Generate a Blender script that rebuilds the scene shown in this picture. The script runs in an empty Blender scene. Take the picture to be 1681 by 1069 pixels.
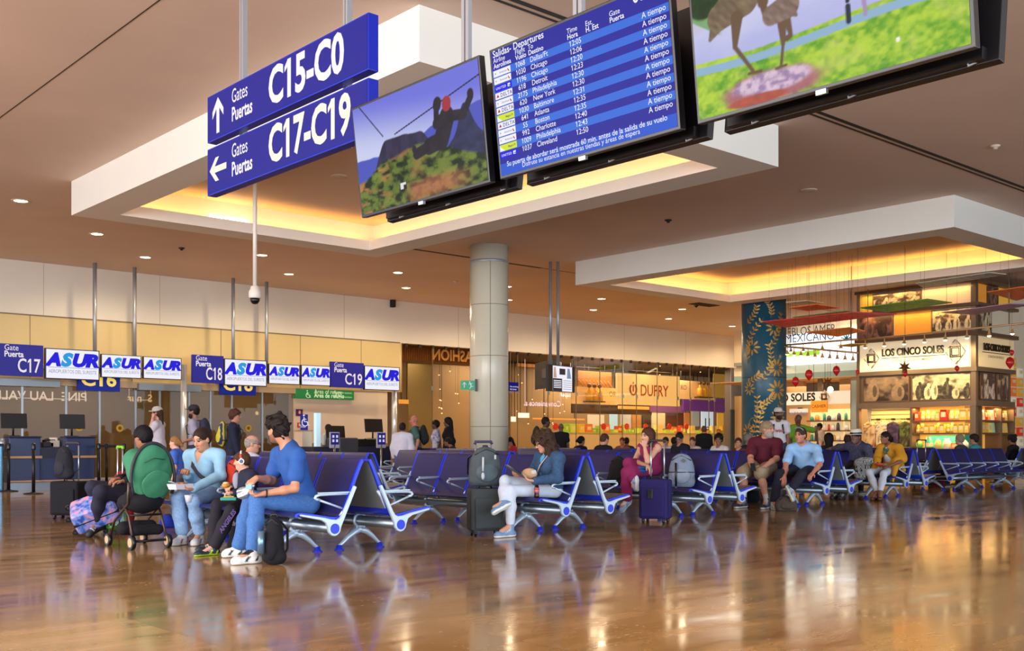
import bpy, bmesh, math, random
import numpy as np
from mathutils import Vector, Matrix

SC = bpy.context.scene
COL = SC.collection
PI = math.pi

# ------------------------------------------------------------------ camera
F = 1755.0; CX = 840.5; HY = 725.0; EYE = 1.0; PW, PH = 1681.0, 1069.0
_a = math.atan((2812 - CX) / F)
CA, SA = math.cos(_a), math.sin(_a)
cam_data = bpy.data.cameras.new('camera')
cam = bpy.data.objects.new('camera', cam_data)
COL.objects.link(cam)
cam.location = (0, 0, EYE)
cam.rotation_euler = (PI / 2, 0, -(PI / 2 - _a))
cam_data.sensor_width = 36.0
cam_data.lens = 36.0 * F / PW
cam_data.shift_y = (HY - PH / 2) / PW
cam_data.clip_end = 300
SC.camera = cam

# ------------------------------------------------------------------ world, light, exposure
SC.view_settings.view_transform = 'Standard'
SC.view_settings.look = 'None'
SC.view_settings.gamma = 1.0
SC.view_settings.use_curve_mapping = False
SC.view_settings.exposure = 0.0
w = bpy.data.worlds.new('world'); SC.world = w
w.use_nodes = True
bg = w.node_tree.nodes['Background']
bg.inputs[0].default_value = (0.74, 0.86, 1.0, 1)
bg.inputs[1].default_value = 2.4
SC.cycles.use_denoising = True
SC.cycles.max_bounces = 6
SC.cycles.diffuse_bounces = 3
SC.cycles.glossy_bounces = 3
SC.cycles.transparent_max_bounces = 8
SC.cycles.transmission_bounces = 2
SC.cycles.caustics_reflective = False
SC.cycles.caustics_refractive = False
SC.cycles.sample_clamp_indirect = 4.0
SC.cycles.blur_glossy = 1.0

def light(name, kind, loc, power, color=(1, 1, 1), size=0.2, rot=None, size_y=None, spot=None):
    d = bpy.data.lights.new(name, kind); d.energy = power; d.color = color
    if kind == 'AREA':
        d.size = size
        if size_y: d.shape = 'RECTANGLE'; d.size_y = size_y
    else:
        d.shadow_soft_size = size
    if kind == 'SPOT' and spot: d.spot_size = spot; d.spot_blend = 0.45
    o = bpy.data.objects.new(name, d); COL.objects.link(o); o.location = loc
    if rot: o.rotation_euler = rot
    return o

# the tall window wall lies behind and to the left of the photographer: bright daylight comes in there
light('window_daylight', 'AREA', (4.0, -9.0, 3.0), 2300, (0.72, 0.86, 1.0), 24, (PI / 2, 0, 0), 5.0)
light('side_window_daylight', 'AREA', (-7.5, 6.0, 3.0), 3100, (0.95, 0.88, 0.86), 22, (PI / 2, 0, -PI / 2), 5.0)

# ------------------------------------------------------------------ photo measuring
FWD = (CA, SA); RGT = (SA, -CA)
def ray(px, py):
    l = (px - CX) / F; u = (HY - py) / F
    return Vector((FWD[0] + RGT[0] * l, FWD[1] + RGT[1] * l, u))
def at_d(px, py, d): return ray(px, py) * d + Vector((0, 0, EYE))
def at_z(px, py, z): r = ray(px, py); return at_d(px, py, (z - EYE) / r.z)
def at_Y(px, py, Y): r = ray(px, py); return at_d(px, py, Y / r.y)
def at_X(px, py, X): r = ray(px, py); return at_d(px, py, X / r.x)

# ------------------------------------------------------------------ colours and materials
def lin(c):
    if isinstance(c, str):
        c = c.lstrip('#'); c = [int(c[i:i + 2], 16) / 255 for i in (0, 2, 4)]
    return tuple(x / 12.92 if x <= 0.04045 else ((x + 0.055) / 1.055) ** 2.4 for x in c[:3])
_mats = {}
def mat(name, color='#808080', rough=0.5, metal=0.0, spec=0.5, emit=None, estr=1.0, noise=None, bump=None, attr=None, sheen=0, alpha=None, coat=0):
    """procedural material; noise=(scale, amount) mottles the colour, bump=(scale, strength)"""
    key = name
    if key in _mats: return _mats[key]
    m = bpy.data.materials.new(name); m.use_nodes = True
    nt = m.node_tree; b = nt.nodes['Principled BSDF']
    c = lin(color) + (1,)
    b.inputs['Base Color'].default_value = c
    b.inputs['Roughness'].default_value = rough
    b.inputs['Metallic'].default_value = metal
    b.inputs['Specular IOR Level'].default_value = spec
    if sheen: b.inputs['Sheen Weight'].default_value = sheen
    if coat: b.inputs['Coat Weight'].default_value = coat; b.inputs['Coat Roughness'].default_value = .1
    if alpha is not None: b.inputs['Alpha'].default_value = alpha
    src = None
    if attr:
        at = nt.nodes.new('ShaderNodeAttribute'); at.attribute_name = attr
        src = at.outputs['Color']
    if noise:
        tc = nt.nodes.new('ShaderNodeTexCoord')
        n = nt.nodes.new('ShaderNodeTexNoise'); n.inputs['Scale'].default_value = noise[0]; n.inputs['Detail'].default_value = 4
        nt.links.new(tc.outputs['Object'], n.inputs['Vector'])
        mr = nt.nodes.new('ShaderNodeMapRange'); mr.inputs[1].default_value = .3; mr.inputs[2].default_value = .7
        mr.inputs[3].default_value = 1 - noise[1]; mr.inputs[4].default_value = 1 + noise[1]
        nt.links.new(n.outputs['Fac'], mr.inputs[0])
        mx = nt.nodes.new('ShaderNodeMix'); mx.data_type = 'RGBA'; mx.blend_type = 'MULTIPLY'; mx.inputs[0].default_value = 1
        if src is not None: nt.links.new(src, mx.inputs[6])
        else: mx.inputs[6].default_value = c
        nt.links.new(mr.outputs[0], mx.inputs[7]); src = mx.outputs[2]
    if src is not None: nt.links.new(src, b.inputs['Base Color'])
    if emit is not None:
        b.inputs['Emission Strength'].default_value = estr
        if emit == 'attr': nt.links.new(src, b.inputs['Emission Color'])
        else: b.inputs['Emission Color'].default_value = lin(emit) + (1,)
    if bump:
        tc = nt.nodes.new('ShaderNodeTexCoord')
        n = nt.nodes.new('ShaderNodeTexNoise'); n.inputs['Scale'].default_value = bump[0]; n.inputs['Detail'].default_value = 3
        nt.links.new(tc.outputs['Object'], n.inputs['Vector'])
        bp = nt.nodes.new('ShaderNodeBump'); bp.inputs['Strength'].default_value = bump[1]; bp.inputs['Distance'].default_value = .01
        nt.links.new(n.outputs['Fac'], bp.inputs['Height']); nt.links.new(bp.outputs[0], b.inputs['Normal'])
    _mats[key] = m
    return m

# ------------------------------------------------------------------ mesh builder
def frame_of(d):
    d = Vector(d).normalized()
    a = Vector((0, 0, 1)) if abs(d.z) < .9 else Vector((1, 0, 0))
    u = d.cross(a).normalized(); v = d.cross(u).normalized()
    return u, v
class MB:
    def __init__(s): s.v = []; s.f = []; s.m = []; s.sm = []; s.c = None
    def add(s, vs, fs, mi=0, smooth=False):
        o = len(s.v); s.v.extend([tuple(v) for v in vs])
        for f in fs: s.f.append([i + o for i in f]); s.m.append(mi); s.sm.append(smooth)
        return s
    def box(s, c, d, mi=0, rot=None):
        hx, hy, hz = d[0] / 2, d[1] / 2, d[2] / 2
        vs = [Vector((x, y, z)) for x in (-hx, hx) for y in (-hy, hy) for z in (-hz, hz)]
        if rot is not None: vs = [rot @ v for v in vs]
        c = Vector(c)
        return s.add([v + c for v in vs], [(0, 1, 3, 2), (4, 6, 7, 5), (0, 4, 5, 1), (2, 3, 7, 6), (0, 2, 6, 4), (1, 5, 7, 3)], mi)
    def box2(s, a, b, mi=0):
        return s.box([(a[i] + b[i]) / 2 for i in range(3)], [abs(b[i] - a[i]) for i in range(3)], mi)
    def tube(s, pts, r, n=10, mi=0, caps=True, squash=1.0):
        pts = [Vector(p) for p in pts]
        rs = r if isinstance(r, (list, tuple)) else [r] * len(pts)
        rings = []; u = None
        for i, p in enumerate(pts):
            if i == 0: d = pts[1] - p
            elif i == len(pts) - 1: d = p - pts[i - 1]
            else: d = (pts[i + 1] - p).normalized() + (p - pts[i - 1]).normalized()
            d.normalize()
            if u is None: u, v = frame_of(d)
            else:
                u = (u - d * u.dot(d)).normalized(); v = d.cross(u).normalized()
            rings.append([p + u * (math.cos(2 * PI * k / n) * rs[i]) + v * (math.sin(2 * PI * k / n) * rs[i] * squash) for k in range(n)])
        return s.loft(rings, mi, caps)
    def cyl(s, a, b, r, n=16, mi=0, r2=None): return s.tube([a, b], [r, r if r2 is None else r2], n, mi)
    def loft(s, rings, mi=0, caps=True, smooth=True, closed=True):
        n = len(rings[0]); vs = [v for rg in rings for v in rg]; fs = []
        kk = n if closed else n - 1
        for i in range(len(rings) - 1):
            for k in range(kk):
                a = i * n + k; b = i * n + (k + 1) % n
                fs.append((a, b, b + n, a + n))
        s.add(vs, fs, mi, smooth)
        if caps:
            o = len(s.v) - len(vs)
            s.f.append([o + k for k in range(n)][::-1]); s.m.append(mi); s.sm.append(False)
            s.f.append([o + (len(rings) - 1) * n + k for k in range(n)]); s.m.append(mi); s.sm.append(False)
        return s
    def lathe(s, prof, c=(0, 0, 0), n=24, mi=0, caps=True, sx=1, sy=1):
        rings = [[(c[0] + r * sx * math.cos(2 * PI * k / n), c[1] + r * sy * math.sin(2 * PI * k / n), c[2] + z) for k in range(n)] for r, z in prof]
        return s.loft(rings, mi, caps)
    def prism(s, poly, o, ux, uy, ext, mi=0):
        """polygon in the plane o + ux*a + uy*b, thickened by the vector ext"""
        o, ux, uy, ext = Vector(o), Vector(ux), Vector(uy), Vector(ext)
        a = [o + ux * p[0] + uy * p[1] for p in poly]; n = len(a)
        return s.add(a + [p + ext for p in a], [list(range(n))[::-1], list(range(n, 2 * n))] + [(i, (i + 1) % n, (i + 1) % n + n, i + n) for i in range(n)], mi)
    def ell(s, c, r, n=16, mi=0, rot=None):
        c = Vector(c); vs = []; fs = []; m = n // 2
        for i in range(m + 1):
            t = PI * i / m
            for k in range(n):
                p = 2 * PI * k / n
                q = Vector((r[0] * math.sin(t) * math.cos(p), r[1] * math.sin(t) * math.sin(p), r[2] * math.cos(t)))
                vs.append(c + (rot @ q if rot is not None else q))
        for i in range(m):
            for k in range(n):
                a = i * n + k; b = i * n + (k + 1) % n
                fs.append((a, a + n, b + n, b))
        return s.add(vs, fs, mi, True)
    def quad(s, a, b, c, d, mi=0): return s.add([a, b, c, d], [(0, 1, 2, 3)], mi)
    def text(s, t, o, ux, uy, size, mi=0, align='LEFT', xs=1.0, bold=0.0, shear=0.0, ext=0.0, n=None, spacing=1.0, fit=None):
        """lettering standing on the plane o + ux*x + uy*y"""
        vs, fs = text_mesh(t, bold, shear, ext, spacing)
        if not vs: return s
        x0 = min(v[0] for v in vs); x1 = max(v[0] for v in vs)
        if fit: xs = fit / (size * (x1 - x0))
        off = {'LEFT': 0, 'CENTER': -(x0 + x1) / 2, 'RIGHT': -x1}[align]
        o, ux, uy = Vector(o), Vector(ux).normalized(), Vector(uy).normalized(); nz = ux.cross(uy) if n is None else Vector(n)
        return s.add([o + ux * ((v[0] + off) * size * xs) + uy * (v[1] * size) + nz * (v[2] * size) for v in vs], fs, mi)
    def move(s, M): s.v = [tuple(M @ Vector(v)) for v in s.v]; return s
    def build(s, name, mats, parent=None, bev=0.0, loc=None, seg=2, auto=None, colors=None, sub=0):
        me = bpy.data.meshes.new(name)
        me.from_pydata(s.v, [], s.f)
        mats = mats if isinstance(mats, (list, tuple)) else [mats]
        for m in mats: me.materials.append(m)
        me.polygons.foreach_set('material_index', s.m)
        me.polygons.foreach_set('use_smooth', s.sm)
        if colors is not None:
            ca = me.color_attributes.new('col', 'FLOAT_COLOR', 'POINT')
            ca.data.foreach_set('color', np.asarray(colors, dtype=np.float32).ravel())
        if bev:
            bm = bmesh.new(); bm.from_mesh(me)
            bmesh.ops.remove_doubles(bm, verts=bm.verts, dist=1e-5)
            es = [e for e in bm.edges if len(e.link_faces) == 2 and e.calc_face_angle(0) > .6]
            bmesh.ops.bevel(bm, geom=es, offset=bev, segments=seg, profile=.6, affect='EDGES', clamp_overlap=True)
            bm.to_mesh(me); bm.free()
        me.update()
        o = bpy.data.objects.new(name, me); COL.objects.link(o)
        if parent is not None: o.parent = parent
        if loc is not None: o.location = loc
        if sub:
            md = o.modifiers.new('smooth', 'SUBSURF'); md.levels = sub; md.render_levels = sub
        return o

_tx = {}
def text_mesh(t, bold=0.0, shear=0.0, ext=0.0, spacing=1.0):
    k = (t, bold, shear, ext, spacing)
    if k in _tx: return _tx[k]
    cu = bpy.data.curves.new('lettering', 'FONT'); cu.body = t; cu.size = 1.0
    cu.offset = bold; cu.shear = shear; cu.extrude = ext; cu.resolution_u = 3; cu.space_character = spacing
    o = bpy.data.objects.new('lettering', cu)
    me = o.to_mesh()
    vs = [tuple(v.co) for v in me.vertices]; fs = [list(p.vertices) for p in me.polygons]
    o.to_mesh_clear(); bpy.data.objects.remove(o); bpy.data.curves.remove(cu)
    if '1' in t and len(t) > 1 and not ext:
        one = text_mesh('1', bold, shear)[0]; w1 = max(v[0] for v in one) - min(v[0] for v in one); top = max(v[1] for v in one)
        for i, ch in enumerate(t):          # the slanted flag of the digit one
            if ch == '1' and w1 < .3:
                r = max(v[0] for v in text_mesh(t[:i + 1], bold, shear, 0, spacing)[0]) if i + 1 < len(t) else max(v[0] for v in vs)
                l = r - w1; q = len(vs); vs += [(l + .02, top, 0), (l - .13, top - .13, 0), (l - .13, top - .23, 0), (l + .02, top - .13, 0)]; fs.append([q, q + 1, q + 2, q + 3])
    _tx[k] = (vs, fs)
    return _tx[k]

def tag(o, label=None, cat=None, group=None, kind=None):
    if label: o['label'] = label
    if cat: o['category'] = cat
    if group: o['group'] = group
    if kind: o['kind'] = kind
    return o
def empty(name, loc=(0, 0, 0), rz=0.0, label=None, cat=None, group=None):
    o = bpy.data.objects.new(name, None); COL.objects.link(o)
    o.location = loc; o.rotation_euler = (0, 0, rz); o.empty_display_size = .1
    tag(o, label, cat, group)
    return o
def dup(root, loc, rz=0.0, label=None, group=None, skip=None):
    """a copy of a thing with its parts and their sub-parts"""
    r = root.copy(); COL.objects.link(r); r.location = loc; r.rotation_euler = (0, 0, rz)
    if label: r['label'] = label
    if group: r['group'] = group
    for ch in list(root.children):
        if skip and skip(ch): continue
        c = ch.copy(); COL.objects.link(c); c.parent = r
        for g in ch.children:
            d = g.copy(); COL.objects.link(d); d.parent = c
    return r
def struct(o): o['kind'] = 'structure'; return o

# ------------------------------------------------------------------ painted pictures (screens, prints) as fine colour grids
_rng = np.random.RandomState(7)
_lat = _rng.rand(64, 64)
def vnoise(x, y):
    xi = np.floor(x).astype(int); yi = np.floor(y).astype(int); fx = x - xi; fy = y - yi
    fx = fx * fx * (3 - 2 * fx); fy = fy * fy * (3 - 2 * fy)
    g = lambda a, b: _lat[a % 64, b % 64]
    return (g(xi, yi) * (1 - fx) + g(xi + 1, yi) * fx) * (1 - fy) + (g(xi, yi + 1) * (1 - fx) + g(xi + 1, yi + 1) * fx) * fy
def fbm(x, y, o=4):
    s = 0; a = .5
    for i in range(o): s = s + a * vnoise(x * 2 ** i + 17 * i, y * 2 ** i + 5 * i); a *= .5
    return s
def sst(a, b, x): t = np.clip((x - a) / (b - a), 0, 1); return t * t * (3 - 2 * t)
def hexa(c): return np.array(lin(c))
def mixc(a, b, t): return a * (1 - t[..., None]) + b * t[..., None]
def picture(name, o, ux, uy, W, Hh, nx, ny, fn, material, parent=None):
    """flat picture: W wide along ux, Hh tall along uy; fn(u, v) -> rgb with v upward"""
    o, ux, uy = Vector(o), Vector(ux), Vector(uy)
    u, v = np.meshgrid((np.arange(nx + 1)) / nx, (np.arange(ny + 1)) / ny)
    rgb = np.clip(fn(u, v), 0, 1.5)
    b = MB()
    pts = np.array(o)[None, None] + u[..., None] * np.array(ux * W) + v[..., None] * np.array(uy * Hh)
    b.v = [tuple(p) for p in pts.reshape(-1, 3)]
    n = nx + 1
    for j in range(ny):
        for i in range(nx):
            a = j * n + i; b.f.append((a, a + 1, a + 1 + n, a + n))
    b.m = [0] * len(b.f); b.sm = [False] * len(b.f)
    col = np.concatenate([rgb.reshape(-1, 3), np.ones(((nx + 1) * (ny + 1), 1))], 1)
    return b.build(name, material, parent, colors=col)
# ================================================================== the hall
ZC = 5.6; YW = 28.6
def floor_mat():
    m = bpy.data.materials.new('polished_stone'); m.use_nodes = True
    nt = m.node_tree; b = nt.nodes['Principled BSDF']; L = nt.links
    tc = nt.nodes.new('ShaderNodeTexCoord')
    br = nt.nodes.new('ShaderNodeTexBrick'); br.inputs['Scale'].default_value = 1.0
    br.offset = 0.0; br.inputs['Brick Width'].default_value = 1.2; br.inputs['Row Height'].default_value = 1.2
    br.inputs['Mortar Size'].default_value = .0025; br.inputs['Mortar Smooth'].default_value = .3; br.inputs['Bias'].default_value = 0
    br.inputs['Color1'].default_value = lin('#aa8450') + (1,); br.inputs['Color2'].default_value = lin('#8d6a3c') + (1,)
    br.inputs['Mortar'].default_value = lin('#684d30') + (1,)
    L.new(tc.outputs['Object'], br.inputs['Vector'])
    mp = nt.nodes.new('ShaderNodeMapping'); mp.inputs['Scale'].default_value = (1.0, 3.2, 1)
    L.new(tc.outputs['Object'], mp.inputs[0])
    n = nt.nodes.new('ShaderNodeTexNoise'); n.inputs['Scale'].default_value = 1.1; n.inputs['Detail'].default_value = 8; n.inputs['Roughness'].default_value = .62
    L.new(mp.outputs[0], n.inputs['Vector'])
    r1 = nt.nodes.new('ShaderNodeMapRange'); r1.inputs[1].default_value = .3; r1.inputs[2].default_value = .7; r1.inputs[3].default_value = .68; r1.inputs[4].default_value = 1.28
    L.new(n.outputs['Fac'], r1.inputs[0])
    mx = nt.nodes.new('ShaderNodeMix'); mx.data_type = 'RGBA'; mx.blend_type = 'MULTIPLY'; mx.inputs[0].default_value = 1
    L.new(br.outputs['Color'], mx.inputs[6]); L.new(r1.outputs[0], mx.inputs[7])
    # pale pits and chips in the stone
    vo = nt.nodes.new('ShaderNodeTexNoise'); vo.inputs['Scale'].default_value = 34; vo.inputs['Detail'].default_value = 2
    mp2 = nt.nodes.new('ShaderNodeMapping'); mp2.inputs['Scale'].default_value = (.6, 1.4, 1); mp2.inputs['Rotation'].default_value = (0, 0, .5)
    L.new(tc.outputs['Object'], mp2.inputs[0]); L.new(mp2.outputs[0], vo.inputs['Vector'])
    n3 = nt.nodes.new('ShaderNodeTexNoise'); n3.inputs['Scale'].default_value = 1.7
    L.new(tc.outputs['Object'], n3.inputs['Vector'])
    ad = nt.nodes.new('ShaderNodeMath'); ad.operation = 'MULTIPLY_ADD'; ad.inputs[1].default_value = .55
    L.new(n3.outputs['Fac'], ad.inputs[0]); L.new(vo.outputs['Fac'], ad.inputs[2])
    cr = nt.nodes.new('ShaderNodeMapRange'); cr.inputs[1].default_value = 1.02; cr.inputs[2].default_value = 1.06; cr.inputs[3].default_value = 0; cr.inputs[4].default_value = .75
    L.new(ad.outputs[0], cr.inputs[0])
    m2 = nt.nodes.new('ShaderNodeMix'); m2.data_type = 'RGBA'; m2.inputs[7].default_value = lin('#b9a58c') + (1,)
    L.new(cr.outputs[0], m2.inputs[0]); L.new(mx.outputs[2], m2.inputs[6])
    L.new(m2.outputs[2], b.inputs['Base Color'])
    rr = nt.nodes.new('ShaderNodeMapRange'); rr.inputs[1].default_value = .3; rr.inputs[2].default_value = .75; rr.inputs[3].default_value = .05; rr.inputs[4].default_value = .19
    L.new(n.outputs['Fac'], rr.inputs[0])
    mxr = nt.nodes.new('ShaderNodeMath'); mxr.operation = 'MULTIPLY_ADD'; mxr.inputs[1].default_value = .5
    L.new(cr.outputs[0], mxr.inputs[0]); L.new(rr.outputs[0], mxr.inputs[2]); L.new(mxr.outputs[0], b.inputs['Roughness'])
    b.inputs['Specular IOR Level'].default_value = .6
    bp = nt.nodes.new('ShaderNodeBump'); bp.inputs['Strength'].default_value = .008; bp.inputs['Distance'].default_value = .02
    nb = nt.nodes.new('ShaderNodeTexNoise'); nb.inputs['Scale'].default_value = 2.2; nb.inputs['Detail'].default_value = 2
    L.new(tc.outputs['Object'], nb.inputs['Vector']); L.new(nb.outputs['Fac'], bp.inputs['Height']); L.new(bp.outputs[0], b.inputs['Normal'])
    return m
M_floor = floor_mat()
M_ceil = mat('ceiling_paint', '#dcc3b2', .75, noise=(.35, .07))
M_white = mat('white_paint', '#e9e4da', .6, noise=(.5, .03))
M_band = mat('wall_band_paint', '#e6dccb', .55, noise=(.6, .03))
M_beige = mat('beige_panel', '#dcc288', .3, noise=(.5, .05))
M_seam = mat('panel_seam', '#7d6c50', .6)
M_dark = mat('dark_gap', '#221d19', .7)
M_alu = mat('brushed_aluminium', '#aab0b6', .3, .9)
M_steel = mat('steel_pole', '#9a9da2', .3, .35)
M_black = mat('black_plastic', '#0e0e12', .35)
M_blackm = mat('black_metal', '#16151a', .42, .3)
M_cream = mat('cream_wall', '#dcc6ac', .5, noise=(.7, .04))
M_rodw = mat('white_rod', '#ded8ce', .4)

b = MB(); b.quad((-12, -14, 0), (75, -14, 0), (75, 60, 0), (-12, 60, 0)); struct(b.build('floor', M_floor))
b = MB(); b.box2((-12, -14, ZC), (75, 60, ZC + .12)); struct(b.build('ceiling', M_ceil))
# joints in the ceiling
b = MB()
for Y, X0, X1, ww in ((8.3, -2, 60, .035), (8.42, -2, 60, .02), (20.65, 14.9, 19.4, .05), (20.65, 19.4, 40, .012)):
    b.box2((X0, Y - ww, ZC - .006), (X1, Y + ww, ZC))
for X0 in (4.66,): b.box2((X0 - .006, 8.4, ZC - .004), (X0 + .006, 28, ZC))
struct(b.build('trim_1', M_dark))

# wall band and panels at the left
b = MB(); b.box2((-2, YW, 4.23), (39.2, YW + .3, ZC)); 
struct(b.build('wall_left', M_band))
b = MB()
for x in (9.3, 12.4, 15.4, 18.4, 23.0, 27.2, 31.4, 35.2): b.box2((x - .006, YW - .004, 4.23), (x + .006, YW, ZC))
struct(b.build('trim_2', mat('band_seam', '#b8ab98', .6)))
XG = at_Y(655, 561, YW).x
b = MB(); b.box2((-2, YW - .05, 2.62), (XG, YW + .3, 4.23))
b.tube([(XG, YW + .12, 2.62), (XG, YW + .12, 4.23)], .17, 12)
struct(b.build('wall_left_panel', M_beige))
b = MB()
for x in (8.95, 11.6, 14.2, 16.8, 19.0): b.box2((x - .008, YW - .056, 2.62), (x + .008, YW - .05, 4.23))
b.box2((-2, YW - .07, 4.215), (XG, YW - .03, 4.245))
struct(b.build('trim_3', M_seam))
# cream wall of the refuge area
XR0 = at_Y(482, 680, YW).x; XR1 = at_Y(636, 680, YW).x
b = MB(); b.box2((XR0, YW, 0), (XR1, YW + .3, 2.62)); struct(b.build('wall_refuge', M_cream))
b = MB(); b.box2((XR0 + .2, YW - .02, 0), (XR1, YW, .95)); struct(b.build('baseboard_refuge', mat('brown_wainscot', '#8a6a48', .5)))

# corridor behind the glass doors and the back of the shops
M_corr = mat('corridor_wall', '#a08d70', .4, noise=(.4, .06))
b = MB(); b.box2((-2, YW + 2.6, 0), (XR1, YW + 2.8, 3.2)); struct(b.build('wall_corridor', M_corr))
b = MB(); b.box2((-2, YW + .3, 2.9), (XR1, YW + 2.6, 3.0)); struct(b.build('ceiling_corridor', M_ceil))
for x in (6, 11, 16): light('corridor_fill', 'AREA', (x, YW + 1.4, 2.86), 40, (1, .86, .66), 3.5, (0, 0, 0), 1.2)  # unseen area lights added to brighten the corridor, no fittings

# glass
def glass_mat(name, tint, refl=.5, alpha=.35, rough=.02):
    m = bpy.data.materials.new(name); m.use_nodes = True; nt = m.node_tree; L = nt.links
    out = nt.nodes['Material Output']; nt.nodes.remove(nt.nodes['Principled BSDF'])
    tr = nt.nodes.new('ShaderNodeBsdfTransparent'); tr.inputs[0].default_value = lin(tint) + (1,)
    gl = nt.nodes.new('ShaderNodeBsdfGlossy'); gl.inputs['Roughness'].default_value = rough; gl.inputs[0].default_value = (1, 1, 1, 1)
    fr = nt.nodes.new('ShaderNodeLayerWeight'); fr.inputs[0].default_value = .5
    pw = nt.nodes.new('ShaderNodeMath'); pw.operation = 'POWER'; pw.inputs[1].default_value = 4.0
    mu = nt.nodes.new('ShaderNodeMath'); mu.operation = 'MULTIPLY_ADD'; mu.inputs[1].default_value = .5; mu.inputs[2].default_value = refl
    mu.use_clamp = True
    L.new(fr.outputs['Facing'], pw.inputs[0]); L.new(pw.outputs[0], mu.inputs[0])
    mx = nt.nodes.new('ShaderNodeMixShader'); L.new(mu.outputs[0], mx.inputs[0]); L.new(tr.outputs[0], mx.inputs[1]); L.new(gl.outputs[0], mx.inputs[2])
    L.new(mx.outputs[0], out.inputs[0]); return m
M_gdoor = glass_mat('tinted_door_glass', '#d8cdb8', .03)
M_gshop = glass_mat('shop_glass', '#fbf3e6', .02)
# row of glass gate doors at the left, one leaf after another
xs = [at_Y(p, 700, YW).x for p in (-30, 36, 108, 163, 222, 262, 310, 345, 380, 430, 482)]
for i in range(len(xs) - 1):
    g = MB(); g.box2((xs[i] + .02, YW - .01, .03), (xs[i + 1] - .02, YW + .01, 2.45)); o = struct(g.build('door_%d' % (i + 1), M_gdoor))
    f = MB()
    f.box2((xs[i] - .025, YW - .03, 0), (xs[i] + .025, YW + .03, 2.45)); f.box2((xs[i], YW - .03, 0), (xs[i + 1], YW + .03, .04))
    fo = f.build('door_frame', M_alu, o)
b = MB(); b.box2((-2, YW - .12, 2.45), (XR0, YW + .12, 2.62), 0)
struct(b.build('trim_4', mat('door_head', '#b59c7c', .4)))
b = MB()
for p0, p1 in ((-30, 93), (222, 324)):
    a = at_Y(p0, 640, YW).x; c = at_Y(p1, 640, YW).x
    b.box2((a, YW - .26, 2.4), (c, YW - .12, 2.58))
struct(b.build('trim_5', mat('door_operator', '#8e9498', .3, .6)))

# dropped ceiling frames with lit coves
def soffit(name, X0, X1, Y0, Y1):
    ww = .62; zl = 5.0; zi = 5.2; rec = .34
    b = MB()
    P = [(X0, Y0, X1, Y0 + ww), (X0, Y1 - ww, X1, Y1), (X0, Y0 + ww, X0 + ww, Y1 - ww), (X1 - ww, Y0 + ww, X1, Y1 - ww)]
    # outer shell, bottom, inner lip as one closed section swept round the rectangle
    def ring(d, z): return [(X0 + d, Y0 + d, z), (X1 - d, Y0 + d, z), (X1 - d, Y1 - d, z), (X0 + d, Y1 - d, z)]
    sec = [(0, ZC), (0, zl), (ww, zl), (ww, zi), (ww - .05, zi), (ww - .05, zl + .08), (ww - rec, zl + .08), (ww - rec, ZC)]
    rings = [ring(d, z) for d, z in sec]
    b.loft(rings, 0, caps=False, smooth=False)
    return struct(b.build(name, M_white))
SOF = ((6.75, 13.25, 9.05, 19.3), (19.4, 25.66, 9.4, 19.35))
soffit('trim_6', *SOF[0]); soffit('trim_7', *SOF[1])
for i, (X0, X1, Y0, Y1) in enumerate(SOF):
    k = .72
    cx, cy = (X0 + X1) / 2, (Y0 + Y1) / 2
    WARM = (1.0, .50, .09)
    pw = 34 if i == 0 else 46
    for (x, y, sx, sy) in ((X0 + .45, cy, .12, Y1 - Y0 - 1.2), (X1 - .45, cy, .12, Y1 - Y0 - 1.2), (cx, Y0 + .45, X1 - X0 - 1.2, .12), (cx, Y1 - .45, X1 - X0 - 1.2, .12)):
        if i == 1 and y == Y0 + .45: continue
        light('cove_lamp', 'AREA', (x, y, 5.12), pw * (max(sx, sy) / 8) , WARM, sx, (PI, 0, 0), sy)
# white light slot and small fittings in the first cove
a = at_z(325, 356, 5.35); c = at_z(395, 363, 5.35)
b = MB(); b.box2((a.x, 18.96, 5.21), (c.x, 19.02, 5.30)); tag(b.build('cove_lamp_tube', mat('tube_light', '#fff4dc', .5, emit='#ffedc8', estr=5)), 'bright tube lamp showing in the lit cove behind the gate signs', 'lamp')

# round columns
def column_mat():
    return mat('cream_column', '#dcd7c2', .22, noise=(.4, .03))
cx, cy = 16.37, 19.2
b = MB(); b.lathe([(.455, 0), (.455, ZC)], (cx, cy, 0), 48)
col1 = struct(b.build('column', column_mat()))
b = MB()
for z in (1.35, 3.0, 4.2): b.lathe([(.456, -.006), (.458, 0), (.456, .006)], (cx, cy, z), 48, caps=False)
b.lathe([(.456, -.03), (.462, -.02), (.462, .02), (.456, .03)], (cx, cy, 5.22), 48, 1, caps=False)
ang = math.atan2(-cy, -cx) + .06
b.box((cx + .456 * math.cos(ang), cy + .456 * math.sin(ang), 2.6), (.006, .012, 5.2), 0, Matrix.Rotation(ang, 3, 'Z'))
b.build('joint', [M_seam, M_steel], col1)
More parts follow.
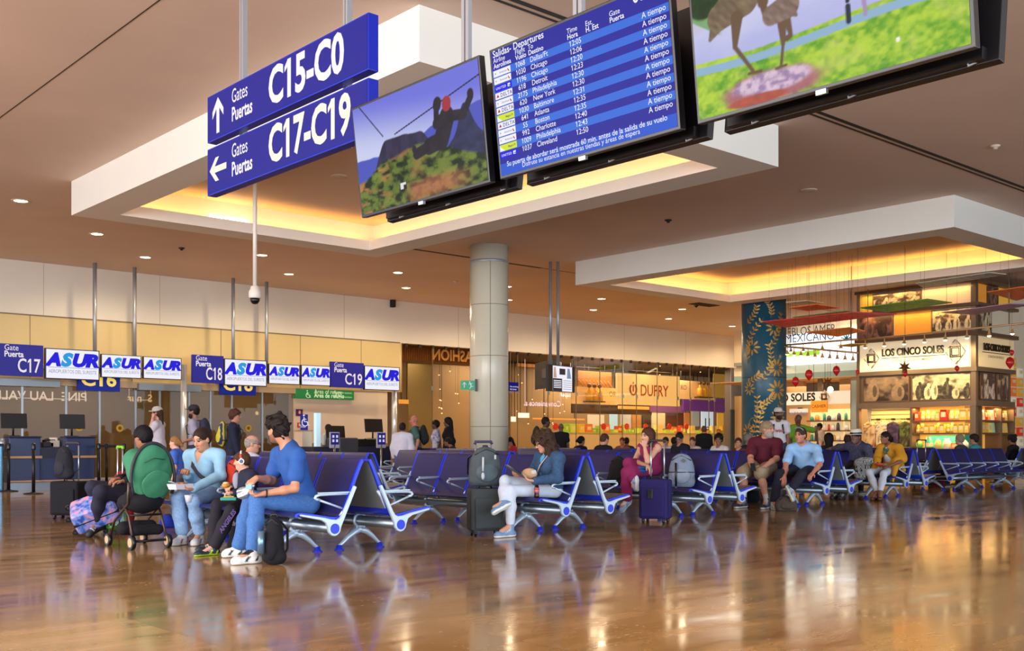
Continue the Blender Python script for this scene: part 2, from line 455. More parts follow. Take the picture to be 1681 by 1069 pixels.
# downlights
M_lamp = mat('downlight_lens', '#ffffff', .4, emit='#ffe7bd', estr=14)
M_trimw = mat('downlight_trim', '#d8c4a8', .4)
pos = [(6.57, 21.5)] + [(x, 23.8) for x in (8.88, 12.93, 17.03, 21.0, 25.05, 29.1, 33.2)] + [(x, 26.0) for x in (10.9, 14.95, 18.9, 23.0, 26.95, 31.0, 34.9)]
pos += [(37.6, 26.6), (38.5, 22.6), (36.0, 21.6)]
WORDS = {0: 'downlight in the ceiling nearest the left edge of the picture'}
for i, (x, y) in enumerate(pos):
    e = empty('downlight', (x, y, ZC))
    if i == 0: L0 = 'round ceiling downlight on its own left of the dropped ceiling frame'
    elif i < 8: L0 = 'round downlight in the ceiling row farther from the wall, %s from the left' % ['first', 'second', 'third', 'fourth', 'fifth', 'sixth', 'seventh'][i - 1]
    elif i < 15: L0 = 'round downlight in the ceiling row along the wall, %s from the left' % ['first', 'second', 'third', 'fourth', 'fifth', 'sixth', 'seventh'][i - 8]
    else: L0 = 'round downlight seen between teal column and souvenir shop, ' + ['lowest one', 'highest one', 'middle one'][i - 15]
    tag(e, L0, 'ceiling light', 'downlights in the ceiling')
    m = MB(); m.lathe([(.12, 0), (.135, -.012), (.17, -.008), (.175, 0)], n=24, caps=False); m.build('trim_ring', M_trimw, e)
    m = MB(); m.lathe([(0.001, -.006), (.12, -.006)], n=24, caps=False); m.build('lens', M_lamp, e)
    light('downlight_lamp', 'SPOT', (x, y, ZC - .05), 240, (1, .78, .50), .1, (0, 0, 0), spot=2.9)
# small detectors, vents
M_det = mat('detector_white', '#c9b9a6', .5)
for k, (px, py, lab) in enumerate([(557, 289, 'round speaker grille in the ceiling inside the first dropped frame'), (1328, 312, 'round speaker grille in the ceiling between the two dropped frames')]):
    p = at_z(px, py, ZC); m = MB(); m.lathe([(.001, -.012), (.14, -.012), (.15, 0)], n=24); o = m.build('ceiling_speaker', M_det); o.location = p; tag(o, lab, 'speaker')
for k, (px, py, lab) in enumerate([(298, 407, 'tiny pair of dark sprinklers in the ceiling above the gate screens'), (1143, 502, 'tiny dark sprinkler in the ceiling beside the second dropped frame'), (1097, 361, 'tiny dark sprinkler in the ceiling right of the departures board'), (1634, 239, 'small pale smoke detector in the ceiling at far right'), (747, 462, 'small pale smoke detector in the ceiling left of the cream column')]):
    p = at_z(px, py, ZC); m = MB(); m.lathe([(.001, -.06), (.03, -.06), (.035, -.03), (.07, -.02), (.075, 0)], n=16); o = m.build('smoke_detector' if 'smoke' in lab else 'sprinkler', M_det if 'pale' in lab else M_dark); o.location = p; tag(o, lab, 'ceiling fitting')
p = at_z(1156, 500, ZC); m = MB()
for k in range(6): m.box((0, -.2 + .08 * k, -.01), (1.1, .05, .02))
o = m.build('air_vent', M_dark); o.location = p; tag(o, 'dark slatted air vent in the ceiling beside the second dropped frame', 'vent')
p = at_Y(645, 498, YW - .1); m = MB(); m.box((0, 0, 0), (.13, .15, .26)); m.box((0, -.08, -.05), (.09, .02, .06))
o = m.build('wall_projector', M_dark, bev=.01); o.location = p; tag(o, 'small dark box fixed under the ceiling on the white wall', 'projector')
# the glazed outer walls behind and left of the photographer that let the daylight in
M_pane = glass_mat('outer_glass', '#f4f8fa', .02)
for k, (o, u, n_) in enumerate((((-8.2, -10.0, 0), (1, 0, 0), 13), ((-8.2, -10.0, 0), (0, 1, 0), 16))):
    o, u = Vector(o), Vector(u); v = Vector((0, 0, 1)); L_ = n_ * 2.0
    g = MB(); g.quad(o, o + u * L_, o + u * L_ + v * ZC, o + v * ZC); p = struct(g.build('window_%d' % (30 + k), M_pane))
    f = MB()
    for i in range(n_ + 1): c = o + u * (2.0 * i) + v * ZC / 2; f.box(c, (.08, .08, ZC))
    for z in (.05, 2.6, ZC - .05): f.box(o + u * L_ / 2 + v * z, (abs(u.x) * L_ + .08, abs(u.y) * L_ + .08, .08))
    f.build('window_frame', M_alu, p)
# ================================================================== hanging signs and screens
def wpart(b, name, mats, root, **k):
    """b is in world coordinates; root is an unrotated empty (or a mesh part below one)"""
    t = root; off = Vector((0, 0, 0))
    while t is not None: off += Vector(t.location); t = t.parent
    return b.move(Matrix.Translation(-off)).build(name, mats, root, **k)
M_signblue = mat('sign_blue', '#0f1468', .4, spec=.2, emit='#141a92', estr=.22)
M_signside = mat('sign_blue_side', '#0c22a0', .3, spec=.3)
M_signtext = mat('sign_white_lettering', '#8a8890', .5, emit='#ece6f2', estr=.62)
M_signtext2 = mat('sign_cream_lettering', '#8a8878', .5, emit='#f4ecd6', estr=.66)
def lit(name, c, s=1.0): return mat(name, '#050505', .35, spec=.05, emit=c, estr=s)
M_tvwhite = lit('screen_white', '#f1f0fb', 1.0)
M_tvlet = lit('screen_lettering', '#f2f2ff', 1.0)
M_pic = mat('screen_picture', '#000000', .3, spec=.3, attr=None)
def pic_mat():
    m = bpy.data.materials.new('screen_image'); m.use_nodes = True; nt = m.node_tree; b = nt.nodes['Principled BSDF']
    a = nt.nodes.new('ShaderNodeAttribute'); a.attribute_name = 'col'
    b.inputs['Base Color'].default_value = (.004, .004, .004, 1); b.inputs['Roughness'].default_value = .25; b.inputs['Specular IOR Level'].default_value = .05
    nt.links.new(a.outputs['Color'], b.inputs['Emission Color']); b.inputs['Emission Strength'].default_value = .95
    return m
M_pic = pic_mat()
M_print = mat('printed_picture', '#ffffff', .45, attr='col')

# --- two blue gate direction signs on rods
SX = 4.2; SY0, SY1 = 6.22, 8.70; SD = .085
def gate_sign(z0, z1, arrow, big, lab, bigmat, name):
    e = empty('gate_direction_sign', (SX + SD / 2, (SY0 + SY1) / 2, z0)); tag(e, lab, 'sign', 'hanging gate direction signs')
    b = MB(); b.box2((SX, SY0, z0), (SX + SD, SY1, z1)); wpart(b, 'sign_box', M_signside, e, bev=.006)
    b = MB(); b.quad((SX - .002, SY1 - .012, z0 + .012), (SX - .002, SY0 + .012, z0 + .012), (SX - .002, SY0 + .012, z1 - .012), (SX - .002, SY1 - .012, z1 - .012)); wpart(b, 'face_panel', M_signblue, e)
    ux, uy = (0, -1, 0), (0, 0, 1); h = z1 - z0; X = SX - .005; W = SY1 - SY0
    P = lambda f, v: (X, SY1 - f * W, z0 + v * h)
    b = MB()
    b.text('Gates', P(.185, .60), ux, uy, .165, 0, xs=.72, bold=.003)
    b.text('Puertas', P(.185, .22), ux, uy, .165, 0, xs=.72, bold=.022)
    wpart(b, 'lettering', M_signtext, e)
    b = MB(); b.text(big, P(.435 if big[1] == '1' else .435, .20), ux, uy, .40, 0, fit=.44 * W if big[1:3] == '15' else .475 * W, bold=.03); wpart(b, 'gate_numbers', bigmat, e)
    c = Vector(P(.085, .5)); s = h * .40
    pts = [(0, 1), (.66, .28), (.66, -.12), (.17, .40), (.17, -1), (-.17, -1), (-.17, .40), (-.66, -.12), (-.66, .28)]
    if arrow == 'left': pts = [(-y, x) for x, y in pts]
    b = MB(); b.prism([(x * s * .95, y * s * .95) for x, y in pts], c, ux, uy, (-.001, 0, 0)); wpart(b, 'arrow', bigmat, e)
    return e
gate_sign(3.59, 3.99, 'up', 'C15-C0', 'upper blue hanging sign with up arrow reading Gates Puertas C15-C0', M_signtext, '')
gate_sign(3.13, 3.535, 'left', 'C17-C19', 'lower blue hanging sign with left arrow reading Gates Puertas C17-C19', M_signtext2, '')
for i, p in enumerate((387, 557)):
    y = at_X(p, 100, SX + .04).y
    b = MB()
    for dy in (-.017, .017): b.box2((SX + SD + .004, y + dy - .0125, 3.15), (SX + SD + .049, y + dy + .0125, ZC))
    tag(b.build('sign_hanger', M_steel), ['double steel hanger holding the blue gate signs near the arrows', 'double steel hanger holding the blue gate signs near their right end'][i], 'hanger', 'hangers of the gate signs')

# --- three big screens in a row, each backed by another one facing away
TT, TB, Z1, Z0 = 4.0, 4.085, 3.255, 2.525
UY = Vector((TT - TB, 0, Z1 - Z0)); TH = UY.length; UY.normalize(); UX = Vector((0, -1, 0)); NZ = UX.cross(UY)
TVS = [(6.13, 4.783), (4.692, 3.352), (3.247, 1.895)]
def zip_pic(u, v):
    col = mixc(hexa('#cdd3f2')[None, None] * np.ones(u.shape + (1,)), hexa('#7276de')[None, None] * np.ones(u.shape + (1,)), sst(.45, 1.0, v + .25 * (u - .3)))
    n = fbm(u * 6, v * 6); n2 = fbm(u * 22 + 3, v * 22, 4)
    far = .50 + .1 * sst(.4, .7, u) + .07 * sst(.75, 1, u) + .04 * (fbm(u * 7, u * 0 + 1) - .5)
    col = mixc(col, np.ones(col.shape) * hexa('#4f58bd'), sst(-.006, .006, far - v))
    cl = .30 + .32 * sst(.10, .26, u) - .03 * sst(.3, .55, u) - .24 * sst(.54, .68, u) + .03 * (fbm(u * 14, u * 0 + 9) - .5)
    rock = hexa('#332f4a') * (.45 + 1.1 * fbm(u * 30, v * 9))[..., None]
    col = mixc(col, rock, sst(-.006, .006, cl - v))
    pk = .30 + .27 * np.exp(-((u - .88) / .06) ** 2) + .12 * sst(.65, .8, u) + .03 * (fbm(u * 16, u * 0) - .5)
    col = mixc(col, hexa('#2e3358') * (.5 + .9 * n2)[..., None], sst(-.006, .006, pk - v))
    fg = .30 + .14 * sst(0, .28, u) + .05 * sst(.3, .5, u) - .26 * sst(.5, 1.05, u) + .03 * (n - .5)
    g = mixc(np.ones(col.shape) * hexa('#1d2b17'), np.ones(col.shape) * hexa('#6f7f32'), sst(.3, .62, n2))
    g = mixc(g, np.ones(col.shape) * hexa('#a97a45'), sst(.52, .66, fbm(u * 8 + 4, v * 11 + 1)) * sst(.75, .2, u))
    col = mixc(col, g * (.6 + .8 * n)[..., None], sst(-.01, .02, fg - v))
    col = mixc(col, hexa('#b06a48') * (.5 + n2)[..., None], sst(.12, .02, np.abs(v - .07 - .03 * n)) * sst(.35, .5, u) * sst(.95, .7, u) * .8)
    col = mixc(col, np.ones(col.shape) * hexa('#e6e4ea'), ((np.abs(u - .37) < .022) & (np.abs(v - .16) < .028)).astype(float))
    col = mixc(col, np.ones(col.shape) * hexa('#2a2620'), ((np.abs(u - .385) < .014) & (np.abs(v - .145) < .02)).astype(float))
    def seg(a, b, r):
        ax, ay = a; bx, by = b; k = .56
        dx, dy = bx - ax, (by - ay) * k
        t = np.clip(((u - ax) * dx + (v - ay) * k * dy) / (dx * dx + dy * dy), 0, 1)
        return np.hypot(u - ax - t * dx, (v - ay) * k - t * dy) - r
    for a, c in (((1.0, .87), (.34, .64)), ((.06, 1.0), (.24, .66))):
        col = mixc(col, np.ones(col.shape) * hexa('#20203a'), sst(.004, .001, seg(a, c, .001)))
    man = np.minimum.reduce([seg((.75, .62), (.70, .46), .055), seg((.70, .45), (.60, .43), .042), (seg((.60, .43), (.50, .40), .028)), seg((.5, .40), (.485, .45), .018),
                             seg((.79, .62), (.87, .60), .026), seg((.87, .60), (.93, .72), .02), seg((.93, .73), (.93, .75), .022), seg((.70, .62), (.67, .60), .028), seg((.67, .60), (.68, .74), .02), seg((.685, .75), (.69, .77), .03), seg((.75, .66), (.755, .70), .03)])
    col = mixc(col, hexa('#2a2530') * (.6 + .8 * n2)[..., None], sst(.003, -.003, man))
    col = mixc(col, np.ones(col.shape) * hexa('#a5333c'), sst(.003, -.003, seg((.755, .73), (.757, .745), .032)))
    return col
def park_pic(u, v):
    one = np.ones(u.shape + (3,)); n2 = fbm(u * 40, v * 30, 4); n = fbm(u * 7, v * 6)
    col = mixc(one * hexa('#b3b6e6'), one * hexa('#d3d3f0'), sst(.3, .8, v + .3 * (n - .5)))
    col = mixc(col, one * hexa('#a86f4d'), sst(.55, .75, n) * .35 * sst(.45, .75, v) * sst(.25, .05, u))
    sh = .37 - .02 * np.sin(u * 6)
    g = mixc(one * hexa('#4f9a14'), one * hexa('#b7d53a'), sst(.25, .65, .5 * n2 + .5 * n))
    g = mixc(g, one * hexa('#c9d06a'), sst(.5, .7, fbm(u * 11 + 2, v * 9)) * .4)
    col = mixc(col, g, sst(-.004, .004, sh - v))
    col = mixc(col, one * hexa('#8fb2cf'), sst(.006, .0, np.abs(v - (sh - .055)) - .022))
    col = mixc(col, one * hexa('#5aa010'), sst(.02, .03, v - .62 + u * 1.2) * sst(.13, .1, u) * .8)
    col = mixc(col, hexa('#1e3a16') * (.4 + 1.2 * n2)[..., None], sst(.012, -.012, np.hypot((u - .05) * 1.75, v - .80) - .13 - .04 * n))
    r = np.hypot((u - .31) / .215, (v - .085) / .105); col = mixc(col, hexa('#a8666c') * (.75 + .5 * n2)[..., None], sst(1.12, .72, r + .5 * (n - .5)))
    r = np.hypot((u - .315) / .165, (v - .115) / .068); col = mixc(col, mixc(one * hexa('#9d82a8'), one * hexa('#dcc0d4'), sst(.3, .62, n2)), sst(1.1, .75, r + .5 * (n - .5)))
    r = np.hypot((u - .25) / .13, (v - .03) / .035); col = mixc(col, hexa('#b0503c') * (.75 + .5 * n2)[..., None], sst(1.1, .8, r))
    k = .56
    def seg(a, b, r0, r1=None):
        r1 = r0 if r1 is None else r1
        dx, dy = b[0] - a[0], (b[1] - a[1]) * k
        t = np.clip(((u - a[0]) * dx + (v - a[1]) * k * dy) / (dx * dx + dy * dy), 0, 1)
        return np.hypot(u - a[0] - t * dx, (v - a[1]) * k - t * dy) - (r0 + (r1 - r0) * t)
    fe = (.45 + 1.0 * fbm(u * 60 + v * 30, v * 14 - u * 10))[..., None]
    b1 = np.minimum(seg((.115, .62), (.215, .70), .05, .075), seg((.115, .60), (.072, .50), .04, .008))
    col = mixc(col, hexa('#7d6a52') * fe, sst(.003, -.003, b1))
    legs = np.minimum.reduce([seg((.19, .58), (.175, .40), .026, .010), seg((.175, .40), (.243, .215), .009, .007), seg((.225, .205), (.275, .20), .006), seg((.37, .46), (.368, .32), .02, .008), seg((.368, .32), (.355, .19), .006), seg((.335, .185), (.375, .19), .005), seg((.39, .46), (.40, .36), .014, .008), seg((.40, .36), (.385, .35), .008, .012), seg((.30, .62), (.285, .82), .022, .015), seg((.285, .70), (.31, .53), .014)])
    col = mixc(col, one * hexa('#6a5038'), sst(.003, -.003, legs))
    b2 = np.minimum(seg((.33, .52), (.395, .545), .036, .045), seg((.40, .52), (.425, .47), .03, .006))
    col = mixc(col, hexa('#8d7568') * fe, sst(.003, -.003, b2))
    p = np.minimum(seg((.613, .33), (.613, .42), .009), seg((.613, .45), (.613, .455), .008)); col = mixc(col, one * hexa('#23243a'), sst(.002, -.002, p))
    p = np.minimum(seg((.672, .34), (.672, .39), .007), seg((.67, .40), (.67, .44), .008)); col = mixc(col, one * hexa('#a88fb5'), sst(.002, -.002, p))
    col = mixc(col, one * hexa('#f4f2ee'), sst(.009, .006, np.hypot(u - .775, (v - .14) * k)))
    return col
M_db = lit('board_dark_blue', '#2b2b9c'); M_lb = lit('board_light_blue', '#3b6fdc'); M_fb = lit('board_footer_blue', '#2f5bd0')
M_yel = lit('board_yellow_green', '#d6e52c'); M_un = lit('board_vivid_blue', '#2418e0'); M_red = lit('board_red', '#b0203a'); M_gr = lit('board_grey_text', '#5a5a90')
def big_screen(i, lab, lab2):
    ya, yb = TVS[i]; W = ya - yb
    O = Vector((TB, ya, Z0))
    P = lambda f, v, d=0.0: O + UX * (f * W) + UY * (v * TH) + NZ * d
    e = empty('hanging_screen', (TB + .05, (ya + yb) / 2, Z0)); tag(e, lab, 'screen', 'big hanging screens')
    b = MB(); c = P(.5, .5, -.022); R = Matrix((UX, UY, NZ)).transposed(); b.box(c, (W, TH, .044), 0, R); wpart(b, 'bezel', M_black, e, bev=.004)
    m = .011
    if i != 1:
        o = picture('display', P(m, m * 2, .0015), UX, UY, W * (1 - 2 * m), TH * (1 - 4 * m), 240, 140, zip_pic if i == 0 else park_pic, M_pic)
        o.parent = e; o.data.transform(Matrix.Translation(-Vector(e.location)))
    else:
        b = MB(); Q = lambda f, v, d=.0015: P(m + f * (1 - 2 * m), 2 * m + v * (1 - 4 * m), d)
        R0, R1 = .848, .13; rh = (R0 - R1) / 12
        def strip(v0, v1, mi, f0=0, f1=1, d=.0015): b.quad(Q(f0, v0, d), Q(f1, v0, d), Q(f1, v1, d), Q(f0, v1, d), mi)
        strip(R0, 1, 0); strip(0, R1 - rh * .6, 2); strip(R1 - rh * .6, R1, 0)
        for k in range(12): strip(R0 - (k + 1) * rh, R0 - k * rh, 1 if k % 2 == 0 else 0)
        airl = 'AAUDADMDAAMU'
        logos = MB()
        for k, a in enumerate(airl):
            v0 = R0 - (k + .93) * rh; v1 = R0 - (k + .07) * rh; vm = (v0 + v1) / 2
            strip(v0, v1, {'A': 3, 'U': 4, 'D': 3, 'M': 5}[a], .006, .118, .0025)
            T = lambda t, f, s, mi, **kw: b.text(t, Q(f, vm - s * .36 / TH, .0035), UX, UY, s, mi, n=NZ, **kw)
            if a == 'A': T('American', .045, .017, 7); T('\u2022', .016, .03, 7); b.quad(Q(.098, vm + .006, .0035), Q(.104, vm - .014, .0035), Q(.111, vm - .014, .0035), Q(.102, vm + .01, .0035), 6)
            elif a == 'U': T('UNITED', .015, .020, 8, spacing=1.3, bold=.01); strip(vm - .013, vm + .013, 8, .092, .108, .0035); strip(vm - .008, vm + .0, 4, .098, .108, .0040)
            elif a == 'D': T('DELTA', .04, .03, 7, bold=.02, spacing=1.15); b.add([Q(.014, vm - .012, .0035), Q(.032, vm - .012, .0035), Q(.023, vm + .014, .0035)], [(0, 1, 2)], 6)
            else: T('Magni-19', .062, .017, 9, bold=.03); b.add([Q(.008, v0, .003), Q(.04, v0, .003), Q(.008, v1 - .008, .003)], [(0, 1, 2)], 3)
        wpart(b, 'display', [M_db, M_lb, M_fb, M_tvwhite, M_un, M_yel, M_red, M_gr, M_tvlet, M_black], e)
        bb = {}
        def T(t, f, v, s, part='heading', **kw): bb.setdefault(part, MB()).text(t, Q(f, v, .0035), UX, UY, s, 0, n=NZ, **kw)
        fl = '1068 1030 1196 618 2175 620 1030 641 55 992 1009 1037'.split(); ti = '12:05 12:06 12:20 12:23 12:30 12:30 12:31 12:35 12:35 12:40 12:43 12:50'.split()
        ds = ['Dallas/Ft', 'Chicago', 'Chicago', 'Detroit', 'Philadelphia', 'New York', 'Baltimore', 'Atlanta', 'Boston', 'Charlotte', 'Philadelphia', 'Cleveland']
        for k in range(12):
            vm = R0 - (k + .5) * rh - .014; s = .041
            T(fl[k], .182, vm, s, 'flight_number', align='CENTER', bold=.004); T(ds[k], .243, vm, s, 'destination', bold=.004); T(ti[k], .478, vm, s, 'time', bold=.004); T('A tiempo', .868, vm, s, 'status', bold=.004)
        T('Salidas- Departures', .012, .948, .054, bold=.012)
        for f, t1, t2 in ((.012, 'Airline', 'Aerolinea'), (.155, 'Flight', 'Vuelo'), (.236, 'To', 'Destino'), (.470, 'Time', 'Hora'), (.575, 'Est.', 'H. Est'), (.705, 'Gate', 'Puerta')):
            T(t1, f, .904, .038, bold=.002); T(t2, f, .860, .038, bold=.016)
        T('06', .83, .93, .08, bold=.02)
        T('Su puerta de abordar será mostrada 60 min. antes de la salida de su vuelo', .5, .064, .040, 'notice', align='CENTER', bold=.006); T('Disfrute su estancia en nuestras tiendas y áreas de espera', .48, .024, .038, 'notice', align='CENTER')
        for k_, v_ in bb.items(): wpart(v_, k_ + '_lettering', M_tvlet, e)
    b = MB(); b.box(P(.5, -.012, -.004), (.05, .02, .02), 0, R); wpart(b, 'sensor', M_alu, e)
    b = MB(); b.box2((4.155, yb + .25, Z0 + .1), (4.212, ya - .25, Z1 - .08)); wpart(b, 'bracket', M_blackm, e)
    # the screen behind, facing the other way
    e2 = empty('hanging_screen', (4.35, (ya + yb) / 2, Z0)); tag(e2, lab2, 'screen', 'big hanging screens')
    b = MB(); c = Vector((4.36, (ya + yb) / 2, (Z0 + Z1) / 2)); U2 = Vector((.085, 0, .73)).normalized(); N2 = Vector((0, 1, 0)).cross(U2)
    R2 = Matrix((Vector((0, 1, 0)), U2, N2)).transposed(); b.box(c, (W, TH, .05), 0, R2); wpart(b, 'bezel', M_blackm, e2, bev=.004)
    b = MB(); b.box2((4.25, yb + .05, Z0 + .01), (4.31, ya - .05, Z0 + .06)); b.box2((4.25, yb + .3, Z0 + .05), (4.32, ya - .3, Z1 - .1)); wpart(b, 'bracket', M_blackm, e2)
    b = MB()
    for f in (.12, .5, .9): b.tube([(4.29, ya - f * W, Z0 + .06), (4.27, ya - f * W - .02, Z0 - .0), (4.30, ya - f * W - .06, Z0 + .02), (4.31, ya - f * W - .05, Z0 + .1)], .006, 6)
    wpart(b, 'cable', mat('grey_cable', '#9aa0a8', .4), e2)
    if i < 3:
        y = ya - .95 if i == 0 else ya - .5
        b = MB()
        for dy in (-.02, .02): b.box2((4.216, y + dy - .014, Z1 - .3), (4.246, y + dy + .014, ZC))
        tag(b.build('screen_hanger', M_steel), 'double steel ceiling hanger above ' + ['the zip line screen', 'the departures board', 'the park picture screen'][i], 'hanger')
big_screen(0, 'hanging screen showing a person on a zip line over mountains', 'black back of the screen hung behind the zip line screen')
big_screen(1, 'hanging departures board with blue rows of flights and times', 'black back of the screen hung behind the departures board')
big_screen(2, 'hanging screen showing bird statues on a green lawn', 'black back of the screen hung behind the bird statue screen')

# --- row of gate panels above the doors: plates "Gate Puerta C17" and screens with the airport group's logo
GY = 27.6
M_gp = mat('gate_plate_blue', '#1c1c78', .4, spec=.3, emit='#1c1c80', estr=.4)
M_l1 = lit('logo_blue', '#2a22d8'); M_l2 = lit('logo_light_blue', '#2f9be0'); M_l3 = lit('logo_grey', '#8a8aa6')
def gate_panel(kind, x0, y0, x1, y1, lab, num=None, dy=0.0):
    Y = GY + dy
    a = at_Y(x0, y0, Y); c = at_Y(x1, y1, Y); z1 = a.z; z0 = at_Y(x1, y1, Y).z
    W = c.x - a.x; Hh = z1 - z0
    e = empty('gate_plate' if kind == 'plate' else 'gate_screen', ((a.x + c.x) / 2, Y, z0)); tag(e, lab, 'sign' if kind == 'plate' else 'screen')
    P = lambda f, v, d=.004: (a.x + f * W, Y - d, z0 + v * Hh)
    b = MB(); b.box2((a.x, Y, z0), (c.x, Y + .09, z1)); wpart(b, 'case' if kind == 'plate' else 'bezel', M_signside if kind == 'plate' else M_black, e, bev=.006)
    U, V = (1, 0, 0), (0, 0, 1)
    if kind == 'plate':
        b = MB(); b.quad(P(.0, .0, .002), P(1, .0, .002), P(1, 1, .002), P(0, 1, .002)); wpart(b, 'face_panel', M_gp, e)
        b = MB(); b.text('Gate', P(.10 if num != 'C17' else .33, .80), U, V, .2, 0, xs=.85); b.text('Puerta', P(.10 if num != 'C17' else .33, .60), U, V, .2, 0, xs=.85, bold=.025)
        b.text(num, P(.95, .13), U, V, .48, 0, align='RIGHT', fit=.52 * W if num != 'C17' else .39 * W, bold=.012); wpart(b, 'lettering', M_signtext, e)
    else:
        b = MB(); b.quad(P(.02, .03), P(.98, .03), P(.98, .97), P(.02, .97)); wpart(b, 'display', M_tvwhite, e)
        b = MB(); s = Hh * .50; k = W / Hh / 1.67
        b.text('A', P(.03, .45, .008), U, V, s * 1.12, 0, fit=.30 * W, bold=.07, shear=.25); b.text('S', P(.285, .45, .008), U, V, s * 1.12, 1, fit=.235 * W, bold=.07, shear=.25)
        b.text('UR', P(.475, .45, .008), U, V, s * 1.12, 0, fit=.495 * W, bold=.07, shear=.25)
        b.quad(P(.05, .375, .008), P(.95, .375, .008), P(.95, .39, .008), P(.05, .39, .008), 2)
        b.text('AEROPUERTOS DEL SURESTE', P(.5, .20, .008), U, V, Hh * .165, 2, align='CENTER', fit=.88 * W)
        wpart(b, 'logo', [M_l1, M_l2, M_l3], e)
    return e
gate_panel('plate', -26, 562, 71, 619, 'blue gate plate reading Gate Puerta C17 at left edge', 'C17')
gate_panel('plate', 316, 582, 367, 630, 'blue gate plate reading Gate Puerta C18', 'C18')
gate_panel('plate', 543, 593.5, 597, 637.5, 'blue gate plate reading Gate Puerta C19', 'C19')
for i, (q, lab) in enumerate((((74, 571, 163.5, 625), 'largest white logo screen, just right of the C17 plate'), ((166, 581, 232, 622), 'second white logo screen right of the C17 plate'), ((235, 585, 298, 624), 'third white logo screen right of the C17 plate'),
        ((368, 588.5, 438, 635), 'white logo screen just right of the C18 plate'), ((441, 597, 492, 632), 'second white logo screen right of the C18 plate'), ((494.5, 599, 542, 634), 'white logo screen just left of the C19 plate'), ((598, 600, 656, 642), 'white logo screen right of the C19 plate, last of its row'))):
    gate_panel('screen', *q, lab)
    if i in (0, 1, 3, 4):
        px = (158.5, 224, 386, 441)[(0, 1, None, 2, 3)[i]]
        x = at_Y(px, 450, GY).x; z = at_Y(px, q[3] - 20, GY).z
        b = MB(); b.cyl((x, GY + .12, z), (x, GY + .12, ZC), .05, 14); tag(b.build('ceiling_pole', M_steel), 'grey ceiling pole above ' + lab, 'pole', 'ceiling poles of the gate screens')
# steel rail carrying the panels and the two posts standing on the floor
b = MB(); b.box2((at_Y(-20, 600, GY).x, GY + .1, 2.75), (at_Y(298, 600, GY).x, GY + .14, 2.83)); tag(b.build('panel_rail', M_steel), 'steel rail behind the gate C17 screens', 'rail')
b = MB(); b.box2((at_Y(318, 600, GY).x, GY + .1, 2.75), (at_Y(655, 600, GY).x, GY + .14, 2.83)); tag(b.build('panel_rail', M_steel), 'steel rail behind the gate C18 and C19 screens', 'rail')
for px, top, lab in ((308, 598, 'shiny steel post left of the C18 plate'), (655, 612, 'shiny steel post below the last logo screen')):
    p = at_Y(px, 700, GY); z = at_Y(px, top, GY).z
    b = MB(); b.cyl((p.x, GY + .25, 0), (p.x, GY + .25, z), .085, 20); b.lathe([(.14, 0), (.14, .02), (.09, .03)], (p.x, GY + .25, 0), 20)
    tag(b.build('steel_post', mat('polished_steel', '#c9ccd0', .18, .45)), lab, 'post')
# small blue number plates over the doors, half hidden behind the screens
for px0, px1, t, lab in ((127, 197, 'C16', 'blue plate with yellow C16, half hidden under the C17 screens'), (361, 420, 'C18', 'blue plate with yellow C18, half hidden under the C18 screen')):
    Y = YW - .2; a = at_Y(px0, 646, Y); c = at_Y(px1, 646 if px0 > 200 else 640, Y); z0 = at_Y(px0, 641 if px0 < 200 else 648, Y).z
    e = empty('door_number_plate', ((a.x + c.x) / 2, Y, z0)); tag(e, lab, 'sign')
    b = MB(); b.box2((a.x, Y, z0), (c.x, Y + .06, z0 + .62)); wpart(b, 'plate', M_signside, e)
    b = MB(); b.text(t, ((a.x + c.x) / 2, Y - .006, z0 + .14), (1, 0, 0), (0, 0, 1), .5, 0, align='CENTER', xs=1.1, bold=.03); wpart(b, 'lettering', mat('yellow_lettering', '#e8cf6a', .5, emit='#e8cf6a', estr=.4), e)
# green refuge sign
a = at_Y(485, 640, YW - .12); c = at_Y(581, 655, YW - .12); z0 = at_Y(485, 654, YW - .12).z; z1 = at_Y(485, 638.5, YW - .12).z
e = empty('refuge_sign', ((a.x + c.x) / 2, YW - .1, z0)); tag(e, 'long green sign with wheelchair symbol reading Area of refuge', 'sign')
b = MB(); b.box2((a.x, YW - .12, z0), (c.x, YW, z1)); wpart(b, 'sign_box', mat('sign_green', '#1c7a3a', .4, emit='#1c7a3a', estr=.25), e)
b = MB(); Y = YW - .125; W = c.x - a.x; hh = z1 - z0
b.text('Area of refuge', (a.x + W * .31, Y, z0 + hh * .58), (1, 0, 0), (0, 0, 1), .19, 0, xs=.9); b.text('Área de refugio', (a.x + W * .31, Y, z0 + hh * .16), (1, 0, 0), (0, 0, 1), .19, 0, xs=.9, bold=.02)
for v in (.68, .22):
    b.text('Wait here for assistance', (a.x + W * .65, Y, z0 + hh * v), (1, 0, 0), (0, 0, 1), .075, 0, fit=W * .31)
def wheelchair(b, c, s, n, mi=0, ux=(1, 0, 0)):
    c = Vector(c); U = Vector(ux); V = Vector((0, 0, 1)); n = Vector(n)
    q = lambda x, y: c + U * (x * s) + V * (y * s)
    b.tube([q(.08 + .33 * math.cos(t), -.2 + .33 * math.sin(t)) for t in [1.9 + k * .28 for k in range(17)]], s * .045, 6, mi)
    b.tube([q(-.05, .3), q(0, -.12), q(.28, -.12), q(.42, -.48), q(.52, -.44)], s * .05, 6, mi)
    b.tube([q(-.04, .12), q(.2, .1)], s * .04, 6, mi); b.ell(q(-.06, .46), (s * .09,) * 3, 10, mi)
wheelchair(b, (a.x + W * .2, Y, z0 + hh * .5), hh * .75, (0, -1, 0))
wpart(b, 'lettering', mat('refuge_lettering', '#cfe6b8', .5, emit='#cfe6b8', estr=.4), e)

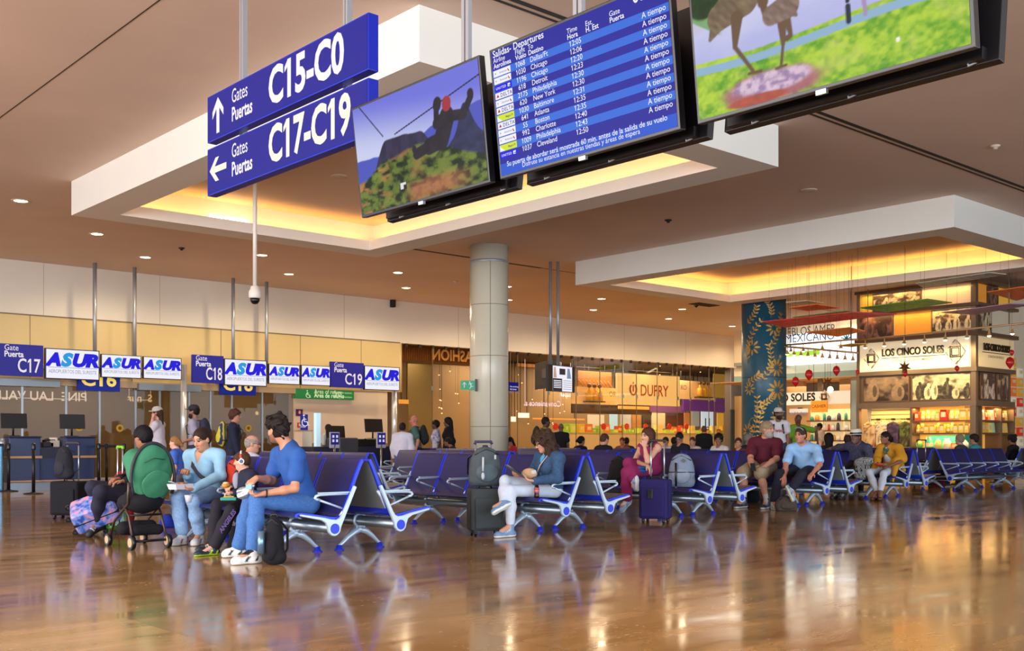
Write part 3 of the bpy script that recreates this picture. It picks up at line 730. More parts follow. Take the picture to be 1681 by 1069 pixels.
# --- exit sign on the column and blue smoking-area sign behind it
Pc = Vector((16.37, 19.2, 0)); d = 24.8
a = at_d(756, 640, d); c = at_d(780, 625, d); z0, z1 = a.z, c.z
U = Vector((c.x - a.x, c.y - a.y, 0)); W = U.length; U.normalize(); N = U.cross(Vector((0, 0, 1)))
e = empty('exit_sign', (a.x, a.y, z0)); tag(e, 'green exit sign with arrow and running figure on the cream column', 'sign')
Rz = Matrix((U, -N, Vector((0, 0, 1)))).transposed()
b = MB(); b.box(Vector((a.x, a.y, (z0 + z1) / 2)) + U * W / 2, (W, .04, z1 - z0), 0, Rz); wpart(b, 'sign_box', mat('exit_green', '#14805a', .4, emit='#14805a', estr=.6), e)
b = MB(); b.box(Vector((a.x, a.y, (z0 + z1) / 2)) + U * (W + .02), (.045, .06, (z1 - z0) * 1.35), 0, Rz); wpart(b, 'mount', M_black, e, bev=.01)
b = MB(); hh = z1 - z0; o = Vector((a.x, a.y, z0)) + N * .024
q = lambda x, y: o + U * (x * hh) + Vector((0, 0, y * hh))
r = hh * .035
b.tube([q(.42, .2), q(.42, .8)], r, 6); b.tube([q(.22, .56), q(.42, .8), q(.62, .56)], r, 6); wpart(b, 'arrow_symbol', M_signtext, e); b = MB()
b.ell(q(1.02, .83), (r * 2,) * 3, 8); b.tube([q(1.08, .72), q(1.15, .45)], r * 1.4, 6); b.tube([q(1.15, .45), q(1.3, .32), q(1.38, .4)], r, 6); b.tube([q(1.15, .45), q(1.12, .25), q(.98, .12)], r, 6); b.tube([q(.9, .55), q(1.0, .72), q(1.2, .62), q(1.3, .7)], r, 6)
wpart(b, 'figure_symbol', M_signtext, e)
a = at_Y(836, 642, 21.0); c = at_Y(851, 628, 21.0)
e = empty('area_sign', (a.x, 21.0, a.z)); tag(e, 'small dark blue sign with two lines of white lettering right of the cream column', 'sign')
b = MB(); b.box2((a.x - .3, 21.0, a.z), (c.x, 21.05, c.z)); wpart(b, 'plate', M_gp, e)
b = MB(); b.text('No smoking', (a.x + .02, 20.994, a.z + .1), (1, 0, 0), (0, 0, 1), .06, 0, bold=.01); b.text('No fumar', (a.x + .02, 20.994, a.z + .03), (1, 0, 0), (0, 0, 1), .06, 0, bold=.02); wpart(b, 'lettering', M_signtext, e)
b = MB(); b.cyl((a.x - .12, 21.03, c.z), (a.x - .12, 21.03, ZC), .02, 8); wpart(b, 'hanger', M_steel, e)
# --- security camera on a white drop rod
p = at_z(418.5, 397, ZC)
p = at_d(418.5, 490, 18.2)
e = empty('dome_camera', (p.x, p.y, p.z)); tag(e, 'white dome security camera at the end of a long drop rod', 'security camera')
b = MB(); b.cyl((p.x, p.y, p.z + .18), (p.x, p.y, ZC), .035, 12); wpart(b, 'drop_rod', M_rodw, e)
b = MB(); b.lathe([(.035, .22), (.07, .2), (.085, .14), (.10, .12), (.105, .03), (.09, .0)], p, 24); wpart(b, 'housing', M_white, e)
b = MB(); b.lathe([(.001, -.10), (.045, -.09), (.075, -.05), (.085, 0)], p, 24); wpart(b, 'dome', M_black, e)
# --- pair of screens back to back hanging on two rods
p = at_z(910, 430, ZC); e = empty('hanging_monitor', (p.x, p.y, 2.2)); tag(e, 'dark hanging monitor with a notice of two people, on two rods', 'screen')
d0 = 27.4
def q3(px, py, d): return at_d(px, py, d)
A, B_, C, D = q3(900, 642, 27.2), q3(944, 643, 28.2), q3(944, 599, 28.2), q3(900, 598, 27.2)
U = (B_ - A); U.z = 0; W = U.length; U.normalize(); V = Vector((0, 0, 1)); hh = D.z - A.z; N = U.cross(V)
b = MB(); Rz = Matrix((U, -N, V)).transposed(); b.box(A + U * W / 2 + V * hh / 2 - N * .04, (W, .08, hh), 0, Rz); wpart(b, 'bezel', mat('dark_case', '#30282a', .4), e, bev=.01)
b = MB(); Q = lambda f, v, d=.005: A + U * (f * W) + V * (v * hh) + N * d
b.quad(Q(.16, .02), Q(.88, .02), Q(.88, .97), Q(.16, .97), 0)
b.quad(Q(.16, .02, .008), Q(.50, .02, .008), Q(.50, .50, .008), Q(.16, .50, .008), 1); b.quad(Q(.4, .65, .008), Q(.62, .65, .008), Q(.62, .88, .008), Q(.4, .88, .008), 1)
b.quad(Q(.18, .52, .008), Q(.3, .52, .008), Q(.26, .92, .008), Q(.2, .92, .008), 2); b.quad(Q(.68, .52, .008), Q(.84, .52, .008), Q(.78, .9, .008), Q(.7, .9, .008), 3)
for k in range(5): b.quad(Q(.19, .40 - k * .065, .01), Q(.47, .40 - k * .065, .01), Q(.47, .43 - k * .065, .01), Q(.19, .43 - k * .065, .01), 0); b.quad(Q(.54, .42 - k * .08, .01), Q(.85, .42 - k * .08, .01), Q(.85, .44 - k * .08, .01), Q(.54, .44 - k * .08, .01), 4)
wpart(b, 'display', [M_tvwhite, lit('notice_dark', '#3a3036'), lit('notice_skin', '#c79a88'), lit('notice_teal', '#7f8fa8'), M_l3], e)
e2 = empty('hanging_monitor', (p.x, p.y, 2.2)); tag(e2, 'dark back of the monitor hanging at the left on two rods', 'screen')
A2, B2 = q3(878, 640, 29.2), q3(908, 642, 27.75); U2 = B2 - A2; U2.z = 0; W2 = U2.length; U2.normalize(); N2 = U2.cross(V); hh2 = q3(878, 597, 29.2).z - A2.z
Rz2 = Matrix((U2, -N2, V)).transposed()
b = MB(); b.box(A2 + U2 * W2 / 2 + V * hh2 / 2 - N2 * .03, (W2, .06, hh2), 0, Rz2); wpart(b, 'bezel', M_black, e2, bev=.01)
b = MB(); b.box(A2 + U2 * W2 * .7 + V * hh2 * .55 + N2 * .02, (W2 * .45, .04, hh2 * .35), 0, Rz2); wpart(b, 'mount', mat('mount_grey', '#5a5654', .4), e2)
for i, px in enumerate((903.5, 916)):
    pt = at_z(px, 430, ZC); zz = D.z + .004
    b = MB(); b.cyl((pt.x, pt.y, zz), (pt.x, pt.y, ZC), .04, 12); tag(b.build('monitor_rod', M_steel), ['left', 'right'][i] + ' one of two grey rods carrying the hanging monitors', 'rod', 'rods of the hanging monitors')
# ================================================================== beam seating, back to back
M_seatf = mat('seat_dark_blue', '#1d1e55', .4, noise=(260, .10), spec=.5)
M_seate = mat('seat_edge_blue', '#1a36d0', .3)
M_frame = mat('seat_frame_silver', '#bccfe0', .32, .25)
M_beam = mat('beam_grey', '#7f8b95', .3, .7)
M_panel = mat('back_panel_grey', '#8b9599', .35, .4)
M_foot = mat('foot_cap_blue', '#2130b8', .35)
SW = .60; NS = 5; BL = SW * NS
def slab(b, path, th, x0, x1, mi_top, mi_side, mi_bot, inset=.018):
    """sheet following path (y, z), thickened below by th, from x0 to x1; the upper face has its own inset cover"""
    n = len(path); nr = []
    for i in range(n):
        a = path[max(i - 1, 0)]; c = path[min(i + 1, n - 1)]
        t = Vector((c[0] - a[0], c[1] - a[1])).normalized(); nr.append(Vector((-t.y, t.x)))
    up = [Vector(p) for p in path]; lo = [Vector(p) - k * th for p, k in zip(path, nr)]
    sec = up + lo[::-1]; m = len(sec)
    b.loft([[(x, p.x, p.y) for p in sec] for x in (x0, x1)], mi_side, caps=False, smooth=False)
    for x, fl in ((x0, 1), (x1, 0)):
        vs = [(x, p.x, p.y) for p in up] + [(x, p.x, p.y) for p in lo]
        b.add(vs, [(i, i + 1, n + i + 1, n + i) if fl else (i, n + i, n + i + 1, i + 1) for i in range(n - 1)], mi_side)
    e = .0025; vs = [(x, p.x + k.x * e, p.y + k.y * e) for x in (x0 + inset, x1 - inset) for p, k in zip(up, nr)]
    b.add(vs, [(i, i + 1, n + i + 1, n + i) for i in range(n - 1)], mi_top, True)
    vs = [(x, p.x - k.x * e, p.y - k.y * e) for x in (x0 + inset, x1 - inset) for p, k in zip(lo, nr)]
    b.add(vs, [(i, n + i, n + i + 1, i + 1) for i in range(n - 1)], mi_bot, True)
SEATP = [(-.70, .375), (-.695, .398), (-.67, .408), (-.60, .402), (-.48, .382), (-.37, .362), (-.31, .356), (-.275, .362), (-.25, .385), (-.235, .42)]
BACKP = [(-.235, .42), (-.20, .50), (-.165, .59), (-.12, .70), (-.075, .80), (-.055, .838), (-.045, .848)]
def make_bench():
    e = empty('airport_bench')
    sb = MB(); slab(sb, SEATP, .028, -SW / 2 + .006, SW / 2 - .006, 0, 1, 1)
    bb = MB(); slab(bb, BACKP, .028, -SW / 2 + .006, SW / 2 - .006, 0, 1, 2, .022)
    ab = MB()
    ab.tube([(0, -.125, .553), (0, -.30, .553), (0, -.46, .550), (0, -.495, .540), (0, -.505, .525), (0, -.488, .512), (0, -.46, .508)], .0125, 8, caps=True)
    ab.tube([(0, -.49, .515), (0, -.36, .47), (0, -.215, .42)], .010, 8)
    ab.tube([(0, -.125, .57), (0, -.16, .52), (0, -.215, .42), (0, -.262, .36)], .013, 8)
    ab.box((0, -.30, .566), (.034, .34, .008))
    proto = {}
    for k in range(NS):
        x = -BL / 2 + SW * (k + .5)
        for nm, mb, ms in (('seat', sb, [M_seatf, M_seate, M_seate]), ('backrest', bb, [M_seatf, M_seate, M_panel])):
            if nm not in proto: o = proto[nm] = mb.build(nm, ms, e)
            else: o = proto[nm].copy(); COL.objects.link(o)
            o.location = (x, 0, 0)
    for k in range(NS + 1):
        x = -BL / 2 + SW * k
        if k == 0: x += .02
        if k == NS: x -= .02
        if 'armrest' not in proto: o = proto['armrest'] = ab.build('armrest', M_frame, e)
        else: o = proto['armrest'].copy(); COL.objects.link(o)
        o.location = (x, 0, 0)
    b = MB(); b.cyl((-BL / 2 + .02, -.34, .265), (BL / 2 - .02, -.34, .265), .047, 18); b.build('beam', M_beam, e)
    poly = [(-.118, .61), (-.275, .275), (-.285, .235), (-.31, .208), (-.34, .198), (-.372, .206), (-.398, .232), (-.408, .27), (-.425, .312), (-.47, .338), (-.66, .378), (-.672, .392), (-.655, .396), (-.45, .362), (-.37, .342), (-.315, .338), (-.285, .352), (-.262, .385), (-.145, .622)]
    for s in (-1, 1):
        b = MB(); x = s * (BL / 2 + .001); b.prism(poly, (x, 0, 0), (0, 1, 0), (0, 0, 1), (s * .03, 0, 0)); o = b.build('end_bracket', M_frame, e, bev=.005, seg=1)
        b = MB(); b.cyl((x + s * .028, -.342, .262), (x + s * .034, -.342, .262), .044, 20); b.build('cap', M_seate, o)
    for s in (-1, 1):
        x = s * .88
        b = MB()
        b.loft([[(x + w * .022, y + q, z + r) for w, q, r in ((-1, -t, 0), (1, -t, 0), (1, t, 0), (-1, t, 0))] for y, z, t in ((-.34, .215, .05), (-.335, .20, .045), (-.33, .185, .035))], 0, smooth=False)
        b.tube([(x, -.30, .19), (x, -.40, .165), (x, -.475, .115), (x, -.535, .062), (x, -.560, .045), (x, -.563, .03)], [.040, .042, .030, .021, .017, .017], 10, squash=.75)
        b.tube([(x, -.37, .19), (x, -.28, .165), (x, -.205, .115), (x, -.145, .062), (x, -.118, .045), (x, -.115, .03)], [.040, .042, .030, .021, .017, .017], 10, squash=.75)
        b.tube([(x, -.34 + .062 * math.cos(t), .265 + .062 * math.sin(t)) for t in [-2.6 + .45 * k for k in range(13)]], .015, 8)
        b.tube([(x, -.36, .32), (x, -.42, .352), (x, -.52, .374)], .016, 8)
        lo = b.build('leg', M_frame, e)
        for y in (-.563, -.115):
            b = MB(); b.lathe([(.046, 0), (.046, .008), (.028, .016), (.024, .05), (.001, .05)], (x, y, 0), 16); b.build('foot', M_foot, lo)
    b = MB(); b.cyl((.88, -.29, .20), (.88, -.012, .20), .009, 8); b.build('tie_rod', M_frame, e)
    return e
BENCH0 = make_bench()
_used = [False]
def bench(x, y, rz, lab):
    if not _used[0]:
        _used[0] = True; o = BENCH0; o.location = (x, y, 0); o.rotation_euler = (0, 0, rz)
    else: o = dup(BENCH0, (x, y, 0), rz)
    tag(o, lab, 'bench', 'beam seating of the waiting area'); return o
ROWX = [5.235, 8.315, 11.27, 14.475, 17.7]; ROWY = [7.78, 8.12, 8.52, 8.83, 9.28]
def pair_y(x, y0, la, lb):
    bench(x, y0 + BL / 2, -PI / 2, la); bench(x, y0 + BL / 2, PI / 2, lb)
def pair_x(x0, y, la, lb):
    bench(x0 + BL / 2, y, 0, la); bench(x0 + BL / 2, y, PI, lb)
pair_y(ROWX[0], ROWY[0], 'blue bench under the person in blue T-shirt and the person in pale blue cardigan', 'blue bench back to back with the one the person in blue T-shirt sits on')
pair_y(ROWX[1], ROWY[1], 'blue bench under the person reading a tablet', 'blue bench back to back with the one of the person with a tablet')
pair_y(ROWX[2], ROWY[2], 'blue bench with the grey backpack on its end seat', 'blue bench back to back with the one carrying the grey backpack')
pair_y(ROWX[3], ROWY[3], 'blue bench under the person in maroon and the person in light blue T-shirt', 'blue bench back to back with the one of the person in maroon')
pair_y(ROWX[4], ROWY[4], 'blue bench under the person in the straw hat and the person in yellow', 'blue bench back to back with the one of the person in yellow')
pair_y(ROWX[1], ROWY[1] + 4.13, 'blue bench with empty seats right behind the person in blue T-shirt', 'blue bench back to back with the empty one behind the person in blue T-shirt')
pair_y(ROWX[2], ROWY[2] + 4.13, 'blue bench facing us behind the tall grey suitcase', 'blue bench whose back shows behind the person with a tablet')
pair_y(ROWX[3], ROWY[3] + 4.13, 'blue bench facing us behind the person in magenta trousers', 'blue bench behind the person in magenta trousers, facing away')
pair_y(ROWX[4], ROWY[4] + 4.13, 'blue bench facing us behind the grey backpack', 'blue bench under the crowd behind the grey backpack, facing away')
pair_y(ROWX[3], ROWY[3] + 8.26, 'blue bench facing us just right of the cream column', 'blue bench facing away just right of the cream column')
pair_y(ROWX[4], ROWY[4] + 8.26, 'farthest blue bench before the glass shop front, facing us', 'farthest blue bench before the glass shop front, facing away')
pair_x(20.72, 10.46, 'empty blue bench of five seats with armrests towards us at right', 'blue bench facing the souvenir shop behind the empty one at right')
pair_x(24.9, 10.46, 'blue bench cut off by the right edge of the picture, facing us', 'blue bench cut off by the right edge, facing the souvenir shop')
pair_y(24.6, 12.4, 'brownish-lit blue bench right of the person in yellow, with a suitcase before it', 'blue bench back to back with the brownish-lit one right of the person in yellow')
# ================================================================== gate counters, queue posts
M_navy = mat('navy_laminate', '#26345e', .35)
M_navy2 = mat('navy_laminate_dark', '#1c2038', .4)
M_wood = mat('wood_trim', '#b08d66', .4)
M_kick = mat('steel_kick', '#8f97a2', .3, .6)
def counter_group(x0, y0, w, lab):
    """one gate counter seen from the hall side: two raised podiums and a lower desk between, running along +X"""
    e = empty('gate_counter', (x0, y0, 0)); tag(e, lab, 'counter')
    pw = .62; D = .75
    for k, xa in enumerate((0, w - pw)):
        b = MB(); b.box2((xa, 0, .16), (xa + pw, D, .66)); b.box2((xa, -.03, .70), (xa + pw, D, 1.08)); b.build('podium', M_navy, e, bev=.02)
        b = MB(); b.box2((xa - .02, -.05, .655), (xa + pw + .02, .02, .705)); b.build('wood_trim', M_wood, e)
        b = MB(); b.box2((xa, -.03, .17), (xa + pw, .0, .205)); b.build('wood_trim', M_wood, e)
        b = MB(); b.box2((xa - .01, -.06, 1.08), (xa + pw + .01, .3, 1.11)); b.build('podium_top', M_navy2, e, bev=.01)
    b = MB(); b.box2((pw, .06, .16), (w - pw, D, .66)); b.build('desk_front', M_navy, e)
    b = MB(); b.box2((pw, .03, .66), (w - pw, D, .88)); b.build('desk_top', M_navy2, e)
    b = MB(); b.box2((pw, .02, .17), (w - pw, .06, .205)); b.build('desk_trim', M_wood, e)
    b = MB(); b.box2((.04, .06, 0), (w - .04, D, .16)); b.build('kick_plate', M_kick, e)
    return e
def monitor(x, y, z, rz, lab, w=.52, h=.31):
    e = empty('computer_monitor', (x, y, z), rz); tag(e, lab, 'monitor')
    b = MB(); b.box((0, 0, .16 + h / 2), (w, .03, h), 0, Matrix.Rotation(-.12, 3, 'X')); b.build('housing', M_black, e, bev=.006)
    b = MB(); b.cyl((0, .04, .01), (0, .03, .28), .02, 10); b.box((0, .04, .008), (.22, .18, .014)); b.build('stand', M_blackm, e)
    return e
cA = at_z(12, 804, 0); cB = at_z(156, 804, 0)
CY = 22.9; cx0 = at_Y(14, 790, CY).x; cx1 = at_Y(156, 790, CY).x
counter_group(cx0, CY, cx1 - cx0, 'navy gate counter with wood trim at the far left')
monitor(at_Y(24, 700, CY + .3).x, CY + .35, 1.11, 0.05, 'dark computer monitor on the left podium of the far left counter')
monitor(at_Y(120, 700, CY + .3).x, CY + .35, 1.11, -.05, 'dark computer monitor on the right podium of the far left counter')
for px, c, wd, hh, lab, nm, cat in ((79, '#2a2224', .22, .16, 'dark telephone on the desk between the two podiums', 'telephone', 'telephone'), (89, '#c9c2b8', .2, .2, 'white printer on the desk between the two podiums', 'label_printer', 'printer')):
    x = at_Y(px, 730, CY + .3).x
    e = empty(nm, (x, CY + .35, .88)); tag(e, lab, cat)
    b = MB(); b.box((0, 0, hh * .35), (wd, .2, hh * .7)); b.build('body', mat(nm + '_case', c, .5), e, bev=.02)
    b = MB(); b.tube([(-wd * .45, 0, hh * .75), (0, -.02, hh * 1.0), (wd * .45, 0, hh * .75)] if nm == 'telephone' else [(-.06, 0, hh * .7), (-.06, 0, hh * .9), (.06, 0, hh * .9), (.06, 0, hh * .7)], .03, 8); b.build('handset' if nm == 'telephone' else 'paper_slot', M_black if nm == 'telephone' else M_white, e)
p = at_z(3, 806, 0)
e = empty('boarding_gate_reader', (p.x - .25, p.y - .25, 0)); tag(e, 'pale blue boarding gate cabinet cut off by the left edge', 'cabinet')
b = MB(); b.box2((-.35, 0, .0), (.20, .5, .93)); b.build('body', mat('blue_steel', '#6fa9cf', .25, .5), e, bev=.03)
b = MB(); b.box2((-.36, -.02, .9), (.21, .5, .96)); b.build('top', M_blackm, e, bev=.01)
b = MB(); b.lathe([(.001, 0), (.07, .01), (.075, .2), (.05, .28), (.001, .3)], (.24, .2, .78), 16); b.cyl((.24, .2, 0), (.24, .2, .8), .03); b.build('scanner_post', mat('grey_scanner', '#9aa3aa', .3, .5), e)
# queue posts with belts
def queue_post(px, py, lab):
    p = at_z(px, py, 0)
    e = empty('queue_post', p); tag(e, lab, 'queue post', 'queue barrier posts')
    b = MB(); b.cyl((0, 0, .02), (0, 0, .92), .032, 14); b.build('post', M_blackm, e)
    b = MB(); b.lathe([(.18, 0), (.18, .014), (.06, .028), (.034, .04)], n=24); b.build('base', M_blackm, e)
    b = MB(); b.lathe([(.038, .84), (.042, .86), (.042, .95), (.03, .965)], n=16); b.build('belt_head', M_black, e)
    return p
q0 = queue_post(14, 807, 'black queue post before the left podium, nearest the left edge')
q1 = queue_post(55, 811, 'black queue post before the left podium, second from the left edge')
q2 = queue_post(162, 803, 'black queue post right of the far left counter, behind the black suitcase')
q3p = queue_post(175, 799, 'black queue post right of the far left counter, farther one of two')
q4 = queue_post(204, 806, 'black queue post just left of the seated person behind the pushchair')
def belt(a, c, lab):
    d = (c - a).normalized(); a2 = a + d * .045; c2 = c - d * .045; n = d.cross(Vector((0, 0, 1)))
    b = MB(); b.prism([(0, .875), ((c2 - a2).length, .875), ((c2 - a2).length, .925), (0, .925)], a2, d, (0, 0, 1), n * .004)
    tag(b.build('queue_belt', M_black), lab, 'belt')
belt(q2, q4, 'black queue belt between the posts left of the pushchair'); belt(q2, q3p, 'short black queue belt right of the far left counter')
# refuge area: cream podium, light pillar, wheelchair sign, counter with screens
p = at_z(504, 793, 0); RY = p.y
X = lambda px, Y=None: at_Y(px, 740, RY if Y is None else Y).x
e = empty('refuge_podium', (X(504), RY, 0)); tag(e, 'cream podium under the wheelchair sign', 'podium')
b = MB(); b.box2((X(496) - X(504), 0, 0), (X(512.5) - X(504), .35, at_Y(500, 708, RY).z)); b.build('body', M_cream, e, bev=.01)
b = MB(); b.box2((X(495) - X(504), -.02, at_Y(500, 708, RY).z), (X(513) - X(504), .36, at_Y(500, 707, RY).z + .01)); b.build('top', M_wood, e)
z0 = at_Y(500, 707, RY).z; z1 = at_Y(500, 681, RY).z
e = empty('wheelchair_sign', (X(503), RY + .1, z0 + .012)); tag(e, 'blue wheelchair sign standing on the cream podium', 'sign')
b = MB(); b.box2((X(497.5) - X(503), 0, 0), (X(509) - X(503), .03, z1 - z0)); b.build('plate', M_gp, e)
b = MB(); wheelchair(b, (0, -.006, (z1 - z0) * .62), .26, (0, -1, 0)); b.text('Silla', (-.12, -.006, .06), (1, 0, 0), (0, 0, 1), .1, 0); b.build('symbol', M_signtext, e)
x0, x1 = X(512), X(519); z1 = at_Y(515, 678, RY - .2).z
e = empty('light_pillar', ((x0 + x1) / 2, RY - .15, 0)); tag(e, 'pale blue glowing pillar beside the cream podium', 'pillar')
b = MB(); b.box2((-(x1 - x0) / 2, -.06, 0), ((x1 - x0) / 2, .06, z1)); b.build('body', mat('pale_blue_light', '#bfe4f2', .4, emit='#bfe4f2', estr=.55), e)
b = MB(); b.box2((-(x1 - x0) / 2 - .03, -.08, 0), ((x1 - x0) / 2 + .03, .08, .06)); b.build('base', M_alu, e)
# plates on the cream wall
for (a0, b0, a1, b1, c, lab, nm) in ((486.5, 683, 497, 672, '#4c1434', 'dark purple hand symbol plate on the cream wall', 'hand_plate'), (489, 702, 494.5, 694, '#c23a2c', 'small red fire alarm box on the cream wall', 'alarm_box'), (490.5, 711, 493, 706, '#2a2630', 'tiny dark switch under the red alarm box', 'key_switch')):
    a = at_Y(a0, b0, YW - .04); c2 = at_Y(a1, b1, YW - .04)
    e = empty(nm, ((a.x + c2.x) / 2, YW - .04, a.z)); tag(e, lab, 'sign' if 'plate' in lab else 'switch')
    b = MB(); b.box2((a.x, YW - .04, a.z), (c2.x, YW, c2.z)); wpart(b, 'plate', mat(nm + '_face', c, .5), e, bev=.004)
    b = MB(); cc = (a + c2) / 2; s = (c2.z - a.z)
    b.ell((cc.x, YW - .042, cc.z), (s * .2, .004, s * .22), 10); b.box((cc.x, YW - .042, cc.z + s * .2), (s * .25, .006, s * .2)); wpart(b, 'mark', mat(nm + '_mark', '#e7a4b4' if 'hand' in nm else ('#e9d9c0' if 'alarm' in nm else '#55505a'), .5), e)
RC = RY - 1.2
xa, xb = at_Y(519, 740, RC).x, at_Y(645, 740, RC).x
e = empty('refuge_counter', (xa, RC, 0)); tag(e, 'dark counter of the refuge area with two blue sign stands', 'counter')
b = MB(); b.box2((0, .1, 0), (xb - xa, .8, .88)); b.build('desk', M_navy2, e)
pa, pb = at_Y(558, 740, RC).x - xa, at_Y(589, 740, RC).x - xa
b = MB(); b.box2((pa, 0, 0), (pb, .6, 1.09)); b.build('podium', mat('dark_grey_podium', '#3a3b45', .5), e, bev=.05, seg=3)
b = MB(); b.box2((xb - xa - 1.4, .3, .88), (xb - xa, .8, 1.06)); b.build('screen_wall', M_blackm, e)
for px, lab in ((558, 'dark monitor left on the refuge counter'), (621, 'dark monitor right on the refuge counter')):
    monitor(at_Y(px, 710, RC + .5).x, RC + .7, 0.89 if px == 558 else 1.07, .1, lab, .56, .33)
for k, (px, lab) in enumerate(((549, 'blue symbol sign on a short stand left on the refuge counter'), (625.5, 'blue symbol sign on a short stand right on the refuge counter'))):
    Y = RC - .2; x = at_Y(px, 720, Y).x; z0 = at_Y(px, 730, Y).z; z1 = at_Y(px, 711, Y).z
    e = empty('sign_stand', (x, Y, 0)); tag(e, lab, 'sign', 'blue symbol signs on stands')
    b = MB(); b.cyl((0, 0, .02), (0, 0, z0), .025, 10); b.box((0, 0, .01), (.3, .3, .02)); b.build('stand', M_alu, e)
    b = MB(); b.box2((-.13, -.02, z0 - .08), (.13, .02, z1 + .02)); b.build('back_plate', mat('pale_plate', '#b9b6c8', .4), e, bev=.01)
    b = MB(); b.box2((-.11, -.03, z0), (.11, -.021, z1)); b.build('face', M_gp, e)
    b = MB()
    for i in (-.05, .05):
        for j in (.33, .7): b.box((i, -.033, z0 + (z1 - z0) * j), (.05, .004, .06))
    b.build('symbols', M_signtext, e)
e = empty('telephone', (at_Y(601, 724, RC + .4).x, RC + .45, .88)); tag(e, 'black telephone on the refuge counter', 'telephone')
b = MB(); b.box((0, 0, .05), (.22, .2, .1)); b.build('body', M_black, e, bev=.02)
b = MB(); b.tube([(-.1, 0, .12), (0, -.02, .17), (.1, 0, .12)], .03, 8); b.build('handset', M_blackm, e)
# yellow warning stickers on the glass doors
for px, py, lab in ((130, 702, 'second'), (197, 703, 'third'), (408, 703, 'fourth')):
    p = at_Y(px, py, YW - .02)
    b = MB(); b.cyl((p.x, YW - .012, p.z), (p.x, YW - .016, p.z), .1, 24); o = b.build('warning_sticker', mat('yellow_sticker', '#b8961f', .5), bev=0)
    tag(o, 'round yellow warning sticker on the glass doors, ' + {'second': 'above the far left counter', 'third': 'left of the walking person in cap', 'fourth': 'beside the yellow backpack'}[lab], 'sticker', 'stickers on the glass doors')
    b = MB(); b.cyl((p.x, YW - .017, p.z), (p.x, YW - .018, p.z), .05, 16); bb = b.build('emblem', mat('sticker_dark', '#5a4a18', .5), o)
# ================================================================== shops along the glass front
M_refl = mat('glass_lettering', '#eae6ee', .5, emit='#efe6f0', estr=.8)
M_tan = mat('shop_tan_wall', '#a28c6e', .45, noise=(.5, .05))
XE = 39.2
# interior shell of the shops
b = MB(); b.box2((XG, YW + 4.8, 0), (XE, YW + 5.0, 4.4)); struct(b.build('wall_shop_back', M_tan))
b = MB(); b.box2((XG, YW + .3, 4.23), (XE + 8, YW + 5, 4.35)); struct(b.build('ceiling_shop', mat('shop_ceiling', '#4a3a2c', .6)))
b = MB(); b.box2((XG - .06, YW + .3, 0), (XG, YW + 5, 4.3)); struct(b.build('wall_shop_end', M_tan))
X27 = at_Y(838, 650, YW).x; X31 = at_Y(938, 650, YW).x
for x, pw in ((22.0, 130), (26.5, 120), (32.0, 240), (36.5, 240)):
    light('shop_lamp', 'AREA', (x, YW + 2.2, 4.15), pw * .95, (1, .82, .58), 2.5, (0, 0, 0), 1.5)
# glass panes of the front
px_pan = [656, 710, 772, 838, 850, 900, 946, 985, 1022, 1045, 1079, 1112, 1133, 1164, 1173, 1200]
for i in range(len(px_pan) - 1):
    a, c = at_Y(px_pan[i], 650, YW).x, at_Y(px_pan[i + 1], 650, YW).x
    g = MB(); g.box2((a + .01, YW + .0, .03), (c - .01, YW + .02, 4.22)); o = struct(g.build('window_%d' % (i + 1), M_gshop))
    f = MB(); f.box2((c - .012, YW - .002, .03), (c + .012, YW + .022, 4.22)); f.build('joint', mat('glass_joint', '#6d5a44', .4), o)
    f = MB(); f.box2((c - .05, YW - .03, 2.72), (c + .05, YW, 2.86)); f.build('clamp', M_alu, o)
b = MB()
x = XG + .3
while x < XE - .3: b.box2((x - .05, YW - .01, 4.12), (x + .05, YW + .05, 4.23)); x += .55
struct(b.build('trim_8', M_dark))
# first shop, read from behind: FASHION in metal letters on a slatted grille
def mirrored(b, t, xr, Y, z, s, mi=0, **k):
    """reversed lettering, for signs seen from behind and for reflections: runs from right to left starting at xr"""
    return b.text(t, (xr, Y, z), (-1, 0, 0), (0, 0, 1), s, mi, **k)
Y = YW + .5
e = empty('shop_grille', (22.5, Y, 3.66)); tag(e, 'slatted metal grille with the shop name FASHION seen from behind', 'sign')
xa, xb = at_Y(657, 580, Y).x, at_Y(772, 580, Y).x + .4
b = MB(); n = 46
for k in range(n): x = xa + (xb - xa) * k / (n - 1); b.box2((x - .015, Y, 3.72), (x + .015, Y + .06, 4.22))
wpart(b, 'grille', mat('bronze_slats', '#8a5f38', .3, .6), e)
b = MB(); b.box2((xa, Y - .03, 3.66), (xb, Y + .08, 3.74)); b.box2((xa, Y + .25, 3.74), (xb, Y + .28, 4.23), 1); wpart(b, 'rail', [mat('bronze_rail', '#5a3a22', .4, .4), mat('amber_panel', '#c98c4a', .5, emit='#c98c4a', estr=.25)], e)
b = MB(); mirrored(b, 'FASHION', at_Y(772, 580, Y).x + .25, Y - .07, 3.80, .52, 0, bold=.03, xs=.92); wpart(b, 'lettering', mat('bronze_letter', '#d0a468', .25, .5, emit='#c8904a', estr=.2), e)
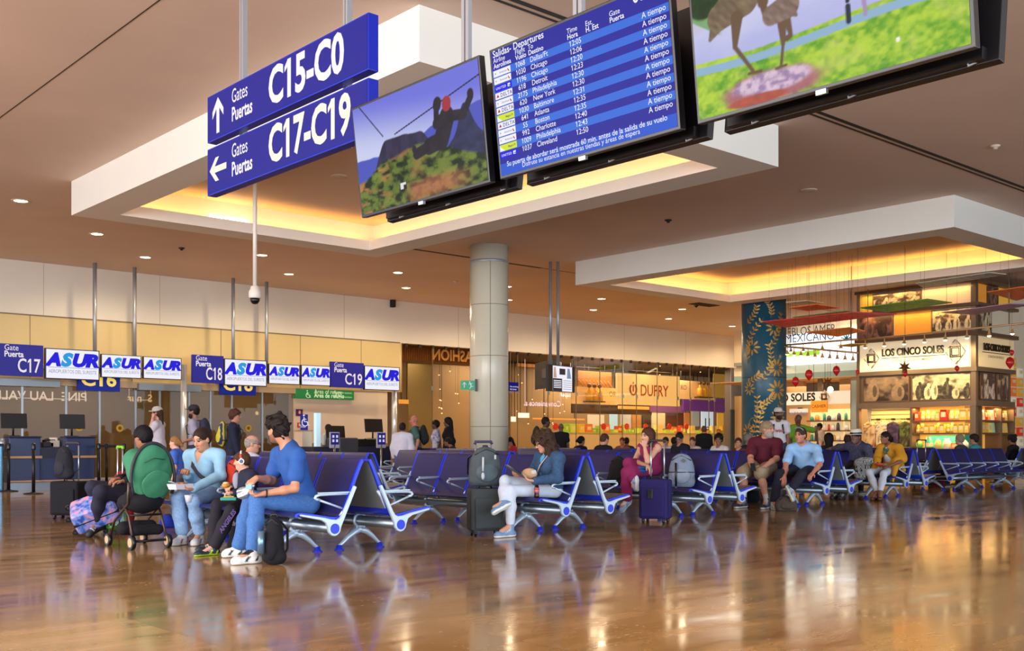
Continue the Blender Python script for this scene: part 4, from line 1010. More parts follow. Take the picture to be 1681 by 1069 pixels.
# coloured wall panels deep in the first shops
def panel(nm, px0, px1, py0, py1, Y, col, lab, cat='panel', th=.06, estr=0, rough=.5, bev=0.0):
    a = at_Y(px0, py1, Y); c = at_Y(px1, py0, Y)
    z0 = at_Y((px0 + px1) / 2, py1, Y).z; z1 = min(at_Y((px0 + px1) / 2, py0, Y).z, 4.15)
    b = MB(); b.box2((a.x, Y, max(z0, 0)), (c.x, Y + th, z1))
    o = b.build(nm, mat(nm + col, col, rough, emit=col if estr else None, estr=estr), bev=bev)
    if lab and z0 > .05:
        s = MB()
        for x in (a.x + .2 * (c.x - a.x), c.x - .2 * (c.x - a.x)):
            if z1 > 2.3 or 'strip' in nm or 'screen' in nm or 'ledge' in nm or 'shelf' in nm: s.box2((x - .01, Y + th, z1 - .03), (x + .01, YW + 4.8, z1 - .01)) if Y + th > YW + 3.5 else s.box2((x - .01, Y + .01, z1), (x + .01, Y + .03, 4.2))
            else: s.box2((x - .02, Y + .01, 0), (x + .02, Y + th - .01, z0))
        s.build('support', M_blackm, o)
    if lab: tag(o, lab, cat)
    return o
panel('olive_panel', 671, 709, 598, 796, YW + 2.6, '#7a6c46', 'tall olive wall panel behind the glass left of the cream column')
panel('brown_partition', 709, 775, 600, 796, YW + 3.4, '#9c8466', 'brown partition behind the glass, hidden partly by the cream column')
panel('amber_ledge', 656, 671, 656, 663, YW + 1.2, '#d8a24a', 'amber lit ledge behind the glass right of the last logo screen', estr=.6)
panel('warm_partition', 838, 940, 590, 796, YW + 3.6, '#a08a6a', 'plain tan partition behind the glass right of the cream column')
panel('amber_niche', 850, 900, 578, 603, YW + 3.3, '#d89a54', 'amber lit niche high on the tan partition', estr=.35)
panel('info_screen', 851, 869, 678, 686, YW + 3.2, '#e6f0f6', 'small bright wide screen on the tan partition', 'screen', estr=.95)
panel('info_screen', 839, 847, 684, 692.5, YW + 3.2, '#dfe9ee', 'small bright square screen at the edge of the cream column', 'screen', estr=.9)
panel('orange_strip', 876, 960, 687, 689, YW + 3.1, '#f08a3c', 'thin orange light strip behind the glass', 'lamp', estr=1.1)
# sign reflections in the glass, put in as glowing reversed letters behind it
for (t, px1, py, Y, s, c, lab) in (('PINE  LAU VALIN', 143, 659, YW + 1.2, .34, '#efe6f4', 'white reflection of a sign, as reversed letters behind the far left doors'), ('S  nur', 250, 660, YW + 1.2, .30, '#e6cda6', 'cream reflection of lettering, reversed behind the doors left of the steel post'),
        ('Convenience s.', 921, 668, YW + 2.4, .33, '#dcc2d6', 'pale reflection of lettering, reversed behind the glass right of the cream column'), ('super', 938, 652, YW + 2.6, .28, '#e2eaf2', 'small white reflection of lettering, reversed under the hanging monitors')):
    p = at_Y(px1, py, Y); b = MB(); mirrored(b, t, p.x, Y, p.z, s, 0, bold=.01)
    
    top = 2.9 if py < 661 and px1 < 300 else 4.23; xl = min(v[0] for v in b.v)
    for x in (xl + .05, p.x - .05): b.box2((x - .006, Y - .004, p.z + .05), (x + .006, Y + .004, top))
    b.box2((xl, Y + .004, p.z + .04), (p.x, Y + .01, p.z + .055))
    tag(b.build('reflection_lettering', lit('reflection_letter' + c, c, 1.7)), lab, 'sign')
# --- the duty free shop behind the glass
def bottles_panel(px0, px1, py0, py1, Y, lab, fx, words, wx):
    a = at_Y(px0, py1, Y); c = at_Y(px1, py0, Y); z0 = at_Y((px0 + px1) / 2, py1, Y).z; z1 = at_Y((px0 + px1) / 2, py0, Y).z
    e = empty('bottle_billboard', ((a.x + c.x) / 2, Y, z0)); tag(e, lab, 'billboard')
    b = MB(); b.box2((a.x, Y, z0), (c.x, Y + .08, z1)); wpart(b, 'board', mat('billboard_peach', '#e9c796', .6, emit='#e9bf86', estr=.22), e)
    W = c.x - a.x; hh = z1 - z0; x = a.x + fx * W
    b = MB(); b.box2((a.x + .1, Y + .03, z1), (a.x + .14, Y + .06, 4.23)); b.box2((c.x - .14, Y + .03, z1), (c.x - .1, Y + .06, 4.23)); b.box2((x - .5, Y - .3, z0 + .08), (x + .5, Y, z0 + .118)); wpart(b, 'hanger', M_blackm, e)
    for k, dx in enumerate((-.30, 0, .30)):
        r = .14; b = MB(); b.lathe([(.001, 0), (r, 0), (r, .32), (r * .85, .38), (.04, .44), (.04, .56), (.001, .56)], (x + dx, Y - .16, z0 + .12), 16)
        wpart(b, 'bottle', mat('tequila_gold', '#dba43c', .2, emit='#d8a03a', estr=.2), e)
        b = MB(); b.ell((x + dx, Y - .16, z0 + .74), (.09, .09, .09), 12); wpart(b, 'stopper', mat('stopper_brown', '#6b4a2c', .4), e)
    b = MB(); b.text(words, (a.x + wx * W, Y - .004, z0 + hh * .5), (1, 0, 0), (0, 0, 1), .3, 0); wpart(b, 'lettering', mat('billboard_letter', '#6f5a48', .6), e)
bottles_panel(939, 1014, 636, 664, YW + 1.6, 'peach billboard with three golden bottles left of the DUFRY panel', .42, 'OR', .8)
bottles_panel(1116, 1172, 626, 656, YW + 1.9, 'peach billboard with three golden bottles right of the DUFRY panel', .62, 'RO', .02)
panel('carved_screen', 949, 1004, 610, 635, YW + 2.0, '#9c6430', 'carved wooden screen above the left bottle billboard', estr=.12)
b = MB(); Y = YW + 1.9
b.box2((at_Y(951, 622, Y).x, Y + .06, 3.22), (at_Y(1002, 622, Y).x, Y + .1, 3.28))
for k in range(9):
    x0 = at_Y(951 + k * 6, 622, Y).x
    b.tube([(x0, Y + .04, 3.0), (x0 + .28, Y + .04, 3.25), (x0, Y + .04, 3.5)], .02, 5)
tag(b.build('carving', mat('carving_gold', '#c98d4c', .5)), 'golden chevron carving in front of the wooden screen', 'carving')
a = at_Y(1014, 664, YW + .7); c = at_Y(1116, 613, YW + .7); z0 = at_Y(1060, 665.5, YW + .7).z; z1 = at_Y(1060, 615, YW + .7).z; Y = YW + .7
e = empty('shop_sign', ((a.x + c.x) / 2, Y, z0)); tag(e, 'large cream shop sign with red lettering DUFRY', 'sign')
b = MB(); b.box2((a.x, Y, z0), (c.x, Y + .12, z1)); wpart(b, 'board', mat('sign_cream', '#e6d6a0', .5, emit='#e2cf94', estr=.35), e)
W = c.x - a.x; hh = z1 - z0
b = MB(); b.text('DUFRY', (a.x + W * .345, Y - .01, z0 + hh * .31), (1, 0, 0), (0, 0, 1), hh * .52, 0, fit=W * .45, bold=.006, ext=.004); wpart(b, 'lettering', mat('dufry_red', '#b0472c', .5), e)
b = MB()
for f in (.1, .9): b.box2((a.x + f * W - .015, Y + .05, z1), (a.x + f * W + .015, Y + .08, 4.23))
wpart(b, 'hanger', M_steel, e)
b = MB(); cxl = a.x + W * .235; czl = z0 + hh * .50
b.tube([(cxl + .19 * math.cos(t), Y - .02, czl + .22 * math.sin(t)) for t in [2.3 + k * .31 for k in range(17)]], .035, 6); b.box((cxl, Y - .02, czl + .04), (.05, .02, .26)); b.box((cxl, Y - .02, czl + .26), (.03, .02, .08))
wpart(b, 'emblem', mat('dufry_red', '#b0472c', .5), e)
light('sign_lamp', 'AREA', (a.x + W * .4, Y - .25, 4.15), 14, (1, .85, .6), .2, (.35, 0, 0), 2.0)
panel('slatted_bulkhead', 946, 1172, 583, 610, YW + 3.0, '#5d3f28', 'brown slatted bulkhead above the duty free shop')
panel('yellow_wall', 1172, 1200, 606, 653, YW + 2.2, '#dcb75e', 'yellow lit wall at the right end of the duty free shop', estr=.25)
panel('dark_bulkhead', 939, 1070, 664, 680, YW + 2.6, '#3a2820', 'dark bulkhead under the left bottle billboard')
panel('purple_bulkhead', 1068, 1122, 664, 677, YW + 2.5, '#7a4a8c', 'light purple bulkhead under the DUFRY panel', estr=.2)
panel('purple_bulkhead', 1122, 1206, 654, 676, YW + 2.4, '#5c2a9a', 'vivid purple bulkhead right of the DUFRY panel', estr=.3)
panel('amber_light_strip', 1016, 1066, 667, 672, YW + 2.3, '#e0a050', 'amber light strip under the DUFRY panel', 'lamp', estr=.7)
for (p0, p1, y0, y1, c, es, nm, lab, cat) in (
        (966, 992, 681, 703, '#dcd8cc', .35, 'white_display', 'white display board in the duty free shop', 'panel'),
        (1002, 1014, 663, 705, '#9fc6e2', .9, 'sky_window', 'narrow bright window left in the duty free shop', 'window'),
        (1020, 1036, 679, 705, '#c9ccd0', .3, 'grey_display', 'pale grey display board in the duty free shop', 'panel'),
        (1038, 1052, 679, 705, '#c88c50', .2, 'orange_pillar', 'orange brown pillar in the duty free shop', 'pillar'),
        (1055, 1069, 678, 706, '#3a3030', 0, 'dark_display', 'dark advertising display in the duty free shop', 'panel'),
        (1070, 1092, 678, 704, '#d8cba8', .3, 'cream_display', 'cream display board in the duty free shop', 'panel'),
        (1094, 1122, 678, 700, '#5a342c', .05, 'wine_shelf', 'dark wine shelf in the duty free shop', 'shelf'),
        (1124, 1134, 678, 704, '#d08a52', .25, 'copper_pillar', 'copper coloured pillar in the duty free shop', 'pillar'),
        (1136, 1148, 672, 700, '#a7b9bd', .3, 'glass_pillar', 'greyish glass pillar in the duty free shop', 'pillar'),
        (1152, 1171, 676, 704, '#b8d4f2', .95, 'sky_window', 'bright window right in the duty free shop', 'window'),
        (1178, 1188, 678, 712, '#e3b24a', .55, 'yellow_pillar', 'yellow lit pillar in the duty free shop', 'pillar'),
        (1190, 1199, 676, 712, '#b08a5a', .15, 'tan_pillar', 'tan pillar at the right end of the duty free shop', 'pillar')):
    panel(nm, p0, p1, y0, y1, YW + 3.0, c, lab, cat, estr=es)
b = MB(); Y = YW + 2.98
for px in (1158, 1164): x = at_Y(px, 690, Y).x; b.box2((x - .03, Y - .02, 1.35), (x + .03, Y, 2.1))
b.box2((at_Y(1152, 690, Y).x, Y - .02, 1.66), (at_Y(1171, 690, Y).x, Y, 1.70))
tag(b.build('window_bars', M_dark), 'dark glazing bars of the bright window right in the duty free shop', 'window bars')
# white shop counter with rows of packets
a = at_Y(934, 712, YW + .9); c = at_Y(1206, 716, YW + .9); zc = at_Y(1070, 712.5, YW + .9).z
e = empty('shop_counter', (a.x, YW + .9, 0)); tag(e, 'long cream counter of the duty free shop behind the glass', 'counter')
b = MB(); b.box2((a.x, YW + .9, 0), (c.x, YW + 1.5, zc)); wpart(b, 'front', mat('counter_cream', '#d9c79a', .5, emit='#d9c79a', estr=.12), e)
b = MB(); b.box2((a.x, YW + .86, zc), (c.x, YW + 1.54, zc + .04)); wpart(b, 'top', mat('counter_top', '#cdd08a', .4), e)
rnd = random.Random(3)
pal = ['#a9d23a', '#c2dd4a', '#8fc832', '#e8b23a', '#d8482e', '#f0d27a', '#b8d84a', '#e07a3a']
n = 0; x = a.x + .1
while x < c.x - .3:
    wd = rnd.choice((.16, .2, .3, .36)); hh = rnd.choice((.14, .16, .2, .28, .34)); col = rnd.choice(pal[:3] if hh < .2 else pal)
    b = MB(); b.box((0, 0, hh / 2), (wd, .2, hh)); b.box((0, -.101, hh * .5), (wd * .6, .004, hh * .4), 1)
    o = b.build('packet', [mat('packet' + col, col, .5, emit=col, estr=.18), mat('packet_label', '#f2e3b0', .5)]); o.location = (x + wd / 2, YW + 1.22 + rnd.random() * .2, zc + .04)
    tag(o, 'brightly coloured packet in the row on the duty free counter', 'packet', 'packets on the duty free counter'); x += wd + rnd.choice((.02, .06, .12)); n += 1
for k, px in enumerate((912, 991, 1029, 1060, 1099, 1127)):
    p = at_Y(px, 700.5, YW + .98)
    e = empty('round_price_sign', (p.x, YW + .98, zc + .04 if px > 934 else 0)); z = p.z - e.location.z
    tag(e, 'round red sign on a thin stem, %s from the left over the duty free counter' % ['first', 'second', 'third', 'fourth', 'fifth', 'sixth'][k], 'sign', 'round red signs')
    b = MB(); b.cyl((0, 0, 0), (0, 0, z), .012, 6); b.build('stem', M_alu, e)
    b = MB(); b.cyl((0, -.02, z), (0, .02, z), .13, 20); b.build('disc', mat('sign_red', '#c8281e', .5, emit='#c8281e', estr=.25), e)
# little pendant lamps glittering behind the glass
rnd = random.Random(11)
for k in range(34):
    px = rnd.choice((rnd.uniform(720, 768), rnd.uniform(842, 935), rnd.uniform(842, 935), rnd.uniform(940, 1190))); py = rnd.uniform(600, 690) if px < 938 else rnd.uniform(588, 660)
    if px < 938: py = rnd.uniform(645, 700) if rnd.random() < .7 else rnd.uniform(600, 640)
    p = at_Y(px, py, YW + rnd.uniform(1.9, 2.3) if px < 938 else YW + .45)
    b = MB(); b.ell((0, 0, 0), (.028, .028, .02), 8); b.cyl((0, 0, .02), (0, 0, 4.22 - p.z), .004, 4, 1)
    o = b.build('pendant_lamp', [lit('pendant_bulb', '#ffd9a0', 2.5), M_dark]); o.location = p
    tag(o, 'tiny pendant lamp glittering behind the shop glass', 'lamp', 'pendant lamps behind the glass')
# grey striped end panel and dark end of the glass front
a = at_Y(1199, 650, YW).x; c = at_Y(1219, 650, YW).x
b = MB(); n = 9
b.box2((a, YW, 0), (XE + .3, YW + .3, 4.23))
struct(b.build('wall_end', mat('grey_metal_panel', '#6f6c72', .4, .3)))
b = MB()
for k in range(n): x = a + (c - a) * (k + .5) / n; b.box2((x - .06, YW - .04, 2.4), (x + .06, YW, 4.23))
struct(b.build('trim_9', mat('grey_slat', '#8d8a90', .35, .4)))
b = MB(); b.box2((a, YW - .05, 0), (c, YW, 2.38)); struct(b.build('trim_10', mat('dark_teal_panel', '#1f3f4e', .3)))

# ------------------------------------------------------------------ teal column with gold flower pattern
TC = at_d(1254, 700, 31.7); TR = 36 / F * 31.7; Tx, Ty = TC.x, TC.y
M_teal = mat('teal_column_paint', '#1c5a76', .35, noise=(1.2, .12))
b = MB(); b.lathe([(TR, 0), (TR, ZC)], (Tx, Ty, 0), 56); tcol = struct(b.build('column', M_teal))
b = MB(); th0 = math.atan2(-Ty, -Tx)
def wrap(s, z, o=.006):
    t = th0 + s / TR; return (Tx + (TR + o) * math.cos(t), Ty + (TR + o) * math.sin(t), z)
def leaf(s, z, ang, L, wd):
    pts = []
    for f, g in ((0, 0), (.25, .8), (.55, 1), (.85, .55), (1, 0), (.85, -.55), (.55, -1), (.25, -.8)):
        u = f * L; q = g * wd / 2
        pts.append(wrap(s + u * math.cos(ang) - q * math.sin(ang), z + u * math.sin(ang) + q * math.cos(ang)))
    b.add(pts, [tuple(range(8))])
rnd = random.Random(5)
def flower(s, z, R0, n):
    for k in range(n): leaf(s + .25 * R0 * math.cos(2 * PI * k / n), z + .25 * R0 * math.sin(2 * PI * k / n), 2 * PI * k / n, R0 * .8, R0 * .28)
for s, z, R0, n in ((.38, 3.15, .27, 10), (-.45, 2.55, .2, 9), (.4, 2.5, .3, 10), (-.35, 3.75, .24, 8), (.3, 4.3, .25, 9), (-.1, 1.95, .16, 8), (.45, 1.7, .26, 10), (-.5, 1.3, .24, 9), (0.0, .95, .2, 8), (.5, .8, .25, 9)): flower(s, z, R0, n)
def vine(s0, z0, s1, z1, bend, n):
    pp = []
    for k in range(n + 1):
        t = k / n; s = s0 + (s1 - s0) * t + bend * math.sin(PI * t); z = z0 + (z1 - z0) * t
        pp.append((s, z))
    b.tube([wrap(*p) for p in pp], .007, 4)
    for k in range(1, n):
        a = math.atan2(pp[k][1] - pp[k - 1][1], pp[k][0] - pp[k - 1][0])
        leaf(pp[k][0], pp[k][1], a + .9, .13, .05); leaf(pp[k][0], pp[k][1], a - .9, .13, .05)
for v in ((-.55, .7, -.2, 2.4, .15, 12), (.1, .6, .05, 2.2, -.2, 12), (-.2, 2.0, .3, 2.4, .1, 8), (-.6, 2.7, -.1, 3.0, .1, 7), (-.1, 2.7, .1, 3.9, .2, 10), (-.5, 3.3, .0, 4.6, -.2, 11), (.1, 3.6, .55, 4.8, .1, 10), (-.6, 4.4, -.2, 5.0, .1, 7), (.3, 1.0, .6, 2.2, -.1, 10), (.2, 4.6, .0, 5.2, .1, 7)): vine(*v)
for s, z in ((-.3, 1.55), (.15, 1.35)): b.tube([wrap(s + .14 * math.cos(t), z + .14 * math.sin(t)) for t in [k * .3 for k in range(20)]], .012, 5)
b.build('gold_pattern', mat('gold_leaf', '#b08e42', .4, .5), tcol)
b = MB(); b.lathe([(TR + .004, -.008), (TR + .004, .008)], (Tx, Ty, 2.88), 56, caps=False); b.build('joint', M_dark, tcol)
# ================================================================== souvenir shop at the right and what lies beyond it
WX = 27.2; CYc = at_X(1601, 600, WX).y; LY = at_X(1407, 600, WX).y; RX = at_Y(1664, 600, CYc).x
def zc(y): return at_X(1601, y, WX).z
M_bronze = mat('bronze_trim', '#7d6853', .35, .4)
M_wallwarm = mat('shop_cream_wall', '#f0dfc0', .6)
M_orange = mat('orange_panel', '#e39a3a', .5, emit='#e08a20', estr=.25)
M_yellow = mat('yellow_panel', '#e6b54a', .5, emit='#e6a828', estr=.25)
M_shelfw = mat('shelf_wood', '#6b4c34', .45)
M_backlit = mat('backlit_shelf', '#e9b155', .5, emit='#eaa63c', estr=.55)
# body of the shop: a block with two visible faces
b = MB(); b.box2((WX + .56, CYc + .56, 0), (WX + 8, LY, 5.2)); struct(b.build('wall_shop_core', M_wallwarm))
def facade(nm, y0, y1, x_off, mat_, lab, cat, z0, z1):
    """box following both visible faces as an L"""
    b = MB()
    b.box2((WX + x_off, CYc + x_off, z0), (WX + .55, LY, z1)); b.box2((WX + .55, CYc + x_off, z0), (RX, CYc + .55, z1))
    o = b.build(nm, mat_)
    return o
struct(facade('trim_11', 0, 0, .0, M_wallwarm, '', '', 2.93, 3.76))           # sign band
struct(facade('trim_12', 0, 0, -.06, M_bronze, '', '', 2.82, 2.93))
struct(facade('trim_13', 0, 0, -.14, M_shelfw, '', '', 3.74, 3.84))
struct(facade('trim_14', 0, 0, -.14, M_shelfw, '', '', 4.50, 4.58))
struct(facade('trim_15', 0, 0, -.14, M_shelfw, '', '', 5.10, 5.18))
struct(facade('wall_shop_upper', 0, 0, .06, M_wallwarm, '', '', 3.84, 5.10))
struct(facade('trim_16', 0, 0, -.04, M_bronze, '', '', 1.92, 2.07))
struct(facade('wall_shop_photo', 0, 0, .08, M_bronze, '', '', 2.07, 2.82))
b = MB(); b.box2((WX - .03, CYc - .03, 0), (WX + .10, CYc + .10, 5.1)); b.box2((WX - .02, LY - .08, 0), (WX + .1, LY + .0, 5.1)); struct(b.build('trim_17', M_bronze))
# lit sign band with raised lettering and sun emblems
e = empty('shop_name_sign', (WX, (CYc + LY) / 2, 2.95)); tag(e, 'lit white shop sign reading LOS CINCO SOLES with dark raised letters', 'sign')
b = MB(); b.box2((WX - .02, CYc + .14, 2.95), (WX, LY - .1, 3.73)); wpart(b, 'board', mat('lit_white_board', '#f6ead0', .5, emit='#f8dca4', estr=.34), e)
U, V = Vector((0, -1, 0)), Vector((0, 0, 1)); Wd = LY - CYc
M_let = mat('dark_letter', '#2a2018', .35, .3)
b = MB(); LYa, LYb = at_X(1449, 585, WX).y, at_X(1550, 585, WX).y
b.text('LOS CINCO SOLES', (WX - .06, LYa, 3.34), U, V, .28, 0, xs=.76, bold=.025, ext=.05); wpart(b, 'lettering', M_let, e)
b = MB(); b.box2((WX - .06, LYb - .06, 3.275), (WX - .02, LYa, 3.29)); wpart(b, 'underline', M_let, e)
b = MB(); b.text('CORAZON DE ARTE - MEXICO', (WX - .03, (LYa + LYb) / 2, 3.17), U, V, .085, 0, align='CENTER', bold=.01); wpart(b, 'small_lettering', mat('gold_letter', '#a8803c', .4), e)
def sun_emblem(c, U, N, s, parent):
    q = lambda x, y, d=0.0: Vector(c) + U * (x * s) + V * (y * s) + N * d
    b = MB(); pts = []
    for k in range(16):
        a = PI / 2 + k * PI / 8; r = 1.0 if k % 4 == 0 else (.72 if k % 2 == 0 else .80)
        pts.append((r * math.cos(a) * .8, r * math.sin(a)))
    b.prism(pts, q(0, 0, .02), U * s, V * s, N * .05); wpart(b, 'emblem_plate', M_wallwarm, parent)
    b = MB()
    for k in range(16): b.tube([q(pts[k][0], pts[k][1], .075), q(pts[(k + 1) % 16][0], pts[(k + 1) % 16][1], .075)], .008, 5) if k % 2 == 0 else None
    for d in (.42, .30): b.tube([q(-d, -d, .075), q(d, -d, .075), q(d, d, .075), q(-d, d, .075), q(-d, -d, .075)], .016, 5)
    wpart(b, 'emblem_lines', M_let, parent)
NF = Vector((-1, 0, 0))
sun_emblem((WX - .02, at_X(1433, 585, WX).y, 3.30), U, NF, .27, e); sun_emblem((WX - .02, at_X(1571, 585, WX).y, 3.34), U, NF, .32, e)
e = empty('shop_name_sign', ((WX + RX) / 2, CYc, 2.95)); tag(e, 'narrower shop sign with LOS CINCO SOLES round the corner at far right', 'sign')
b = MB(); b.box2((WX + .14, CYc - .02, 2.95), (RX - .05, CYc, 3.73)); wpart(b, 'board', mat('lit_cream_board', '#ecd3a4', .5, emit='#ecc88a', estr=.25), e)
b = MB(); b.text('LOS CINCO SOLES', ((WX + RX) / 2, CYc - .06, 3.38), (1, 0, 0), V, .26, 0, align='CENTER', xs=.72, bold=.02, ext=.06); wpart(b, 'lettering', M_let, e)
b = MB(); b.box2((WX + .35, CYc - .05, 3.32), (RX - .3, CYc - .02, 3.335)); b.text('CORAZON DE MEXICO', ((WX + RX) / 2, CYc - .03, 3.2), (1, 0, 0), V, .09, 0, align='CENTER'); wpart(b, 'small_lettering', M_let, e)
# sepia photographs and coloured panels on the shop faces
def sepia(seed, dark='#3a2418', light_='#f0d8a8', sc=5.0, figs=3):
    def f(u, v):
        rr = np.random.RandomState(seed)
        n = fbm(u * sc + seed, v * sc * .7 + seed * 2, 5); n2 = fbm(u * sc * 4, v * sc * 3 + seed, 3)
        t = sst(.36, .56, n) * .55 + .35 * n2
        for k in range(figs):
            x = (k + .5 + rr.rand() * .4 - .2) / figs; hgt = .45 + .4 * rr.rand(); wd = .25 / figs + .02
            d = np.minimum(np.hypot((u - x) / wd, (v - hgt * .45) / (hgt * .5)), np.hypot((u - x - .02) / (wd * .5), (v - hgt) / .1))
            tone = rr.choice((.1, .85, .95))
            t = np.where(d < 1, tone * .7 + .3 * n2, t)
            d2 = np.hypot((u - x - wd * .3) / (wd * .35), (v - hgt * .5) / (hgt * .3)); t = np.where(d2 < 1, t * .55 + (1 - tone) * .28, t)
        return mixc(np.ones(u.shape + (3,)) * hexa(dark), np.ones(u.shape + (3,)) * hexa(light_), np.clip(t * 1.15, 0, 1) ** 2.2)
    return f
def photo_l(f0, f1, z0, z1, seed, lab, dk='#3a2418', lt='#f0d8a8', sc=5., figs=3, x=-.0):
    """photograph on the long face; f measured from the left end"""
    y0, y1 = LY - Wd * f0, LY - Wd * f1
    e = empty('sepia_photograph', (WX + x, (y0 + y1) / 2, z0)); tag(e, lab, 'photograph', 'sepia photographs on the souvenir shop')
    b = MB(); b.box2((WX + x, y1, z0), (WX + .055, y0, z1)); wpart(b, 'board', M_shelfw, e)
    o = picture('print', Vector((WX + x - .004, y0 - .03, z0 + .03)) - e.location, U, V, y0 - y1 - .06, z1 - z0 - .06, 90, 44, sepia(seed, dk, lt, sc, figs), M_print, e)
def photo_r(xa, xb, z0, z1, seed, lab, dk='#3a2418', lt='#f0d8a8', sc=5., figs=2, y=0.0):
    e = empty('sepia_photograph', ((xa + xb) / 2, CYc + y, z0)); tag(e, lab, 'photograph', 'sepia photographs on the souvenir shop')
    b = MB(); b.box2((xa, CYc + y, z0), (xb, CYc + .055, z1)); wpart(b, 'board', M_shelfw, e)
    picture('print', Vector((xa + .03, CYc + y - .004, z0 + .03)) - e.location, (1, 0, 0), V, xb - xa - .06, z1 - z0 - .06, 50, 44, sepia(seed, dk, lt, sc, figs), M_print, e)
def plain_l(f0, f1, z0, z1, m, lab):
    b = MB(); b.box2((WX + .03, LY - Wd * f1, z0), (WX + .06, LY - Wd * f0, z1)); tag(b.build('wall_panel', m), lab, 'panel')
photo_l(.14, .56, 4.6, 5.08, 3, 'sepia photograph on the top tier of the souvenir shop', figs=5)
plain_l(.02, .135, 4.58, 5.1, M_yellow, 'yellow lit panel at the left of the shop top tier')
plain_l(.57, .96, 4.58, 5.1, mat('pale_rose_panel', '#e9c8a0', .5, emit='#e2b078', estr=.2), 'pale rose panel at the right of the shop top tier')
photo_l(.0, .32, 3.86, 4.48, 8, 'dark sepia photograph left under the red hanging panels', '#2a1a1c', '#9a6a5a', 3., 2)
plain_l(.33, .64, 3.84, 4.5, M_orange, 'plain orange lit panel in the middle of the shop front')
photo_l(.65, .98, 3.86, 4.48, 13, 'sepia photograph of figures right of the orange panel', figs=4)
photo_r(WX + .10, WX + .95, 3.86, 4.48, 21, 'sepia photograph round the corner beside the orange panel tier')
photo_r(WX + .75, WX + 1.35, 4.6, 5.08, 25, 'small sepia photograph round the corner on the top tier', '#2a1a1c', '#b07a5a')
b = MB(); b.box2((WX + .12, CYc + .03, 4.58), (WX + .7, CYc + .06, 5.1)); tag(b.build('wall_panel', M_orange), 'orange panel round the corner on the top tier', 'panel')
b = MB(); b.box2((WX + 1.4, CYc + .03, 4.58), (RX, CYc + .06, 5.1)); tag(b.build('wall_panel', M_yellow), 'yellow panel round the corner on the top tier', 'panel')
photo_l(.05, .46, 2.09, 2.80, 31, 'large dark sepia photograph left above the clothes rail', '#241712', '#a98a6a', 3., 2, .02)
photo_l(.48, .965, 2.09, 2.80, 37, 'large sepia photograph of leaning dancers above the shelves', '#1e140e', '#f6e2b0', 4., 6, .02)
photo_r(WX + .35, WX + 1.2, 2.09, 2.80, 41, 'pale sepia photograph round the corner, left of two', '#4a3028', '#f0d6c0', 4., 3, .02)
photo_r(WX + 1.3, WX + 2.0, 2.09, 2.80, 45, 'pale sepia photograph round the corner, right of two', '#4a3028', '#e8c09a', 4., 2, .02)
# shelves right part of the long face
ys0, ys1 = LY - Wd * .48, CYc + .10
e = empty('souvenir_shelves', (WX, (ys0 + ys1) / 2, 0)); tag(e, 'lit souvenir shelving of the shop front with three stocked shelves', 'shelving')
b = MB(); b.box2((WX + .42, ys1, 0), (WX + .5, ys0, 1.92)); wpart(b, 'back', M_backlit, e)
for z in (1.56, 1.23, .80, .40): b = MB(); b.box2((WX + .0, ys1, z - .04), (WX + .42, ys0, z)); wpart(b, 'shelf', M_shelfw, e)
for y in (ys0, ys1): b = MB(); b.box2((WX - .02, y - .03, 0), (WX + .45, y + .03, 1.92)); wpart(b, 'upright', M_bronze, e)
b = MB(); b.box2((WX + .30, ys1 + .05, .84), (WX + .40, ys0 - .35, 1.16)); wpart(b, 'teal_panel', mat('teal_backlit', '#3fbf9a', .5, emit='#38b890', estr=.5), e)
rnd = random.Random(9)
def goods(y_hi, y_lo, z, x, kinds, grp, labp, dens=.02):
    y = y_hi - .06; n = 0
    while y > y_lo + .12:
        nm, wd, hh, cols, shp = rnd.choice(kinds); col = rnd.choice(cols); wd *= rnd.uniform(.9, 1.1); hh *= rnd.uniform(.9, 1.1)
        b = MB()
        if shp == 'box': b.box((0, 0, hh / 2), (.2, wd, hh)); b.box((-.101, 0, hh * .55), (.004, wd * .7, hh * .5), 1)
        elif shp == 'jar': b.lathe([(.001, 0), (wd / 2, .0), (wd / 2, hh * .7), (wd * .3, hh * .82), (wd * .3, hh), (.001, hh)], n=12); b.lathe([(wd / 2 + .002, hh * .2), (wd / 2 + .002, hh * .5)], n=12, mi=1, caps=False)
        else: b.lathe([(.001, 0), (wd * .25, 0), (wd * .5, hh * .45), (wd * .42, hh * .8), (wd * .2, hh), (.001, hh)], n=12); b.ell((0, 0, hh * 1.0), (wd * .2, wd * .2, wd * .18), 8, 1)
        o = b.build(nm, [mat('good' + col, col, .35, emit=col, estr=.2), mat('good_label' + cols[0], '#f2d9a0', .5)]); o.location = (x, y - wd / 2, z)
        tag(o, labp, nm.replace('_', ' '), grp); y -= wd + dens
REDS = ['#d8321e', '#c8261a', '#e04a24', '#e8b04a']; GOLD = ['#d9a93a', '#c9b04a', '#e6c860', '#b8903a', '#a8b050']; MIX = ['#e08030', '#6fb04a', '#d8c060', '#e0e0c8', '#48b08a']
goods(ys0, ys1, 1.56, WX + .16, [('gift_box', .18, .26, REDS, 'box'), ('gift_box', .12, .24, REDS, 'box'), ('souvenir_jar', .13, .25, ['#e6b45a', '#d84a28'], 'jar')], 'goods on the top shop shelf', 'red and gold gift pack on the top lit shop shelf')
goods(ys0, ys1, 1.23, WX + .16, [('souvenir_jar', .10, .24, GOLD, 'jar'), ('souvenir_jar', .12, .26, GOLD, 'jar'), ('gift_box', .13, .22, GOLD, 'box')], 'goods on the middle shop shelf', 'golden souvenir jar or box on the middle lit shop shelf')
